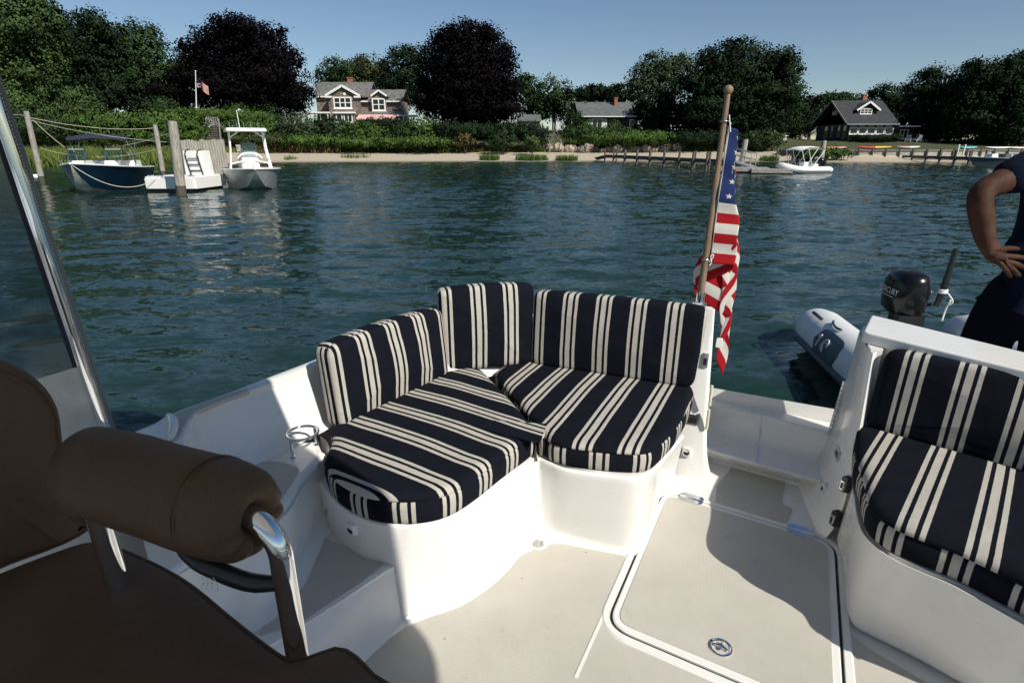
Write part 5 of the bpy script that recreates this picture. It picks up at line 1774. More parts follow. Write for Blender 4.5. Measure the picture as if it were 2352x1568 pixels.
for lab, x, w, Y, n, h in (('leafy grass tuft in the shallows below the feathery bush', 1124, 24, 74.5, 700, 0.95), ('wide grass tuft at the water edge left of the beach stairs', 1222, 38, 74.5, 1100, 0.95), ('rounded grass tuft at the water edge right of the beach stairs', 1302, 26, 74.0, 700, 0.9), ('thin grass tuft on the sand below the bay window', 812, 34, 75, 260, 0.7), ('small grass tuft on the sand at the left end of the beach', 664, 14, 72, 120, 0.7), ('dark green tuft beside the bulkhead end', 1770, 22, 73, 500, 0.9)):
    c = ground_at(x, Y)
    k = Y / 1365.0
    def fx(rs, c=c, w=w, k=k):
        a = rs.uniform(0, 2 * math.pi); r = math.sqrt(rs.random())
        return np.array([r * math.cos(a) * w * k, r * math.sin(a) * 1.2, -0.1])
    V, Fc, Tn = blades(n, fx, h * 0.25, h, 0.06, x)
    o = mesh_np('grass_tuft', V, Fc, LEAF['hedge'], None, Tn)
    o.location = c
    tag(o, lab, 'grass tuft', 'grass tufts on the beach')

# ================================================================ ROCKS
def rock(label, x, Y, w, h, mat, group, sd):
    g = ground_at(x, Y)
    bm = bmesh.new()
    bmesh.ops.create_icosphere(bm, subdivisions=2, radius=1.0)
    for v in bm.verts:
        p = v.co.copy()
        k = 1 + 0.30 * noise.noise(p * 1.3 + Vector((sd * 7.3, 0, 0))) + 0.14 * noise.noise(p * 3.1 + Vector((0, sd * 3.1, 0)))
        v.co = Vector((p.x * w / 2 * k, p.y * w / 2 * 0.9 * k, p.z * h / 2 * k))
    me = bpy.data.meshes.new('boulder'); bm.to_mesh(me); bm.free()
    me.materials.append(mat)
    o = bpy.data.objects.new('boulder', me); COL.objects.link(o)
    o.location = g + Vector((0, 0, h * 0.30))
    o.rotation_euler = (0, 0, sd)
    return tag(o, label, 'boulder', group)
rr = random.Random(5)
ORD = 'first second third fourth fifth sixth seventh eighth ninth tenth eleventh twelfth thirteenth fourteenth fifteenth sixteenth seventeenth eighteenth nineteenth twentieth'.split()
ORD += ['twenty-' + o for o in ORD[:9]] + ['thirtieth']
for i in range(30):
    x = 1284 + i * 9.6 + rr.uniform(-2, 2)
    Y = 84.0 + rr.uniform(-.5, .5)
    if 1352 < x < 1395: sz = rr.uniform(.7, 1.0)
    else: sz = rr.uniform(1.0, 1.7)
    dark = x > 1540  # right end of the row takes the granite with shade in its colour
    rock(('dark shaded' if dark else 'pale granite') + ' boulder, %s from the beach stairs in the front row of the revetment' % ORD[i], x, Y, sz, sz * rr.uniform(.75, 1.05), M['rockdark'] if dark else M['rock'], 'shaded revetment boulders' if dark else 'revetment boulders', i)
for i in range(16):
    x = 1400 + i * 9 + rr.uniform(-3, 3)
    rock('pale granite boulder, %s from the left in the back row of the revetment' % ORD[i], x, 85.6 + rr.uniform(-.3, .6), rr.uniform(.8, 1.3), rr.uniform(.8, 1.2), M['rock'], 'revetment boulders', 40 + i)
for i, (x, dy, sz) in enumerate(((1008, 0, 1.2), (1020, .3, 1.0), (1045, 0, .9), (1086, 0, 1.5), (1093, 1.2, 1.3), (1107, .6, 1.5), (1118, -.3, .9), (1140, 0, 1.0), (1198, -.6, 1.2), (1206, .2, 1.1), (1192, .5, .9), (1262, -1, 1.4), (1248, 0.3, 1.2))):
    rock('pale boulder half buried in the bank left of the stairs, %s from the left' % ORD[sorted([1008, 1020, 1045, 1086, 1093, 1107, 1118, 1140, 1198, 1206, 1192, 1262, 1248]).index(x)], x, 86.5 + dy, sz, sz * 0.9, M['rock'], 'bank boulders', 70 + i)

# ================================================================ HOUSES
def wx(x, y, Y): return at(x, y, Y).x
def wz(x, y, Y): return at(x, y, Y).z

def window(parent, x0, x1, y0, y1, Y, nc, nr, frame_mat=None, bar=0.09, proud=0.10):
    """framed window given by its pixel box on the wall plane Y (facing the water); panes are pieces of their own"""
    X0, X1 = wx(x0, (y0 + y1) / 2, Y), wx(x1, (y0 + y1) / 2, Y)
    Z1, Z0 = wz(x0, y0, Y), wz(x0, y1, Y)
    mb = MB()
    mb.box(X0 - bar, X0, Y - proud, Y, Z0 - bar, Z1 + bar); mb.box(X1, X1 + bar, Y - proud, Y, Z0 - bar, Z1 + bar)
    mb.box(X0, X1, Y - proud, Y, Z1, Z1 + bar); mb.box(X0, X1, Y - proud, Y, Z0 - bar, Z0)
    for i in range(1, nc):
        xm = lerp(X0, X1, i / nc); mb.box(xm - bar * .4, xm + bar * .4, Y - proud * .8, Y, Z0, Z1)
    for j in range(1, nr):
        zm = lerp(Z0, Z1, j / nr); mb.box(X0, X1, Y - proud * .7, Y, zm - bar * .28, zm + bar * .28)
    w = mb.build('window', frame_mat or M['whitepaint'], parent, smooth=0)
    for i in range(nc):
        for j in range(nr):
            a, b = lerp(X0, X1, i / nc), lerp(X0, X1, (i + 1) / nc); c, d = lerp(Z0, Z1, j / nr), lerp(Z0, Z1, (j + 1) / nr)
            p = MB(); p.box(a, b, Y - 0.03, Y - 0.005, c, d)
            p.build('pane', M['winglass'], w, smooth=0)
    mb = MB(); mb.box(X0 - bar * 1.5, X1 + bar * 1.5, Y - proud * 1.5, Y, Z0 - bar * 1.6, Z0 - bar)
    mb.build('sill', frame_mat or M['whitepaint'], w, smooth=0)
    return w

def gable_x(mb, X0, X1, Yf, Yb, ze, zr, th=0.18):
    """roof whose ridge runs along X: eaves at Yf and Yb"""
    ym = (Yf + Yb) / 2
    for ya in (Yf, Yb):
        vs = [(X0, ya, ze), (X1, ya, ze), (X1, ym, zr), (X0, ym, zr)]
        vs += [(a, b, c - th) for a, b, c in vs]
        mb.add(vs, [(0, 1, 2, 3), (7, 6, 5, 4), (0, 4, 5, 1), (1, 5, 6, 2), (2, 6, 7, 3), (3, 7, 4, 0)])
    return mb

def gable_y(mb, X0, X1, Yf, Yb, ze, zr, th=0.18):
    xm = (X0 + X1) / 2
    for xa in (X0, X1):
        vs = [(xa, Yf, ze), (xa, Yb, ze), (xm, Yb, zr), (xm, Yf, zr)]
        vs += [(a, b, c - th) for a, b, c in vs]
        mb.add(vs, [(0, 1, 2, 3), (7, 6, 5, 4), (0, 4, 5, 1), (1, 5, 6, 2), (2, 6, 7, 3), (3, 7, 4, 0)])
    return mb

def chimney(parent, x0, x1, y0, y1, Y, d=0.7):
    X0, X1 = wx(x0, y0, Y), wx(x1, y0, Y); z0, z1 = wz(x0, y1, Y), wz(x0, y0, Y)
    mb = MB(); mb.box(X0, X1, Y, Y + d, z0 - 0.6, z1)
    c = mb.build('chimney', M['brick'], parent, smooth=0)
    mb = MB(); mb.box(X0 - .07, X1 + .07, Y - .07, Y + d + .07, z1, z1 + .14)
    mb.build('chimney_cap', M['brick'], c, smooth=0)

# --- two storey shingled house
Y1 = 100.0
h1 = root('shingled_house', ground_at(820, Y1 + 3), 'two storey weathered shingle house with white windows and pink awning', 'house')
gz = 4.2
def hbox(nm, mat, x0, x1, y0, Y, depth, z0=gz, yr=None):
    yr = yr or y0
    mb = MB(); mb.box(wx(x0, yr, Y), wx(x1, yr, Y), Y, Y + depth, z0, wz(x0, y0, Y))
    return mb.build(nm, mat, h1, smooth=0)
hbox('wall', M['shingle_wall'], 725, 822, 220, Y1, 8)
hbox('wall', M['shingle_wall'], 822, 919, 230, Y1 + 0.3, 7.4)
hbox('wall', M['shingle_wall'], 753, 821, 219, Y1 - 2.0, 3)
mb = MB(); gable_x(mb, wx(719, 221, Y1), wx(848, 221, Y1), Y1 - .5, Y1 + 8.5, wz(719, 221, Y1 - .5), wz(730, 189, Y1 + 4))
mb.build('roof', M['roof_grey'], h1, smooth=0)
mb = MB(); gable_x(mb, wx(812, 231, Y1), wx(924, 231, Y1), Y1 - .2, Y1 + 8.2, wz(830, 231, Y1 - .2), wz(830, 206, Y1 + 4))
mb.build('roof', M['roof_grey'], h1, smooth=0)
xg0, xg1 = wx(748, 218, Y1 - 2), wx(828, 218, Y1 - 2)
zg0, zg1 = wz(748, 219, Y1 - 2.3), wz(781, 196, Y1 - 2.3)
mb = MB(); gable_y(mb, xg0, xg1, Y1 - 2.35, Y1 + 4, zg0, zg1)
mb.build('roof', M['roof_grey'], h1, smooth=0)
mb = MB(); xm = (xg0 + xg1) / 2
mb.add([(xg0 + .3, Y1 - 2.0, zg0), (xg1 - .3, Y1 - 2.0, zg0), (xm, Y1 - 2.0, zg1 - .2), (xg0 + .3, Y1 - 1.8, zg0), (xg1 - .3, Y1 - 1.8, zg0), (xm, Y1 - 1.8, zg1 - .2)], [(0, 1, 2), (5, 4, 3)])
mb.build('gable', M['shingle_wall'], h1, smooth=0)
for xa in (xg0, xg1):
    mb = MB(); mb.beam((xa, Y1 - 2.42, zg0 - .08), (xm, Y1 - 2.42, zg1 - .08), 0.12, 0.34)
    mb.build('bargeboard', M['whitepaint'], h1, smooth=0)
    mb = MB(); s = 1 if xa == xg0 else -1
    mb.box(min(xa, xa + s * 1.0), max(xa, xa + s * 1.0), Y1 - 2.45, Y1 - 2.0, zg0 - .38, zg0 - .12)
    mb.build('cornice_return', M['whitepaint'], h1, smooth=0)
mb = MB(); mb.tube([(xm + .25, Y1 - 2.08, zg1 - 1.25), (xm + .25, Y1 - 2.0, zg1 - 1.25)], 0.22, 12)
mb.build('gable_vent', M['whitepaint'], h1)
mb = MB(); mb.box(wx(717, 222, Y1), wx(752, 222, Y1), Y1 - .62, Y1 - .45, wz(719, 224.5, Y1), wz(719, 221.5, Y1))
mb.build('gutter', M['whitepaint'], h1, smooth=0)
mb = MB(); mb.box(wx(826, 232, Y1), wx(921, 232, Y1), Y1 - .32, Y1 - .15, wz(830, 235, Y1), wz(830, 232, Y1))
mb.build('gutter', M['whitepaint'], h1, smooth=0)
# dormer
xd0, xd1 = wx(852, 220, Y1 - .8), wx(889, 220, Y1 - .8); zd0, zd1 = wz(852, 220, Y1 - .9), wz(867, 207, Y1 - .9)
hbox('wall', M['shingle_wall'], 856, 885, 220, Y1 - .6, 2, z0=wz(856, 256, Y1 - .6))
mb = MB(); gable_y(mb, xd0, xd1, Y1 - .95, Y1 + 3, zd0, zd1, .14); mb.build('roof', M['roof_grey'], h1, smooth=0)
xm2 = (xd0 + xd1) / 2
mb = MB(); mb.add([(xd0 + .2, Y1 - .62, zd0), (xd1 - .2, Y1 - .62, zd0), (xm2, Y1 - .62, zd1 - .15)], [(0, 1, 2)]); mb.build('gable', M['shingle_wall'], h1, smooth=0)
for xa in (xd0, xd1):
    mb = MB(); mb.beam((xa, Y1 - 1.02, zd0 - .06), (xm2, Y1 - 1.02, zd1 - .06), 0.12, 0.26); mb.build('bargeboard', M['whitepaint'], h1, smooth=0)
window(h1, 769, 805, 226, 246.5, Y1 - 2.0, 3, 2, bar=.2)
window(h1, 857.5, 882.5, 229, 252, Y1 - .62, 2, 2, bar=.2)
window(h1, 774, 785, 262, 279, Y1 - 2.6, 1, 1, bar=.14)
window(h1, 792, 808, 262, 279, Y1 - 2.6, 2, 1, bar=.14)
hbox('bay_window_wall', M['shingle_wall'], 768, 813, 261, Y1 - 2.55, 1)
mb = MB(); mb.box(wx(766, 260, Y1 - 2.6), wx(815, 260, Y1 - 2.6), Y1 - 3.0, Y1 - 1.9, wz(766, 261, Y1 - 2.6), wz(766, 257.5, Y1 - 2.6)); mb.build('bay_roof', M['whitepaint'], h1, smooth=0)
# porches
for x0, x1, yt, yb in ((698, 756, 257, 260.5), (912, 953, 264, 267)):
    mb = MB(); mb.box(wx(x0, yt, Y1 - 2.6), wx(x1, yt, Y1 - 2.6), Y1 - 2.6, Y1 + .2, wz(x0, yb, Y1 - 2.6), wz(x0, yt, Y1 - 2.6)); mb.build('porch_roof', M['whitepaint'], h1, smooth=0)
    for k in range(4):
        xp = lerp(wx(x0 + 4, yb, Y1 - 2.5), wx(x1 - 4, yb, Y1 - 2.5), k / 3)
        mb = MB(); mb.box(xp - .09, xp + .09, Y1 - 2.5, Y1 - 2.3, gz - .6, wz(x0, yb, Y1 - 2.6)); mb.build('porch_post', M['whitepaint'], h1, smooth=0)
mb = MB()
za, zb = wz(822, 255, Y1), wz(822, 262.5, Y1 - 2.2)
X0, X1 = wx(821, 258, Y1 - 1), wx(925, 258, Y1 - 1)
mb.add([(X0, Y1 - 2.2, zb), (X1, Y1 - 2.2, zb), (X1, Y1 + .3, za), (X0, Y1 + .3, za), (X0, Y1 - 2.2, zb - .15), (X1, Y1 - 2.2, zb - .15), (X1, Y1 + .3, za - .15), (X0, Y1 + .3, za - .15)], [(0, 1, 2, 3), (7, 6, 5, 4), (0, 4, 5, 1), (1, 5, 6, 2), (3, 7, 4, 0)])
mb.build('porch_roof', M['roof_grey'], h1, smooth=0)
pink = simple('pink_awning_canvas', (0.72, 0.42, 0.40), 0.8, 0, 0.08, 3)
mb = MB(); n = 22
X0, X1 = wx(821, 266, Y1 - 3.2), wx(910, 266, Y1 - 3.2); z0, z1 = wz(821, 271, Y1 - 4.0), wz(821, 263.5, Y1 - 2.3)
mb.loft([[Vector((lerp(X0, X1, i / n), Y1 - 4.0, z0 - (.30 if i % 2 else .18))) for i in range(n + 1)], [Vector((lerp(X0, X1, i / n), Y1 - 4.0, z0)) for i in range(n + 1)], [Vector((lerp(X0, X1, i / n), Y1 - 2.25, z1)) for i in range(n + 1)]])
mb.build('awning', pink, h1, smooth=0)
chimney(h1, 797, 808.5, 180, 199, Y1 + 4.5)

# --- single storey bungalow
Y2 = 100.0
h2 = root('bungalow', ground_at(1390, Y2 + 3), 'long low bungalow with blue grey roof and brick chimney', 'house')
mb = MB(); mb.box(wx(1329, 270, Y2), wx(1466, 270, Y2), Y2, Y2 + 8, 3.6, wz(1330, 266, Y2)); mb.build('wall', M['shingle_dark'], h2, smooth=0)
zr = wz(1340, 235, Y2 + 4)
mb = MB(); gable_x(mb, wx(1326, 267, Y2), wx(1470, 267, Y2), Y2 - .6, Y2 + 8.6, wz(1330, 267, Y2 - .6), zr); mb.build('roof', M['roof_slate'], h2, smooth=0)
XL = wx(1329, 270, Y2)
mb = MB(); mb.add([(XL, Y2, wz(1330, 267, Y2)), (XL, Y2 + 8, wz(1330, 267, Y2)), (XL, Y2 + 4, zr - .25)], [(0, 2, 1), (0, 1, 2)]); mb.build('gable', M['shingle_dark'], h2, smooth=0)
mb = MB(); mb.box(wx(1326, 268, Y2), wx(1470, 268, Y2), Y2 - .78, Y2 - .58, wz(1330, 269, Y2 - .6), wz(1330, 267, Y2 - .6)); mb.build('gutter', M['whitepaint'], h2, smooth=0)
chimney(h2, 1412, 1419, 226, 247, Y2 + 2.6, .8)
window(h2, 1361, 1382, 274, 299, Y2, 2, 1, bar=.10)
curt = simple('pale_curtain', (0.50, 0.56, 0.52), 0.9, 0, 0.1, 4)
for x0, x1 in ((1351, 1360), (1384, 1394)):
    mb = MB(); mb.box(wx(x0, 285, Y2), wx(x1, 285, Y2), Y2 - .08, Y2 - .01, wz(x0, 300, Y2), wz(x0, 273, Y2)); mb.build('shutter', curt, h2, smooth=0)
window(h2, 1446, 1462, 276, 299, Y2, 2, 1, bar=.06, frame_mat=M['dullsteel'])
for x in (1345, 1396, 1458):
    mb = MB(); p = at(x, 236, Y2 + 3.7); mb.box(p.x - .2, p.x + .2, Y2 + 3.6, Y2 + 3.9, p.z - .3, p.z + .05); mb.build('roof_vent', M['black'], h2, smooth=0)

# --- dark house on the lawn
Y3 = 95.0
h3 = root('lawn_house', ground_at(2000, Y3 + 3), 'dark shingle house with steep charcoal roof and white sunroom windows on the lawn', 'house')
g3 = 2.2
XA, XB = wx(1950, 300, Y3), wx(2062, 300, Y3)
ze, zr = wz(1950, 283.5, Y3 - .6), wz(1960, 231, Y3 + 5)
mb = MB(); mb.box(XA, XB, Y3, Y3 + 10, g3, ze); mb.build('wall', M['shingle_dark'], h3, smooth=0)
mb = MB(); gable_x(mb, wx(1945, 283, Y3 - .6), wx(2066, 283, Y3 - .6), Y3 - .7, Y3 + 10.7, ze, zr, .2); mb.build('roof', M['roof_dark'], h3, smooth=0)
mb = MB(); mb.add([(XA, Y3, ze), (XA, Y3 + 10, ze), (XA, Y3 + 5, zr - .3)], [(0, 2, 1), (0, 1, 2)]); mb.build('gable', M['shingle_dark'], h3, smooth=0)
XR = wx(1945, 283, Y3 - .6)
for ya in (Y3 - .7, Y3 + 10.7):
    mb = MB(); mb.beam((XR - .05, ya, ze - .1), (XR - .05, Y3 + 5, zr - .1), .08, .22); mb.build('bargeboard', M['greywood'], h3, smooth=0)
mb = MB(); mb.box(XR, wx(2066, 283, Y3 - .6), Y3 - .85, Y3 - .68, ze - .22, ze - .06); mb.build('gutter', M['dullsteel'], h3, smooth=0)
for k in range(5):
    x0 = 1951 + k * 20.2
    window(h3, x0 + 1.5, x0 + 17, 295, 306.5, Y3, 1, 1, bar=.14)
    window(h3, x0 + 1.5, x0 + 17, 287, 292, Y3, 1, 1, bar=.05, frame_mat=M['greywood'])
# side windows on the gable end
for k, (d0, d1, y0, y1) in enumerate(((0.6, 1.6, 3.2, 5.0), (2.4, 3.2, 3.2, 5.0), (4.6, 5.3, 3.2, 5.0), (6.2, 7.3, 3.0, 5.0), (4.2, 5.8, 6.6, 8.0))):
    mb = MB(); mb.box(XA - .08, XA, Y3 + d0, Y3 + d1, y0, y1); w = mb.build('window', M['greywood'], h3, smooth=0)
    mb = MB(); mb.box(XA - .10, XA - .07, Y3 + d0 + .14, Y3 + d1 - .14, y0 + .14, y1 - .14); mb.build('pane', M['winglass'], w, smooth=0)
# dormer
YD = Y3 + 1.6
xa, xb = wx(1966, 252, YD), wx(2020, 252, YD); z0, z1 = wz(1966, 253, YD), wz(1995, 233.5, YD)
mb = MB(); gable_y(mb, xa, xb, YD - .3, Y3 + 5, z0, z1, .16); mb.build('roof', M['roof_dark'], h3, smooth=0)
mb = MB(); mb.box(wx(1971, 256, YD), wx(2014, 256, YD), YD, YD + 3, wz(1971, 264, YD), z0 + .1); mb.build('wall', M['shingle_dark'], h3, smooth=0)
mb = MB(); mb.add([(xa + .3, YD, z0), (xb - .3, YD, z0), ((xa + xb) / 2, YD, z1 - .2)], [(0, 1, 2)]); mb.build('gable', M['shingle_dark'], h3, smooth=0)
for q in (xa, xb):
    mb = MB(); mb.beam((q, YD - .38, z0 - .06), ((xa + xb) / 2, YD - .38, z1 - .06), .1, .26); mb.build('bargeboard', M['whitepaint'], h3, smooth=0)
window(h3, 1977, 2001, 251.5, 261, YD, 3, 2, bar=.10)
chimney(h3, 1984, 1992, 219, 234, Y3 + 5.4)
# annex with flat roof and glass doors
mb = MB(); mb.box(XB, wx(2100, 300, Y3 + 1), Y3 + 1, Y3 + 7, g3, wz(2070, 291, Y3 + 1)); mb.build('annex_wall', M['shingle_dark'], h3, smooth=0)
mb = MB(); mb.box(XB, wx(2113, 290, Y3), Y3 - .2, Y3 + 7, wz(2070, 291.5, Y3), wz(2070, 289, Y3)); mb.build('annex_roof', M['whitepaint'], h3, smooth=0)
window(h3, 2066, 2083, 299, 318, Y3 + 1, 2, 1, bar=.09)

# --- garden things near the houses
def adirondack(label, x, y, Y, rz, mat, group='garden chairs'):
    g = at(x, y, Y); g.z = ground_z(g.x, g.y)
    r_ = root('garden_chair', g, label, 'chair', group, rz, world=False)
    mb = MB(); mb.beam((-.3, -.35, .40), (-.3, .45, .25), .1, .05); mb.beam((0, -.35, .40), (0, .45, .25), .48, .03); mb.beam((.3, -.35, .40), (.3, .45, .25), .1, .05); mb.build('seat', mat, r_, smooth=0)
    for k in range(5):
        mb = MB(); mb.beam((-.24 + k * .12, .38, .25), (-.27 + k * .135, .72, 1.0), .10, .03); mb.build('back_slat', mat, r_, smooth=0)
    for s in (-1, 1):
        mb = MB(); mb.box(s * .36 - .07, s * .36 + .07, -.4, .5, .56, .60); mb.build('armrest', mat, r_, smooth=0)
        mb = MB(); mb.box(s * .36 - .04, s * .36 + .04, -.36, -.28, 0, .56); mb.build('leg', mat, r_, smooth=0)
        mb = MB(); mb.box(s * .36 - .04, s * .36 + .04, .38, .46, 0, .56); mb.build('leg', mat, r_, smooth=0)
pale = simple('pale_blue_chair_paint', (0.42, 0.48, 0.50), 0.6, 0, 0.1, 4)
adirondack('pale slatted garden chair nearest the glass doors of the lawn house', 2086, 320, 92, 2.6, pale)
adirondack('pale slatted garden chair farther right of the lawn house doors', 2106, 320, 92.5, 3.3, pale)
adirondack('white slatted garden chair on the sand behind the aluminium boat', 556, 348, 76, 3.0, M['whitepaint'])
g = ground_at(549, 86)
um = root('garden_umbrella', g, 'pale blue garden umbrella in front of the hedge dome', 'umbrella')
c = at(549, 253, 86)
mb = MB(); n = 8; tops = c + Vector((0, 0, .2))
rim = [c + Vector((1.55 * math.cos(2 * math.pi * i / n), 1.55 * math.sin(2 * math.pi * i / n), -.55)) for i in range(n)]
mb.add([tops] + rim, [(0, 1 + i, 1 + (i + 1) % n) for i in range(n)]); mb.build('canopy', simple('pale_blue_canvas', (0.45, 0.58, 0.66), .8, 0, .06, 3), um, smooth=0)
mb = MB(); mb.tube([g, tops], .04, 6); mb.build('pole', M['whitepaint'], um)
# flagpole on the shore
g = ground_at(459, 85); tp = at(449, 164, 85)
fp = root('shore_flagpole', g, 'white flagpole standing on the hedge bank in front of the copper beech', 'flagpole')
mb = MB(); mb.tube([g, tp], [.09, .05], 8); mb.build('pole', M['whitepaint'], fp)
mb = MB(); mb.ball(tp, .1, 8, 6); mb.build('finial', M['whitepaint'], fp)
f2 = root('shore_flag', at(452, 190, 85), 'small striped flag flying from the shore flagpole', 'flag')
mb = MB()
for i in range(13):
    for j in range(10):
        def q(a, b):
            u, v = a / 13, b / 10
            p0 = at(451.2 + u * 2.5, 180 + u * 22, 85)
            return p0 + Vector((v * 1.35, 0.25 * math.sin(v * 7), -v * v * .75 - .2 * v + .1 * math.sin(v * 6)))
        mi = 2 if (j < 4 and i < 7) else (0 if i % 2 == 0 else 1)
        mb.add([q(i, j), q(i, j + 1), q(i + 1, j + 1), q(i + 1, j)], [(0, 1, 2, 3)], mi)
mb.build('cloth', FM, f2, smooth=0)

# --- stairs
def stairs(name, label, top, bot, w, nst, mat, rail=0.9, gate=False):
    """straight outdoor stairs from top to bot (Vectors)"""
    r_ = root(name, bot, label, 'stairs')
    d = (bot - top); dh = Vector((d.x, d.y, 0)).normalized(); sd = Vector((-dh.y, dh.x, 0))
    for k in range(nst):
        c = top.lerp(bot, (k + .5) / nst)
        mb = MB(); mb.beam(c - sd * w / 2, c + sd * w / 2, .28, .05); mb.build('tread', mat, r_, smooth=0)
    for s in (-1, 1):
        o = sd * s * w / 2
        mb = MB(); mb.beam(top + o - Vector((0, 0, .1)), bot + o - Vector((0, 0, .1)), .06, .25); mb.build('stringer', mat, r_, smooth=0)
        mb = MB(); mb.beam(top + o + Vector((0, 0, rail)), bot + o + Vector((0, 0, rail)), .09, .10); mb.build('handrail', mat, r_, smooth=0)
        for f in (0, .5, 1):
            p = top.lerp(bot, f) + o
            mb = MB(); mb.box(p.x - .06, p.x + .06, p.y - .06, p.y + .06, p.z - .9, p.z + rail); mb.build('post', mat, r_, smooth=0)
    if gate:
        X = sd * w / 2
        for k in range(6):
            p = (top - X).lerp(top + X, (k + .5) / 6)
            mb = MB(); mb.box(p.x - .07, p.x + .07, p.y - .03, p.y + .03, p.z + .1, p.z + 1.15); mb.build('picket', mat, r_, smooth=0)
        mb = MB(); mb.beam(top - X + Vector((0, -.05, 1.0)), top + X + Vector((0, -.05, .3)), .05, .1); mb.build('brace', mat, r_, smooth=0)
    return r_
stairs('beach_stairs', 'grey wooden stairs with handrails leading down from the bluff to the sand', at(1258, 297, 89), at(1277, 347, 83), 1.7, 11, M['greywood'])
stairs('garden_stairs', 'wooden garden stairs with picket gate behind the piling wall', at(490, 290, 79), at(492, 322, 75), 1.5, 8, M['greywood'], gate=True)

# --- grey shed seen between the trees and white shape behind the lawn
def small_shed(name, label, x0, x1, y0, y1, Y, wallm, roofm):
    r_ = root(name, ground_at((x0 + x1) / 2, Y + 1), label, 'shed')
    X0, X1 = wx(x0, y1, Y), wx(x1, y1, Y); z0, z1 = ground_z((X0 + X1) / 2, Y) - .2, wz(x0, y0, Y)
    zm = lerp(z0, z1, .62)
    mb = MB(); mb.box(X0, X1, Y, Y + 3, z0, zm); mb.build('wall', wallm, r_, smooth=0)
    mb = MB(); gable_x(mb, X0 - .2, X1 + .2, Y - .2, Y + 3.2, zm, z1, .1); mb.build('roof', roofm, r_, smooth=0)
    mb = MB(); mb.box(lerp(X0, X1, .4), lerp(X0, X1, .6), Y - .05, Y, z0, lerp(z0, zm, .85)); mb.build('door', M['dullsteel'], r_, smooth=0)
small_shed('garden_shed', 'low grey garden shed half hidden between the trees left of the bungalow', 1190, 1240, 262, 292, 102, M['roof_slate'], M['roof_slate'])
small_shed('white_shed', 'small bright white shed under the tree at the left end of the lawn', 1784, 1806, 303, 322, 94, M['whitepaint'], M['whitepaint'])
# fence posts on the bank
for k, x in enumerate((1398, 1456, 1508, 1560, 1612)):
    g = ground_at(x, 87)
    mb = MB(); mb.box(g.x - .06, g.x + .06, g.y - .06, g.y + .06, g.z - .3, g.z + 1.3); mb.add([(g.x - .06, g.y - .06, g.z + 1.3), (g.x + .06, g.y - .06, g.z + 1.3), (g.x + .06, g.y + .06, g.z + 1.3), (g.x - .06, g.y + .06, g.z + 1.3), (g.x, g.y, g.z + 1.38)], [(0, 1, 4), (1, 2, 4), (2, 3, 4), (3, 0, 4)])
    tag(mb.build('fence_post', M['greywood'], None, smooth=0, recenter=True), ('leftmost fence post', 'second fence post from the left', 'middle fence post', 'fourth fence post from the left', 'rightmost fence post')[k] + ' on the grassy bank below the bungalow', 'post', 'fence posts on the bank')

# ================================================================ PIERS, BULKHEAD, PILINGS
def pile_thing(label, top, bot, r, group=None, cap=False):
    r_ = root('mooring_piling', Vector((bot.x, bot.y, 0)), label, 'piling', group)
    d = top - bot
    z = 0.38
    f = (z - bot.z) / d.z
    mb = MB(); n = 10
    def rad(t): return r * (1.05 - .12 * t) * (1 + .04 * noise.noise(Vector((t * 9, r * 40, 0))))
    pts = [bot.lerp(top, lerp(f, 1, i / n)) for i in range(n + 1)]
    mb.tube(pts, [rad(i / n) for i in range(n)] + [rad(1) * .93], 12); mb.build('shaft', M['pile'], r_)
    mb = MB(); b0 = bot + d * ((-1.0) / d.z)
    mb.tube([b0, bot.lerp(top, f * .5), bot.lerp(top, f)], [r * 1.05, r * 1.08, r * 1.05], 12); mb.build('wet_foot', M['pilewet'], r_)
    return r_
Yp1 = Wz(98, 421, 0).y
pile_thing('tall leaning piling at far left beside the navy boat', at(60, 256, Yp1 - .35), Wz(98, 421, 0), .13, 'mooring pilings')
pile_thing('slim piling right of the navy boat', at(356, 287, Wz(376, 407, 0).y - .2), Wz(376, 407, 0), .135, 'mooring pilings')
pile_thing('thick notched piling in front of the white float', at(396, 279, Wz(417, 448, 0).y - .2), Wz(417, 448, 0), .175, 'mooring pilings')
Yg = Wz(1894, 384, 0).y
pile_thing('tall grey piling behind the grey inflatable boat', at(1893, 323, 58), Vector((wx(1884, 378, 58), 58, 0)), .24, 'mooring pilings')
Yq = 45.5
pile_thing('tall grey piling at the end of the long pier', at(1713, 320, Yq), Vector((wx(1700, 392, Yq), Yq, 0)), .21, 'mooring pilings')

# wall of upright pilings left of the aluminium boat
pw_ = root('piling_wall', Wz(470, 398, 0), 'wall of close set weathered pilings behind the white float', 'piling wall')
n = 15
for k in range(n):
    f = k / (n - 1)
    x = lerp(424, 513, f); Yk = lerp(33, 41, f)
    r_ = .19
    zt = wz(x, lerp(322, 322, f) + random.uniform(-2, 3), Yk)
    X = wx(x, 350, Yk)
    mb = MB(); mb.tube([(X, Yk, -.6), (X + random.uniform(-.04, .04), Yk, zt)], [r_, r_ * .92], 10)
    mb.build('piling', M['pile'], pw_)

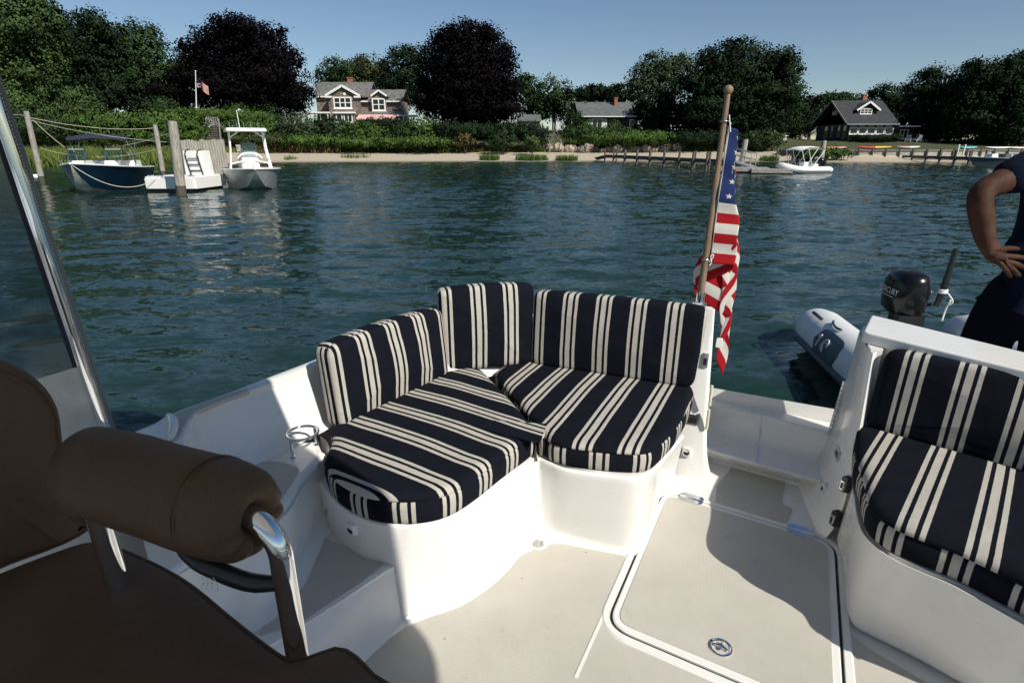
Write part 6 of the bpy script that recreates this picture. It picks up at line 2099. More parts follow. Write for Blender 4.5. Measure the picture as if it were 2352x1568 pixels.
def pier(name, label, a, b, w, zd, posts, mat_deck, top_extra=1.0, brace=True):
    """pier from a to b (x, y); posts are fractions along it"""
    r_ = root(name, Vector((a[0], a[1], 0)), label, 'pier')
    A, Bv = Vector((a[0], a[1], zd)), Vector((b[0], b[1], zd))
    d = (Bv - A); L = d.length; d.normalize(); s = Vector((-d.y, d.x, 0))
    npl = int(L / .45)
    mbp = MB(); mbp.box(-.20, .20, -w / 2, w / 2, -.05, 0)
    me = None
    for k in range(npl):
        c = A + d * (L * (k + .5) / npl)
        if me is None:
            o = mbp.build('plank', mat_deck, r_, smooth=0); me = o.data
        else:
            o = bpy.data.objects.new('plank', me); COL.objects.link(o); o.parent = r_
        o.location = c - r_.location; o.rotation_euler = (0, 0, math.atan2(d.y, d.x))
    for sg in (-1, 1):
        mb = MB(); mb.beam(A + s * sg * (w / 2 - .06) - Vector((0, 0, .19)), Bv + s * sg * (w / 2 - .06) - Vector((0, 0, .19)), .1, .26); mb.build('stringer', M['darkwood'], r_, smooth=0)
    for f in posts:
        for sg in (-1, 1):
            p = A + d * L * f + s * sg * (w / 2 + .08)
            mb = MB(); mb.tube([(p.x, p.y, -.8), (p.x, p.y, zd + top_extra * random.uniform(.9, 1.08))], .10, 8); mb.build('post', M['darkwood'], r_)
        c = A + d * L * f
        mb = MB(); mb.beam(c - s * w * .6 - Vector((0, 0, .38)), c + s * w * .6 - Vector((0, 0, .38)), .1, .16); mb.build('crossbeam', M['darkwood'], r_, smooth=0)
    return r_
pa = at(1400, 353, 72); pb = at(1648, 365, 46)
pier('long_pier', 'long narrow wooden pier on dark posts running out from the beach behind the flag', (pa.x, pa.y), (pb.x, pb.y), 1.3, .88, [.02, .14, .28, .42, .55, .68, .80, .90, .99], M['dockwood'], .52)
r_ = root('pier_ramp', Vector((pa.x - 1.6, pa.y + .6, ground_z(pa.x - 1.6, pa.y + .6))), 'dark wooden ramp from the sand up to the long pier', 'ramp')
e0 = Vector((wx(1370, 362, 73), 73, .45)); mb = MB(); mb.beam(e0, Vector((pa.x, pa.y, .83)), 1.3, .08); mb.build('deck', M['darkwood'], r_, smooth=0)
for sg in (-.6, .6):
    mb = MB(); mb.beam(e0 + Vector((0, sg, -.15)), Vector((pa.x, pa.y + sg, .68)), .1, .25); mb.build('stringer', M['darkwood'], r_, smooth=0)
# gangway and floats at the pier end
gw0, gw1 = Vector((pb.x + .3, pb.y, .95)), Vector((wx(1735, 385, 43), 43.5, .35))
gw = root('gangway', gw1, 'aluminium gangway with handrails sloping down to the pier float', 'gangway')
mb = MB(); mb.beam(gw0, gw1, .9, .08); mb.build('deck', M['aluhull'], gw, smooth=0)
for sg in (-.45, .45):
    for h in (.5, .95):
        mb = MB(); mb.tube([gw0 + Vector((0, sg, h)), gw1 + Vector((0, sg, h))], .03, 6); mb.build('rail', M['aluhull'], gw)
    for f in (0, .33, .66, 1):
        p = gw0.lerp(gw1, f) + Vector((0, sg, 0)); mb = MB(); mb.tube([p, p + Vector((0, 0, .95))], .025, 6); mb.build('baluster', M['aluhull'], gw)
def float_dock(label, c, lx, ly, mat, rz=0.0, zt=.38):
    r_ = root('float', Vector((c[0], c[1], 0)), label, 'float', None, rz, world=False)
    k = max(3, int(lx / .3))
    for i in range(k):
        mb = MB(); x0 = -lx / 2 + lx * i / k; mb.box(x0 + .01, x0 + lx / k - .01, -ly / 2, ly / 2, zt - .06, zt); mb.build('plank', mat, r_, smooth=0)
    mb = MB(); mb.box(-lx / 2 + .03, lx / 2 - .03, -ly / 2 + .03, ly / 2 - .03, -.2, zt - .07); mb.build('pontoon', M['black'], r_, smooth=0, bevel=.05)
    for sg in (-1, 1):
        mb = MB(); mb.box(-lx / 2, lx / 2, sg * ly / 2 - .05, sg * ly / 2 + .05, zt - .24, zt - .02); mb.build('side_board', mat, r_, smooth=0)
    return r_
fc = Wz(1715, 398, 0)
float_dock('dark floating dock at the end of the long pier', (wx(1700, 397, 42), 42.0), 3.6, 1.8, M['dockwood'], -.3)
float_dock('low white edged float under the bow of the grey inflatable', (wx(1770, 397, 40.5), 40.5), 2.6, 1.3, M['dockwood'], -.3, .32)

# bulkhead along the lawn with kayaks
bh = root('bulkhead', Vector((wx(2000, 370, 73), 73, 0)), 'low weathered wooden bulkhead with posts along the lawn edge', 'bulkhead')
x = 1800
prevp = None
for k in range(44):
    xk = 1786 + k * 15.6
    X = px_ratio(xk) * 73; Yk = shore_y(X, 73) + 5.9
    X = px_ratio(xk) * Yk
    p = Vector((X, Yk, 0))
    if prevp is not None:
        m_ = M['dockwood'] if xk > 1885 else M['darkwood']
        mb = MB(); mb.beam(Vector((prevp.x, prevp.y, .78)), Vector((p.x, p.y, .78)), .08, 1.05); mb.build('panel', m_, bh, smooth=0)
        mb = MB(); mb.beam(Vector((prevp.x, prevp.y, 1.34)), Vector((p.x, p.y, 1.34)), .4, .07); mb.build('cap_board', m_, bh, smooth=0)
    if k % 2 == 0:
        mb = MB(); mb.tube([(p.x, p.y - .18, -.4), (p.x, p.y - .18, 1.55)], .12, 8); mb.build('post', M['darkwood'], bh)
    prevp = p
def kayak(label, x, y, L, cols, Yk=76.5, rz=0.0):
    c = at(x, y, Yk); c.z = ground_z(c.x, c.y)
    r_ = root('kayak', c, label, 'kayak', 'kayaks on the lawn', rz, world=False)
    n = 16
    for half in range(2):
        rows = []
        for i in range(n // 2 + 1):
            s = (i + half * n // 2) / n
            w = .38 * math.sin(math.pi * s) ** .6 + .01; h = .30 * math.sin(math.pi * s) ** .5 + .02; ks = .12 * (2 * s - 1) ** 2
            rows.append([Vector((lerp(-L / 2, L / 2, s), w * math.cos(t), .22 + ks + h * .55 * math.sin(t) * (1.0 if math.sin(t) > 0 else .8))) for t in [2 * math.pi * j / 12 for j in range(12)]])
        mb = MB(); mb.loft(rows, closed=True); mb.build('hull' if half == 0 else 'bow', cols[half], r_, smooth=60)
    mb = MB(); mb.tube([(-.45 + .5 * math.cos(t), .22 * math.sin(t), .42) for t in [2 * math.pi * i / 14 for i in range(14)]], .03, 5, closed=True); mb.build('cockpit_rim', M['black'], r_)
kc = {k: simple('kayak_' + k, c, .4, 0, .08, 3) for k, c in dict(orange=(.65, .23, .12), salmon=(.70, .38, .28), yellow=(.70, .48, .07), red=(.45, .06, .04), pink=(.62, .42, .42), teal=(.16, .50, .48), white=(.75, .74, .70), cream=(.68, .52, .25)).items()}
kayak('salmon and orange kayak at the left end of the bulkhead', 1908, 340, 4.2, (kc['orange'], kc['salmon']))
kayak('red and yellow kayak lying on the lawn below the sunroom', 2007, 340, 4.6, (kc['red'], kc['yellow']))
kayak('pale pink kayak lying right of the red and yellow one', 2086, 343, 3.0, (kc['pink'], kc['white']))
kayak('teal kayak lying behind the right hand pier', 2222, 344, 2.4, (kc['teal'], kc['teal']))
kayak('white kayak on the lawn right of the teal one', 2292, 343, 3.4, (kc['white'], kc['white']))
kayak('white and yellow kayak nearest the right picture edge', 2340, 344, 3.0, (kc['white'], kc['cream']))
qa, qb_ = at(2075, 349, 73), at(2248, 366, 60)
pier('short_pier', 'wooden pier on dark posts at the right beside the pontoon boat', (qa.x, qa.y), (qb_.x, qb_.y), 1.4, .82, [.05, .25, .45, .63, .82, .98], M['dockwood'], .62)
# two white fenders standing on the pier
for k, (x, lab) in enumerate(((2198, 'left white post on the right hand pier'), (2212, 'right white post on the right hand pier'))):
    p = at(x, 352, 66); mb = MB(); mb.tube([(p.x, p.y, .8), (p.x + .05, p.y, 1.9)], .08, 8); mb.ball((p.x + .05, p.y, 1.9), .09, 8, 6)
    tag(mb.build('dock_post', M['whitepaint'], None, recenter=True), lab, 'post', 'white dock posts')

# ================================================================ MOORED BOATS
def hull_parts(r_, L, beam, free, draft, mat_top, mat_bot, split=.38, bow_pow=2.3, flare=.78, deck_mat=None, deck_drop=.06, sheer_rise=.28, stem=.86):
    n = 26
    st = []
    for i in range(n + 1):
        s = i / n
        s = 1 - (1 - s) ** 1.25
        x = lerp(-L / 2, L / 2, s)
        w = beam / 2 * (1 - max(0, (s - .35) / .65) ** bow_pow) * lerp(.92, 1, min(1, s / .3))
        zs = free + sheer_rise * s * s
        k = max(0, (s - .62) / .38)
        zk = lerp(-draft, zs - .03, k ** 2.4)
        wc = w * lerp(flare, flare * .55, s * s)
        zc = lerp(lerp(-draft * .15, zs * .36, k ** 1.3), zs, max(0, (s - .95) / .05))
        zc = max(zc, zk)
        st.append((x, w, zs, zk, wc, zc))
    for nm, mat, sel in (('topsides', mat_top, 1), ('bottom', mat_bot, 0)):
        mb = MB()
        for sg in (1, -1):
            rows = []
            for x, w, zs, zk, wc, zc in st:
                if sel == 0:
                    rows.append([Vector((x, 0, zk)), Vector((x, sg * wc * .55, lerp(zk, zc, .55))), Vector((x, sg * wc, zc))])
                else:
                    zm = lerp(zc, zs, .5)
                    rows.append([Vector((x, sg * wc, zc)), Vector((x, sg * lerp(wc, w, .42), zm)), Vector((x, sg * w, zs))])
            mb.loft(rows, flip=(sg > 0))
        x, w, zs, zk, wc, zc = st[0]
        if sel == 1: mb.add([(x, -w, zs), (x, w, zs), (x, wc, zc), (x, -wc, zc)], [(0, 1, 2, 3)])
        else: mb.add([(x, -wc, zc), (x, wc, zc), (x, 0, zk)], [(0, 1, 2)])
        mb.build(nm, mat, r_, smooth=35)
    if deck_mat:
        mb = MB()
        rows = [[Vector((x, sg * w * f, zs + (.02 if f == 1 else -deck_drop if f < .8 else .03))) for sg, f in ((-1, 1), (-1, .86), (-1, .74), (1, .74), (1, .86), (1, 1))] for x, w, zs, *_ in st]
        mb.loft(rows)
        mb.build('deck', deck_mat, r_, smooth=30)
        mb = MB()
        for sg in (-1, 1):
            mb.tube([Vector((x, sg * (w + .012), zs - .01)) for x, w, zs, *_ in st], .03, 6)
        mb.build('rub_rail', deck_mat, r_)
    return st

def heading(p, turn):
    """rotation that points +X towards the camera, then turned by turn degrees to the left as seen by the boat"""
    return math.atan2(-p.y, -p.x) + math.radians(turn)

# --- navy hulled runabout
pb1 = Wz(196, 444, 0)
dirb = Vector((-pb1.x, -pb1.y, 0)).normalized()
Lb = 6.0
hd = heading(pb1, 0) 
rzb = hd - math.radians(20)
cb = pb1 - Vector((math.cos(rzb), math.sin(rzb), 0)) * (Lb / 2 - .75)
b1 = root('runabout', Vector((cb.x, cb.y, 0)), 'navy hulled runabout with navy bimini moored between the left pilings', 'boat', None, rzb, world=False)
hull_parts(b1, Lb, 2.75, .88, .32, M['boatblue'], M['bottom'], deck_mat=M['boatwhite'], sheer_rise=.30)
for sg in (-1, 1):
    mb = MB(); mb.prism(round_poly([(-.55, sg * .32), (.75, sg * .30), (.80, sg * .85), (-.55, sg * 1.0)], .12), .86, 1.22, taper=.10); mb.build('console', M['boatwhite'], b1, smooth=30)
    mb = MB(); q = [(.55, sg * .36, 1.20), (.50, sg * .98, 1.20), (.22, sg * .98, 1.68), (.26, sg * .38, 1.68)]
    mb.add(q, [(0, 1, 2, 3)]); w = mb.build('windscreen', M['clearglass'], b1, smooth=0)
    mb = MB()
    for a, b in zip(q, q[1:] + q[:1]): mb.beam(a, b, .045, .045)
    mb.build('windscreen_frame', M['steel'], w, smooth=0)
    mb = MB(); q2 = [(.50, sg * .99, 1.20), (-.5, sg * 1.05, 1.20), (-.45, sg * 1.02, 1.52), (.22, sg * .99, 1.68)]
    mb.add(q2, [(0, 1, 2, 3)]); w = mb.build('windscreen', M['clearglass'], b1, smooth=0)
    mb = MB()
    for a, b in zip(q2, q2[1:] + q2[:1]): mb.beam(a, b, .04, .04)
    mb.build('windscreen_frame', M['steel'], w, smooth=0)
    for xx in (-.3, -1.5):
        mb = MB(); mb.tube([(-.9, sg * 1.1, 1.0), (xx, sg * 1.08, 2.18)], .022, 6); mb.build('bimini_pole', M['steel'], b1)
    mb = MB(); mb.tube(catmull([(2.2, sg * .55, 1.12), (1.9, sg * .72, 1.26), (1.2, sg * .95, 1.24), (.9, sg * 1.02, 1.10)], 10), .018, 6); mb.build('grab_rail', M['steel'], b1)
mb = MB(); n = 10
mb.loft([[Vector((x, -1.12 + 2.24 * j / n, z + .10 * math.sin(math.pi * j / n))) for j in range(n + 1)] for x, z in ((-.15, 2.02), (-.2, 2.16), (-.9, 2.22), (-1.6, 2.18), (-1.65, 2.04))])
mb.loft([[Vector((x, -1.12 + 2.24 * j / n, z + .08 * math.sin(math.pi * j / n))) for j in range(n + 1)] for x, z in ((-.15, 2.01), (-1.65, 2.03))], flip=True)
mb.build('bimini_canopy', M['navycanvas'], b1, smooth=60)
mb = MB(); mb.prism(round_poly([(1.1, -.3), (1.9, -.25), (1.9, .25), (1.1, .3)], .1), .86, 1.14, taper=.06); mb.build('bow_seat', M['boatwhite'], b1, smooth=30)
mb = MB(); mb.prism(round_poly([(-2.6, -.9), (-1.6, -.9), (-1.6, .9), (-2.6, .9)], .1), .70, 1.18, taper=.05); mb.build('stern_seat', M['boatwhite'], b1, smooth=30)

# --- bare aluminium centre console
pb2 = Wz(590, 437, 0)
rz2 = heading(pb2, 0) + math.radians(3)
L2 = 5.8
c2_ = pb2 - Vector((math.cos(rz2), math.sin(rz2), 0)) * (L2 / 2 - .9)
b2_ = root('aluminium_boat', Vector((c2_.x, c2_.y, 0)), 'bare aluminium centre console boat with white T-top moored beside the float', 'boat', None, rz2, world=False)
hull_parts(b2_, L2, 2.5, .80, .28, M['aluhull'], M['aluhull'], deck_mat=M['boatwhite'], bow_pow=3.2, sheer_rise=.12, flare=.86)
mb = MB(); mb.prism(round_poly([(-.6, -.42), (.35, -.38), (.35, .38), (-.6, .42)], .1), .74, 1.62, taper=.06); mb.build('console', M['boatwhite'], b2_, smooth=30)
mb = MB(); mb.tube(catmull([(.36, -.5, 1.30), (.45, -.3, 1.48), (.47, 0, 1.52), (.45, .3, 1.48), (.36, .5, 1.30)], 16), .035, 6); mb.build('console_rail', M['whitepaint'], b2_)
mb = MB(); mb.prism(round_poly([(.35, -.36), (.42, -.3), (.42, .3), (.35, .36)], .04), 1.52, 1.95, taper=.02); mb.build('windscreen', M['clearglass'], b2_, smooth=0)
for sg in (-1, 1):
    for x0, x1 in ((.45, .25), (-.75, -.55)):
        mb = MB(); mb.tube([(x0, sg * .86, .75), (x1, sg * .74, 1.7), (x1, sg * .70, 2.42)], .04, 8); mb.build('t_top_leg', M['whitepaint'], b2_)
    mb = MB(); mb.tube([(.3, sg * .80, 1.25), (-.65, sg * .80, 1.25)], .03, 6); mb.build('t_top_brace', M['whitepaint'], b2_)
    mb = MB(); mb.beam((.35, sg * .82, 1.05), (.38, sg * .2, 1.2), .05, .05); mb.build('t_top_brace', M['whitepaint'], b2_, smooth=0)
    mb = MB(); mb.tube([(.25, sg * .72, 2.15), (.2, sg * .35, 2.40)], .03, 6); mb.build('t_top_brace', M['whitepaint'], b2_)
mb = MB(); mb.prism(round_poly([(-1.2, -.92), (.75, -.85), (.75, .85), (-1.2, .92)], .22), 2.42, 2.56, taper=.05); mb.build('t_top', M['boatwhite'], b2_, smooth=20, bevel=.03)
mb = MB(); mb.tube([(-.8, -.2, 2.55), (-.8, -.22, 3.35)], .015, 5); mb.build('antenna', M['whitepaint'], b2_)
for k in range(5):
    mb = MB(); mb.tube([(-1.0, -.6 + .3 * k, 2.45), (-1.12, -.6 + .3 * k, 2.85)], .022, 5); mb.build('rod_holder', M['dullsteel'], b2_)
mb = MB(); mb.tube([(1.6, 0, .93), (1.75, 0, 1.02), (2.0, 0, .98)], .04, 6); mb.build('bow_cleat', M['steel'], b2_)
mb = MB(); mb.prism(round_poly([(-1.9, -.45), (-1.1, -.45), (-1.1, .45), (-1.9, .45)], .1), .74, 1.42, taper=.03); mb.build('leaning_post', M['boatwhite'], b2_, smooth=30)

# --- white float with console box in front of the piling wall
Yf = Wz(430, 442, 0).y
fl_ = root('white_float', Vector((wx(432, 425, Yf + 1.3), Yf + 1.3, 0)), 'white floating dock with a boarding box between the thick piling and aluminium boat', 'float', None, math.radians(-2), world=False)
lx, ly = 2.0, 2.5
for i in range(9):
    mb = MB(); x0 = -lx / 2 + lx * i / 9; mb.box(x0 + .012, x0 + lx / 9 - .012, -ly / 2, ly / 2, .56, .62); mb.build('plank', M['whitepaint'], fl_, smooth=0)
for sg in (-1, 1):
    mb = MB(); mb.box(-lx / 2, lx / 2, sg * ly / 2 - .06, sg * ly / 2 + .06, .14, .55); mb.build('side_board', M['whitepaint'], fl_, smooth=0, bevel=.015)
    mb = MB(); mb.box(sg * lx / 2 - .06, sg * lx / 2 + .06, -ly / 2 + .07, ly / 2 - .07, .14, .55); mb.build('end_board', M['whitepaint'], fl_, smooth=0)
mb = MB(); mb.box(-lx / 2 + .1, lx / 2 - .1, -ly / 2 + .1, ly / 2 - .1, -.25, .2); mb.build('pontoon', M['black'], fl_, smooth=0)
mb = MB(); mb.prism(round_poly([(-.25, .35), (.65, .35), (.65, 1.1), (-.25, 1.1)], .06), .62, 1.62, taper=.04); mb.build('boarding_box', M['boatwhite'], fl_, smooth=20)
for sx in (-.05, .48):
    mb = MB(); mb.tube(catmull([(sx + .1, .30, .62), (sx - .02, .30, 1.4), (sx, .34, 1.62), (sx + .02, .6, 1.66)], 10), .025, 6); mb.build('grab_rail', M['black'], fl_)
for k in range(3):
    mb = MB(); mb.beam((.0, .31, .8 + .25 * k), (.5, .31, .8 + .25 * k), .03, .04); mb.build('rung', M['black'], fl_, smooth=0)
for (x, y) in ((-.85, -1.1), (.85, -1.1), (-.4, -1.1)):
    mb = MB(); mb.tube([(x - .12, y, .66), (x + .12, y, .66)], .03, 6); mb.tube([(x, y, .6), (x, y, .66)], .04, 6); mb.build('cleat', M['steel'], fl_)

# --- white paddle board end at the far left
pbd = Wz(66, 402, .1)
sb_ = root('paddle_board', Vector((pbd.x, pbd.y, 0)), 'white tip of a low board floating left of the leftmost piling', 'board')
mb = MB(); n = 20
mb.prism([(pbd.x + .62 * math.cos(2 * math.pi * i / n), pbd.y + .3 * math.sin(2 * math.pi * i / n)) for i in range(n)], -.02, .14, taper=.04); mb.build('deck', M['boatwhite'], sb_, smooth=20)

# --- mooring lines
def rope(label, a, b, sag, r=.012, n=24):
    mb = MB(); pts = []
    for i in range(n + 1):
        t = i / n
        pts.append(a.lerp(b, t) - Vector((0, 0, sag * 4 * t * (1 - t))))
    mb.tube(pts, r, 6)
    return tag(mb.build('mooring_line', M['creamrope'], None, recenter=True), label, 'rope', 'mooring lines')
P1t = at(63, 262, Yp1 - .3)
P3 = lambda y: at(lerp(397, 412, (y - 280) / 150), y, Wz(417, 448, 0).y - .1)
P2_ = lambda y: at(lerp(357, 374, (y - 287) / 118), y, Wz(376, 407, 0).y - .1)
rope('slack line from the top of the leftmost piling to the slim piling', at(68, 270, Yp1 - .3), P2_(294), .25)
rope('line leaving the picture at the left from the top of the leftmost piling', at(62, 266, Yp1 - .3), at(-70, 246, Yp1 + 1), .05)
rope('line from the leftmost piling down to the thick piling behind the navy canopy', at(72, 277, Yp1 - .3), P3(328), .15)
rope('line from the leftmost piling down to the windscreen of the navy boat', at(76, 276, Yp1 - .3), at(148, 338, cb.y), .05)
rope('low line crossing behind the navy boat to the thick piling', at(92, 340, Yp1 - .2), P3(331), .45)
rope('line rising from behind the navy boat to the thick piling', at(250, 338, cb.y + 2), P3(302), .10)
bowtip = Vector((cb.x, cb.y, 0)) + Vector((math.cos(rzb), math.sin(rzb), 0)) * (Lb / 2 - .05) + Vector((0, 0, 1.15))
rope('slack bow line drooping from the navy boat to the white float', bowtip, at(356, 412, Yf - .02), .55)
rope('stern line from the navy boat towards the slim piling', at(322, 382, cb.y + 2), at(362, 393, Wz(376, 407, 0).y), .1)
rope('dark line drooping from the bow of the aluminium boat', at(578, 391, pb2.y + .5), at(508, 409, pb2.y + 1.0), .25)

# ================================================================ GREY INFLATABLE WITH WHITE BIMINI
def outboard(parent, o, rz, k=1.0, tilt=0.0, mat=None):
    """small outboard engine as one part with its pieces; o transom point in parent coordinates, +X points away from the boat"""
    M4 = Matrix.Translation(o) @ Matrix.Rotation(rz, 4, 'Z') @ Matrix.Rotation(tilt, 4, 'Y') @ Matrix.Scale(k, 4)
    mat = mat or M['gloss_black']
    mb = MB(); rows = []
    for z, sx, sy, ox in ((.02, .15, .10, .0), (.06, .20, .135, .02), (.20, .22, .145, .02), (.30, .21, .14, .015), (.37, .17, .115, .0), (.395, .10, .07, -.01), (.40, .01, .01, -.01)):
        rows.append([Vector((ox + .02 + sx * math.copysign(abs(math.cos(t)) ** .75, math.cos(t)), sy * math.copysign(abs(math.sin(t)) ** .75, math.sin(t)), z)) for t in [2 * math.pi * i / 20 for i in range(20)]])
    mb.loft(rows, closed=True); mb.poly(list(reversed(rows[0])))
    e = mb.xf(M4).build('outboard_engine', mat, parent, smooth=50)
    mb = MB(); mb.prism(round_poly([(-.08, -.06), (.14, -.06), (.14, .06), (-.08, .06)], .04), -.55, .02); mb.xf(M4).build('midsection', mat, e, smooth=30)
    mb = MB(); mb.prism(round_poly([(-.05, -.03), (.16, -.03), (.16, .03), (-.05, .03)], .02), -.85, -.55); mb.tube([(-.14, 0, -.78), (-.05, 0, -.78), (.18, 0, -.78), (.24, 0, -.78)], [.01, .05, .05, .02], 10); mb.xf(M4).build('gearcase', mat, e, smooth=30)
    mb = MB(); mb.box(-.16, -.07, -.10, .10, -.18, .04); mb.xf(M4).build('clamp_bracket', M['black'], e, smooth=0)
    return e, M4

pr = Wz(1835, 402, 0)
rib_dir = (Wz(1778, 396, 0) - Wz(1912, 404, 0)); rzr = math.atan2(rib_dir.y, rib_dir.x)
cr_ = (Wz(1772, 394, 0) + Wz(1910, 402, 0)) / 2
rzr = math.atan2(-.35, -1.0)
rib = root('inflatable_boat', Vector((cr_.x, cr_.y, 0)), 'pale grey inflatable with white bimini moored at the pier float', 'boat', None, rzr, world=False)
hyp = simple('pale_grey_tube_fabric', (0.66, 0.67, 0.67), .45, 0, .06, 5)
def u_tube(r_, L, hw, rad, rise, mat, name='tube', n=44, z0=.22):
    pts, rs = [], []
    pth = [(-L / 2, -hw, 0), (-L * .2, -hw, 0), (L * .15, -hw, .02), (L * .32, -hw * .82, rise * .35), (L * .45, -hw * .42, rise * .8), (L * .49, 0, rise), (L * .45, hw * .42, rise * .8), (L * .32, hw * .82, rise * .35), (L * .15, hw, .02), (-L * .2, hw, 0), (-L / 2, hw, 0)]
    c = catmull([Vector(p) + Vector((0, 0, z0)) for p in pth], n)
    dirs = [(c[0] - c[1]).normalized(), (c[-1] - c[-2]).normalized()]
    cone = [(0.42, .22), (.30, .62), (.16, .88)]
    full = [c[0] + dirs[0] * a for a, _ in cone] + c + [c[-1] + dirs[1] * a for a, _ in reversed(cone)]
    rs = [rad * k for _, k in cone] + [rad] * len(c) + [rad * k for _, k in reversed(cone)]
    mb = MB(); mb.tube(full, rs, 36); return mb.build(name, mat, r_, smooth=60), c
tb_, cc_ = u_tube(rib, 3.6, .72, .24, .28, hyp)
mb = MB(); mb.tube([p + Vector((0, .20 * (1 if p.y > 0 else -1) * min(1, abs(p.y) / .4), -.06)) for p in cc_], .05, 6); mb.build('rub_strake', simple('dark_grey_rubber', (.10, .11, .12), .6), rib)
mb = MB(); mb.prism(round_poly([(-1.75, -.62), (1.1, -.62), (1.6, 0), (1.1, .62), (-1.75, .62)], .2), -.12, .10, taper=-.02); mb.build('hull', M['boatwhite'], rib, smooth=20)
mb = MB(); mb.prism(round_poly([(-.5, -.25), (.0, -.25), (.0, .25), (-.5, .25)], .08), .08, .75, taper=.05); mb.build('console', M['boatwhite'], rib, smooth=25)
mb = MB(); mb.prism(round_poly([(-1.3, -.35), (-.8, -.35), (-.8, .35), (-1.3, .35)], .08), .08, .62, taper=.03); mb.build('seat', M['boatwhite'], rib, smooth=25)
mb = MB(); n = 8
top_r = [(-1.25, 1.62), (-.6, 1.72), (.2, 1.72), (.8, 1.58)]
mb.loft([[Vector((x, -.72 + 1.44 * j / n, z + .08 * math.sin(math.pi * j / n))) for j in range(n + 1)] for x, z in [(-1.28, 1.52)] + top_r + [(.85, 1.46)]])
mb.loft([[Vector((x, -.72 + 1.44 * j / n, z - .05 + .08 * math.sin(math.pi * j / n))) for j in range(n + 1)] for x, z in top_r], flip=True)
mb.build('bimini_canopy', M['whitecanvas'], rib, smooth=60)
for sg in (-1, 1):
    for x0, x1, z1 in ((-.3, -1.22, 1.56), (-.3, .30, 1.72), (.3, -.6, 1.70), (.3, .80, 1.52)):
        mb = MB(); mb.tube([(x0, sg * .74, .42), (x1, sg * .71, z1)], .022, 6); mb.build('bimini_pole', M['whitepaint'], rib)
outboard(rib, Vector((-1.95, 0, .52)), math.pi, 1.25, -.35)

# --- pontoon boat at the right
pt_ = Wz(2295, 384, 0)
pn = root('pontoon_boat', Vector((pt_.x, pt_.y, 0)), 'blue grey skiff with covered seats beside the right hand pier', 'boat', None, math.radians(180), world=False)
grey = simple('blue_grey_hull', (.05, .075, .09), .4, 0, .1, 2)
hull_parts(pn, 6.0, 2.2, .75, .25, grey, M['bottom'], deck_mat=simple('pale_grey_deck', (.20, .24, .26), .6, 0, .1, 2), sheer_rise=.15)
for k, x in enumerate((-1.6, -.2, 1.0)):
    mb = MB(); mb.prism(round_poly([(x - .35, -.5), (x + .35, -.5), (x + .35, .5), (x - .35, .5)], .12), .68, 1.15, taper=.08); mb.build('covered_seat', M['whitecanvas'] if k != 1 else grey, pn, smooth=25)
mb = MB(); mb.tube([(-2.2, -.9, .75), (-2.2, -.9, 1.4), (-2.2, .9, 1.4), (-2.2, .9, .75)], .03, 6); mb.build('rail', M['steel'], pn)

# ================================================================ OUR DINGHY WITH OUTBOARD
stern_c = Wz(2035, 775, .22); 
sc0 = Wz(1908, 752, .22); sc1 = Wz(2200, 765, .22)
across = (sc1 - sc0); across.z = 0; wdn = across.length; across.normalize()
sc_mid = (sc0 + sc1) / 2
fwd_d = Vector((-.16, -1.0, 0)).normalized()      # its bow points back towards our transom
rzd = math.atan2(fwd_d.y, fwd_d.x)
dn = root('dinghy', Vector((sc_mid.x, sc_mid.y, 0)) + fwd_d * 1.15, 'pale grey inflatable dinghy tied behind the transom', 'dinghy', None, rzd, world=False)
Ld = 2.1
tube_d, cd_ = u_tube(dn, Ld, .64, .205, .12, hyp, z0=.20)
navyp = simple('slate_blue_rubber', (.035, .055, .075), .45, 0, .1, 8)
mb = MB()
for sg in (-1, 1):
    pass
pp = [p + Vector((0, .20 * (1 if p.y > 0 else -1) * min(1, abs(p.y) / .4), -.05)) for p in cd_]
pp[0] = pp[0]; mb.tube([pp[0] + Vector((-.3, .10, .0))] + pp + [pp[-1] + Vector((-.3, -.10, .0))], .032, 8); mb.build('rub_strake', navyp, dn)
mb = MB(); mb.prism(round_poly([(-.75, -.5), (.6, -.5), (.95, 0), (.6, .5), (-.75, .5)], .15), -.08, .06, taper=-.02); mb.build('hull', hyp, dn, smooth=20)
mb = MB(); mb.box(-1.02, -.95, -.46, .46, .0, .24); mb.build('transom_board', hyp, dn, smooth=0, bevel=.02)
mb = MB(); mb.box(-.2, .05, -.50, .50, .33, .37); mb.build('thwart', M['greywood'], dn, smooth=0, bevel=.01)
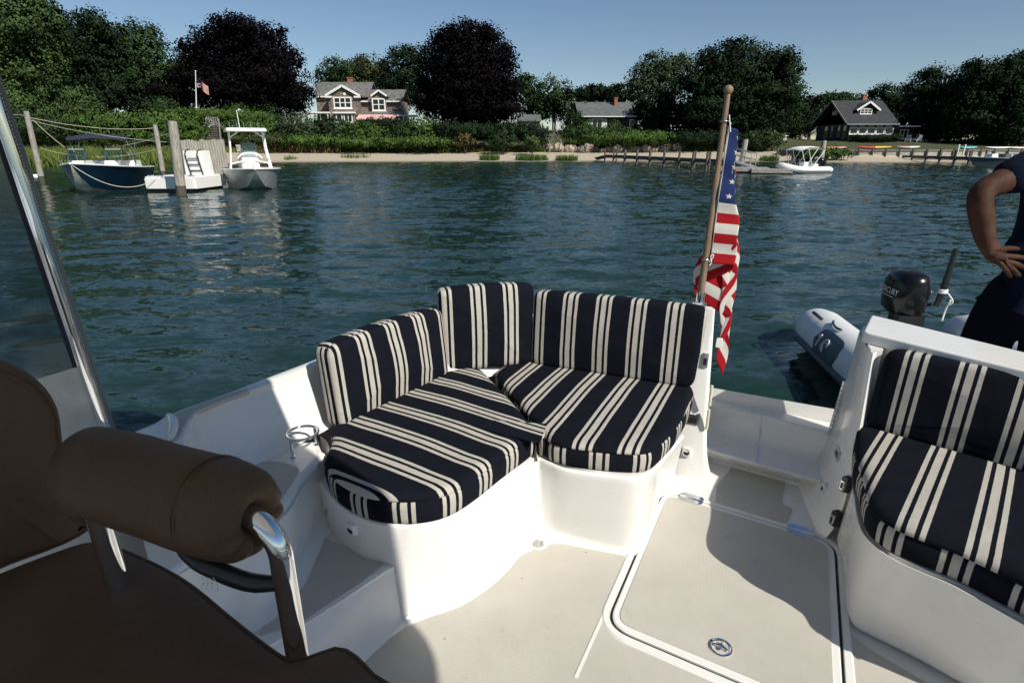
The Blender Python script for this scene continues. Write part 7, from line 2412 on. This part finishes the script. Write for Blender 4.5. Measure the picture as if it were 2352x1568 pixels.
# dark patch with emblem on the outer side of both tubes (a logo of a bar and swirling rings)
def tube_patch(sg, x0, x1, a0, a1, mat, lift, name, parent, n=12):
    mb = MB(); rows = []
    for i in range(n + 1):
        x = lerp(x0, x1, i / n)
        e = (a1 - a0) * .5 * (1 - math.sqrt(max(0, 1 - abs(2 * i / n - 1) ** 5)))
        rows.append([Vector((x, sg * (.64 + (.205 + lift) * math.cos(lerp(a0 + e, a1 - e, j / 8))), .20 + (.205 + lift) * math.sin(lerp(a0 + e, a1 - e, j / 8)))) for j in range(9)])
    mb.loft(rows, flip=(sg > 0)); return mb.build(name, mat, parent, smooth=60)
for sg in (-1, 1):
    pc_ = tube_patch(sg, -.66, -.16, -.25, .95, navyp, .011, 'side_patch', dn)
    def on(x, a): return Vector((x, sg * (.64 + .2185 * math.cos(a)), .20 + .2185 * math.sin(a)))
    mb = MB(); mb.tube([on(-.56, .15), on(-.56, .62)], .010, 6); mb.tube([on(-.56, .62), on(-.59, .52)], .008, 6); mb.build('emblem_bar', hyp, pc_)
    for rr0 in (.030, .052):
        mb = MB(); mb.tube([on(-.42 + rr0 * math.cos(t), .38 + rr0 / .2135 * math.sin(t)) for t in [2 * math.pi * i / 18 for i in range(15)]], .006, 6); mb.build('emblem_ring', hyp, pc_)
    # grab handle and end cap on the tube end
    mb = MB(); mb.tube(catmull([on(-.98, 1.05), on(-.94, 1.0) + Vector((0, sg * .02, .03)), on(-.84, 1.0) + Vector((0, sg * .02, .03)), on(-.80, 1.05)], 10), .014, 6); mb.build('grab_handle', navyp, dn)
    mb = MB(); mb.tube(catmull([on(-.70, 1.3), on(-.64, 1.2), on(-.55, 1.15), on(-.47, 1.2)], 10), .010, 6); mb.build('seam_tape', navyp, dn)
en, E4 = outboard(dn, Vector((-1.0, -.03, .40)), math.pi, 1.0)
# tiller raised upright, with its cord
mb = MB(); mb.tube([(-.16, -.16, .14), (-.18, -.17, .30), (-.155, -.20, .62)], [.022, .024, .020], 10); mb.xf(E4).build('tiller', M['black'], en)
mb = MB(); mb.tube(catmull([(-.12, -.15, .15), (-.05, -.16, .12), (.05, -.16, .06), (.04, -.15, -.05), (-.05, -.13, -.06)], 12), .012, 6); mb.xf(E4).build('cable', M['rubber'], en)
mb = MB()
for t0 in range(3):
    mb.tube([(-.175 + .03 * math.cos(t), -.172 + .03 * math.sin(t), .26 + .012 * t0) for t in [2 * math.pi * i / 12 for i in range(12)]], .006, 5, closed=True)
mb.tube(catmull([(-.20, -.20, .26), (-.22, -.24, .20), (-.18, -.24, .15), (-.20, -.235, .21), (-.165, -.235, .12), (-.18, -.22, .02)], 18), .006, 5)
mb.xf(E4).build('tied_cord', M['whitecanvas'], en)
# MERCURY lettering on the cowl, on the side that faces the cockpit
def text_part(body, size, m4, mat, parent, name, shear=0.18):
    cu = bpy.data.curves.new(name, 'FONT'); cu.body = body; cu.size = size; cu.align_x = 'CENTER'; cu.extrude = .0008; cu.shear = shear
    t = bpy.data.objects.new(name, cu); COL.objects.link(t)
    dg = bpy.context.evaluated_depsgraph_get()
    me = bpy.data.meshes.new_from_object(t.evaluated_get(dg))
    bpy.data.objects.remove(t)
    me.transform(m4)
    me.materials.clear(); me.materials.append(mat)
    o = bpy.data.objects.new(name, me); COL.objects.link(o); o.parent = parent
    return o
lett = simple('silver_lettering', (.45, .46, .48), .35, .2, .05, 20)
def cowl_text(body, size, z, sy, name):
    # both long sides of the cowl carry the name
    for s, rz in ((-1, 0.0), (1, math.pi)):
        m4 = E4 @ Matrix.Translation((.03, s * sy, z)) @ Matrix.Rotation(rz, 4, 'Z') @ Matrix.Rotation(math.pi / 2, 4, 'X')
        text_part(body, size, m4, lett, en, name)
cowl_text('MERCURY', .075, .20, .1475, 'lettering')
for s in (-1, 1):
    mb = MB(); mb.box(-.08, .14, s * .1475 - .001, s * .1475 + .001, .175, .181); mb.xf(E4).build('stripe', lett, en, smooth=0)

# ================================================================ PERSON AT THE RIGHT EDGE (head and most of the body lie outside the picture)
Yv = 2.30
hip = at(2384, 640, Yv)
vx = Vector((hip.x, hip.y, 0)).normalized(); rx = Vector((vx.y, -vx.x, 0))     # away from the camera, to the right
feet_z = SOLE - .11
pers = root('person', Vector((hip.x, hip.y, feet_z)), 'person in navy shirt and shorts standing hand on hip at right edge', 'person')
def J(r, a, z):
    return Vector((hip.x, hip.y, 0)) + rx * r + vx * a + Vector((0, 0, z))
hz = hip.z + .0
H0 = feet_z
sc_p = (hz - H0) / 0.98
def skin(name, joints, edges, mat, rootj, sub=2):
    me = bpy.data.meshes.new(name)
    names = list(joints)
    me.from_pydata([tuple(joints[k][0] - pers.location) for k in names], [(names.index(a), names.index(b)) for a, b in edges], [])
    o = bpy.data.objects.new(name, me); COL.objects.link(o); o.parent = pers
    md = o.modifiers.new('skin', 'SKIN')
    md.use_smooth_shade = True
    for i, k in enumerate(names):
        r = joints[k][1]
        sv = me.skin_vertices[0].data[i]
        sv.radius = r if hasattr(r, '__len__') else (r, r)
        sv.use_root = (k == rootj)
    s = o.modifiers.new('sub', 'SUBSURF'); s.levels = s.render_levels = sub
    me.materials.append(mat)
    return o
sho = at(2398, 372, Yv - .02); elb = at(2246, 442, Yv - .10); wri = at(2268, 582, Yv - .16)
zsh = sho.z
jt = {
    'pelvis': (J(.02, 0, hz - .02), (.115, .09)), 'waist': (J(.02, .0, hz + .14), (.115, .09)), 'chest': (J(.0, .01, hz + .34), (.14, .10)), 'upper': (J(.0, .01, zsh - .02), (.13, .095)),
    'neck': (J(.0, 0, zsh + .09), .058), 'skull': (J(.0, -.02, zsh + .19), .085), 'crown': (J(.0, -.015, zsh + .28), .075),
    'shr': (sho, .060), 'elb': (elb, .046), 'fore': (elb.lerp(wri, .35), .046), 'wri': (wri, .030),
    'shl': (J(.19, 0, zsh), .060), 'ell': (J(.25, .03, zsh - .29), .042), 'wrl': (J(.24, -.06, zsh - .54), .030), 'hal': (J(.235, -.08, zsh - .62), .030),
    'thr': (J(-.085, 0, hz - .14), .075), 'knr': (J(-.105, -.01, H0 + .48 * sc_p), .062), 'car': (J(-.105, .02, H0 + .33 * sc_p), .056), 'anr': (J(-.105, .02, H0 + .09), .038), 'tor': (J(-.115, -.14, H0 + .04), .035),
    'thl': (J(.085, 0, hz - .14), .075), 'knl': (J(.105, -.01, H0 + .48 * sc_p), .062), 'cal': (J(.105, .02, H0 + .33 * sc_p), .056), 'anl': (J(.105, .02, H0 + .09), .038), 'tol': (J(.115, -.14, H0 + .04), .035)}
ed = [('pelvis', 'waist'), ('waist', 'chest'), ('chest', 'upper'), ('upper', 'neck'), ('neck', 'skull'), ('skull', 'crown'), ('upper', 'shr'), ('shr', 'elb'), ('elb', 'fore'), ('fore', 'wri'), ('upper', 'shl'), ('shl', 'ell'), ('ell', 'wrl'), ('wrl', 'hal'),
      ('pelvis', 'thr'), ('thr', 'knr'), ('knr', 'car'), ('car', 'anr'), ('anr', 'tor'), ('pelvis', 'thl'), ('thl', 'knl'), ('knl', 'cal'), ('cal', 'anl'), ('anl', 'tol')]
# the hand on the hip: palm and five fingers, grown from the wrist
kn = at(2312, 600, Yv - .20)
pal = wri.lerp(kn, .5)
jt['palm'] = (pal, (.036, .020)); ed.append(('wri', 'palm'))
tips = [((2310, 588), (2336, 590), (2362, 594)), ((2312, 600), (2336, 607), (2358, 618)), ((2308, 606), (2326, 618), (2342, 634)), ((2300, 608), (2312, 621), (2322, 636))]
for i, (a, b, c) in enumerate(tips):
    r = (.0105, .0108, .0100, .0088)[i]
    k0 = at(*a, Yv - .205 - .002 * i); k1 = at(*b, Yv - .212); k2 = at(*c, Yv - .190)
    jt['f%da' % i] = (k0, r * 1.1); jt['f%db' % i] = (k1, r); jt['f%dc' % i] = (k2, r * .8)
    ed += [('palm', 'f%da' % i), ('f%da' % i, 'f%db' % i), ('f%db' % i, 'f%dc' % i)]
jt['t0'] = (at(2292, 574, Yv - .17), .013); jt['t1'] = (at(2318, 570, Yv - .14), .011); jt['t2'] = (at(2340, 572, Yv - .12), .009)
ed += [('wri', 't0'), ('t0', 't1'), ('t1', 't2')]
# relaxed left hand
for i in range(4):
    b0 = jt['hal'][0] + rx * .004 + vx * (-.03 + .018 * i) + Vector((0, 0, -.02))
    jt['g%da' % i] = (b0, .010); jt['g%db' % i] = (b0 + Vector((0, 0, -.045)), .009); jt['g%dc' % i] = (b0 - rx * .012 + Vector((0, 0, -.075)), .007)
    ed += [('hal', 'g%da' % i), ('g%da' % i, 'g%db' % i), ('g%db' % i, 'g%dc' % i)]
body = skin('body', jt, ed, M['skin'], 'pelvis')
# face and hair
hd_c = J(0, -.02, zsh + .22)
mb = MB(); mb.ball(hd_c + Vector((0, 0, .055)) + vx * .015, (.088, .088, .085), 16, 10); mb.build('hair', M['hair'], pers)
mb = MB(); mb.tube([hd_c - vx * .085 + Vector((0, 0, .03)), hd_c - vx * .112 + Vector((0, 0, -.015)), hd_c - vx * .085 + Vector((0, 0, -.02))], [.010, .014, .010], 8); mb.build('nose', M['skin'], pers)
for s in (-1, 1):
    mb = MB(); mb.ball(hd_c - vx * .085 + rx * s * .033 + Vector((0, 0, .03)), .011, 8, 6); mb.build('eye', M['black'], pers)
    mb = MB(); mb.ball(hd_c + rx * s * .09 + Vector((0, 0, .01)), (.014, .014, .03), 8, 6); mb.build('ear', M['skin'], pers)
mb = MB(); mb.tube([hd_c - vx * .088 + rx * -.025 + Vector((0, 0, -.05)), hd_c - vx * .096 + Vector((0, 0, -.05)), hd_c - vx * .088 + rx * .025 + Vector((0, 0, -.05))], .006, 6); mb.build('mouth', M['brick'], pers)
# clothes follow the body
slv = sho.lerp(elb, .70)
tj = {'hem': (J(.01, 0, hz - .06), (.12, .11)), 'pelvis': (J(.01, 0, hz + .02), (.148, .128)), 'waist': (J(0, 0, hz + .13), (.165, .125)), 'chest': (J(0, .01, hz + .34), (.19, .135)), 'upper': (J(0, .01, zsh - .01), (.15, .115)), 'neck': (J(0, .0, zsh + .06), .07),
      'shr': (sho, .078), 'slr': (slv, .072), 'shl': (J(.19, 0, zsh), .078), 'sll': (J(.23, .02, zsh - .19), .070)}
skin('shirt', tj, [('hem', 'pelvis'), ('pelvis', 'waist'), ('waist', 'chest'), ('chest', 'upper'), ('upper', 'neck'), ('upper', 'shr'), ('shr', 'slr'), ('upper', 'shl'), ('shl', 'sll')], M['tee'], 'pelvis')
sj = {'waist': (J(0, 0, hz + .05), (.155, .134)), 'pelvis': (J(-.01, 0, hz - .10), (.172, .142)), 'thr': (J(-.10, 0, hz - .22), (.105, .105)), 'hemr': (J(-.115, -.01, hz - .46), (.105, .10)), 'thl': (J(.085, 0, hz - .20), (.098, .10)), 'heml': (J(.10, -.01, hz - .46), (.095, .098))}
skin('shorts', sj, [('waist', 'pelvis'), ('pelvis', 'thr'), ('thr', 'hemr'), ('pelvis', 'thl'), ('thl', 'heml')], M['shorts'], 'pelvis')
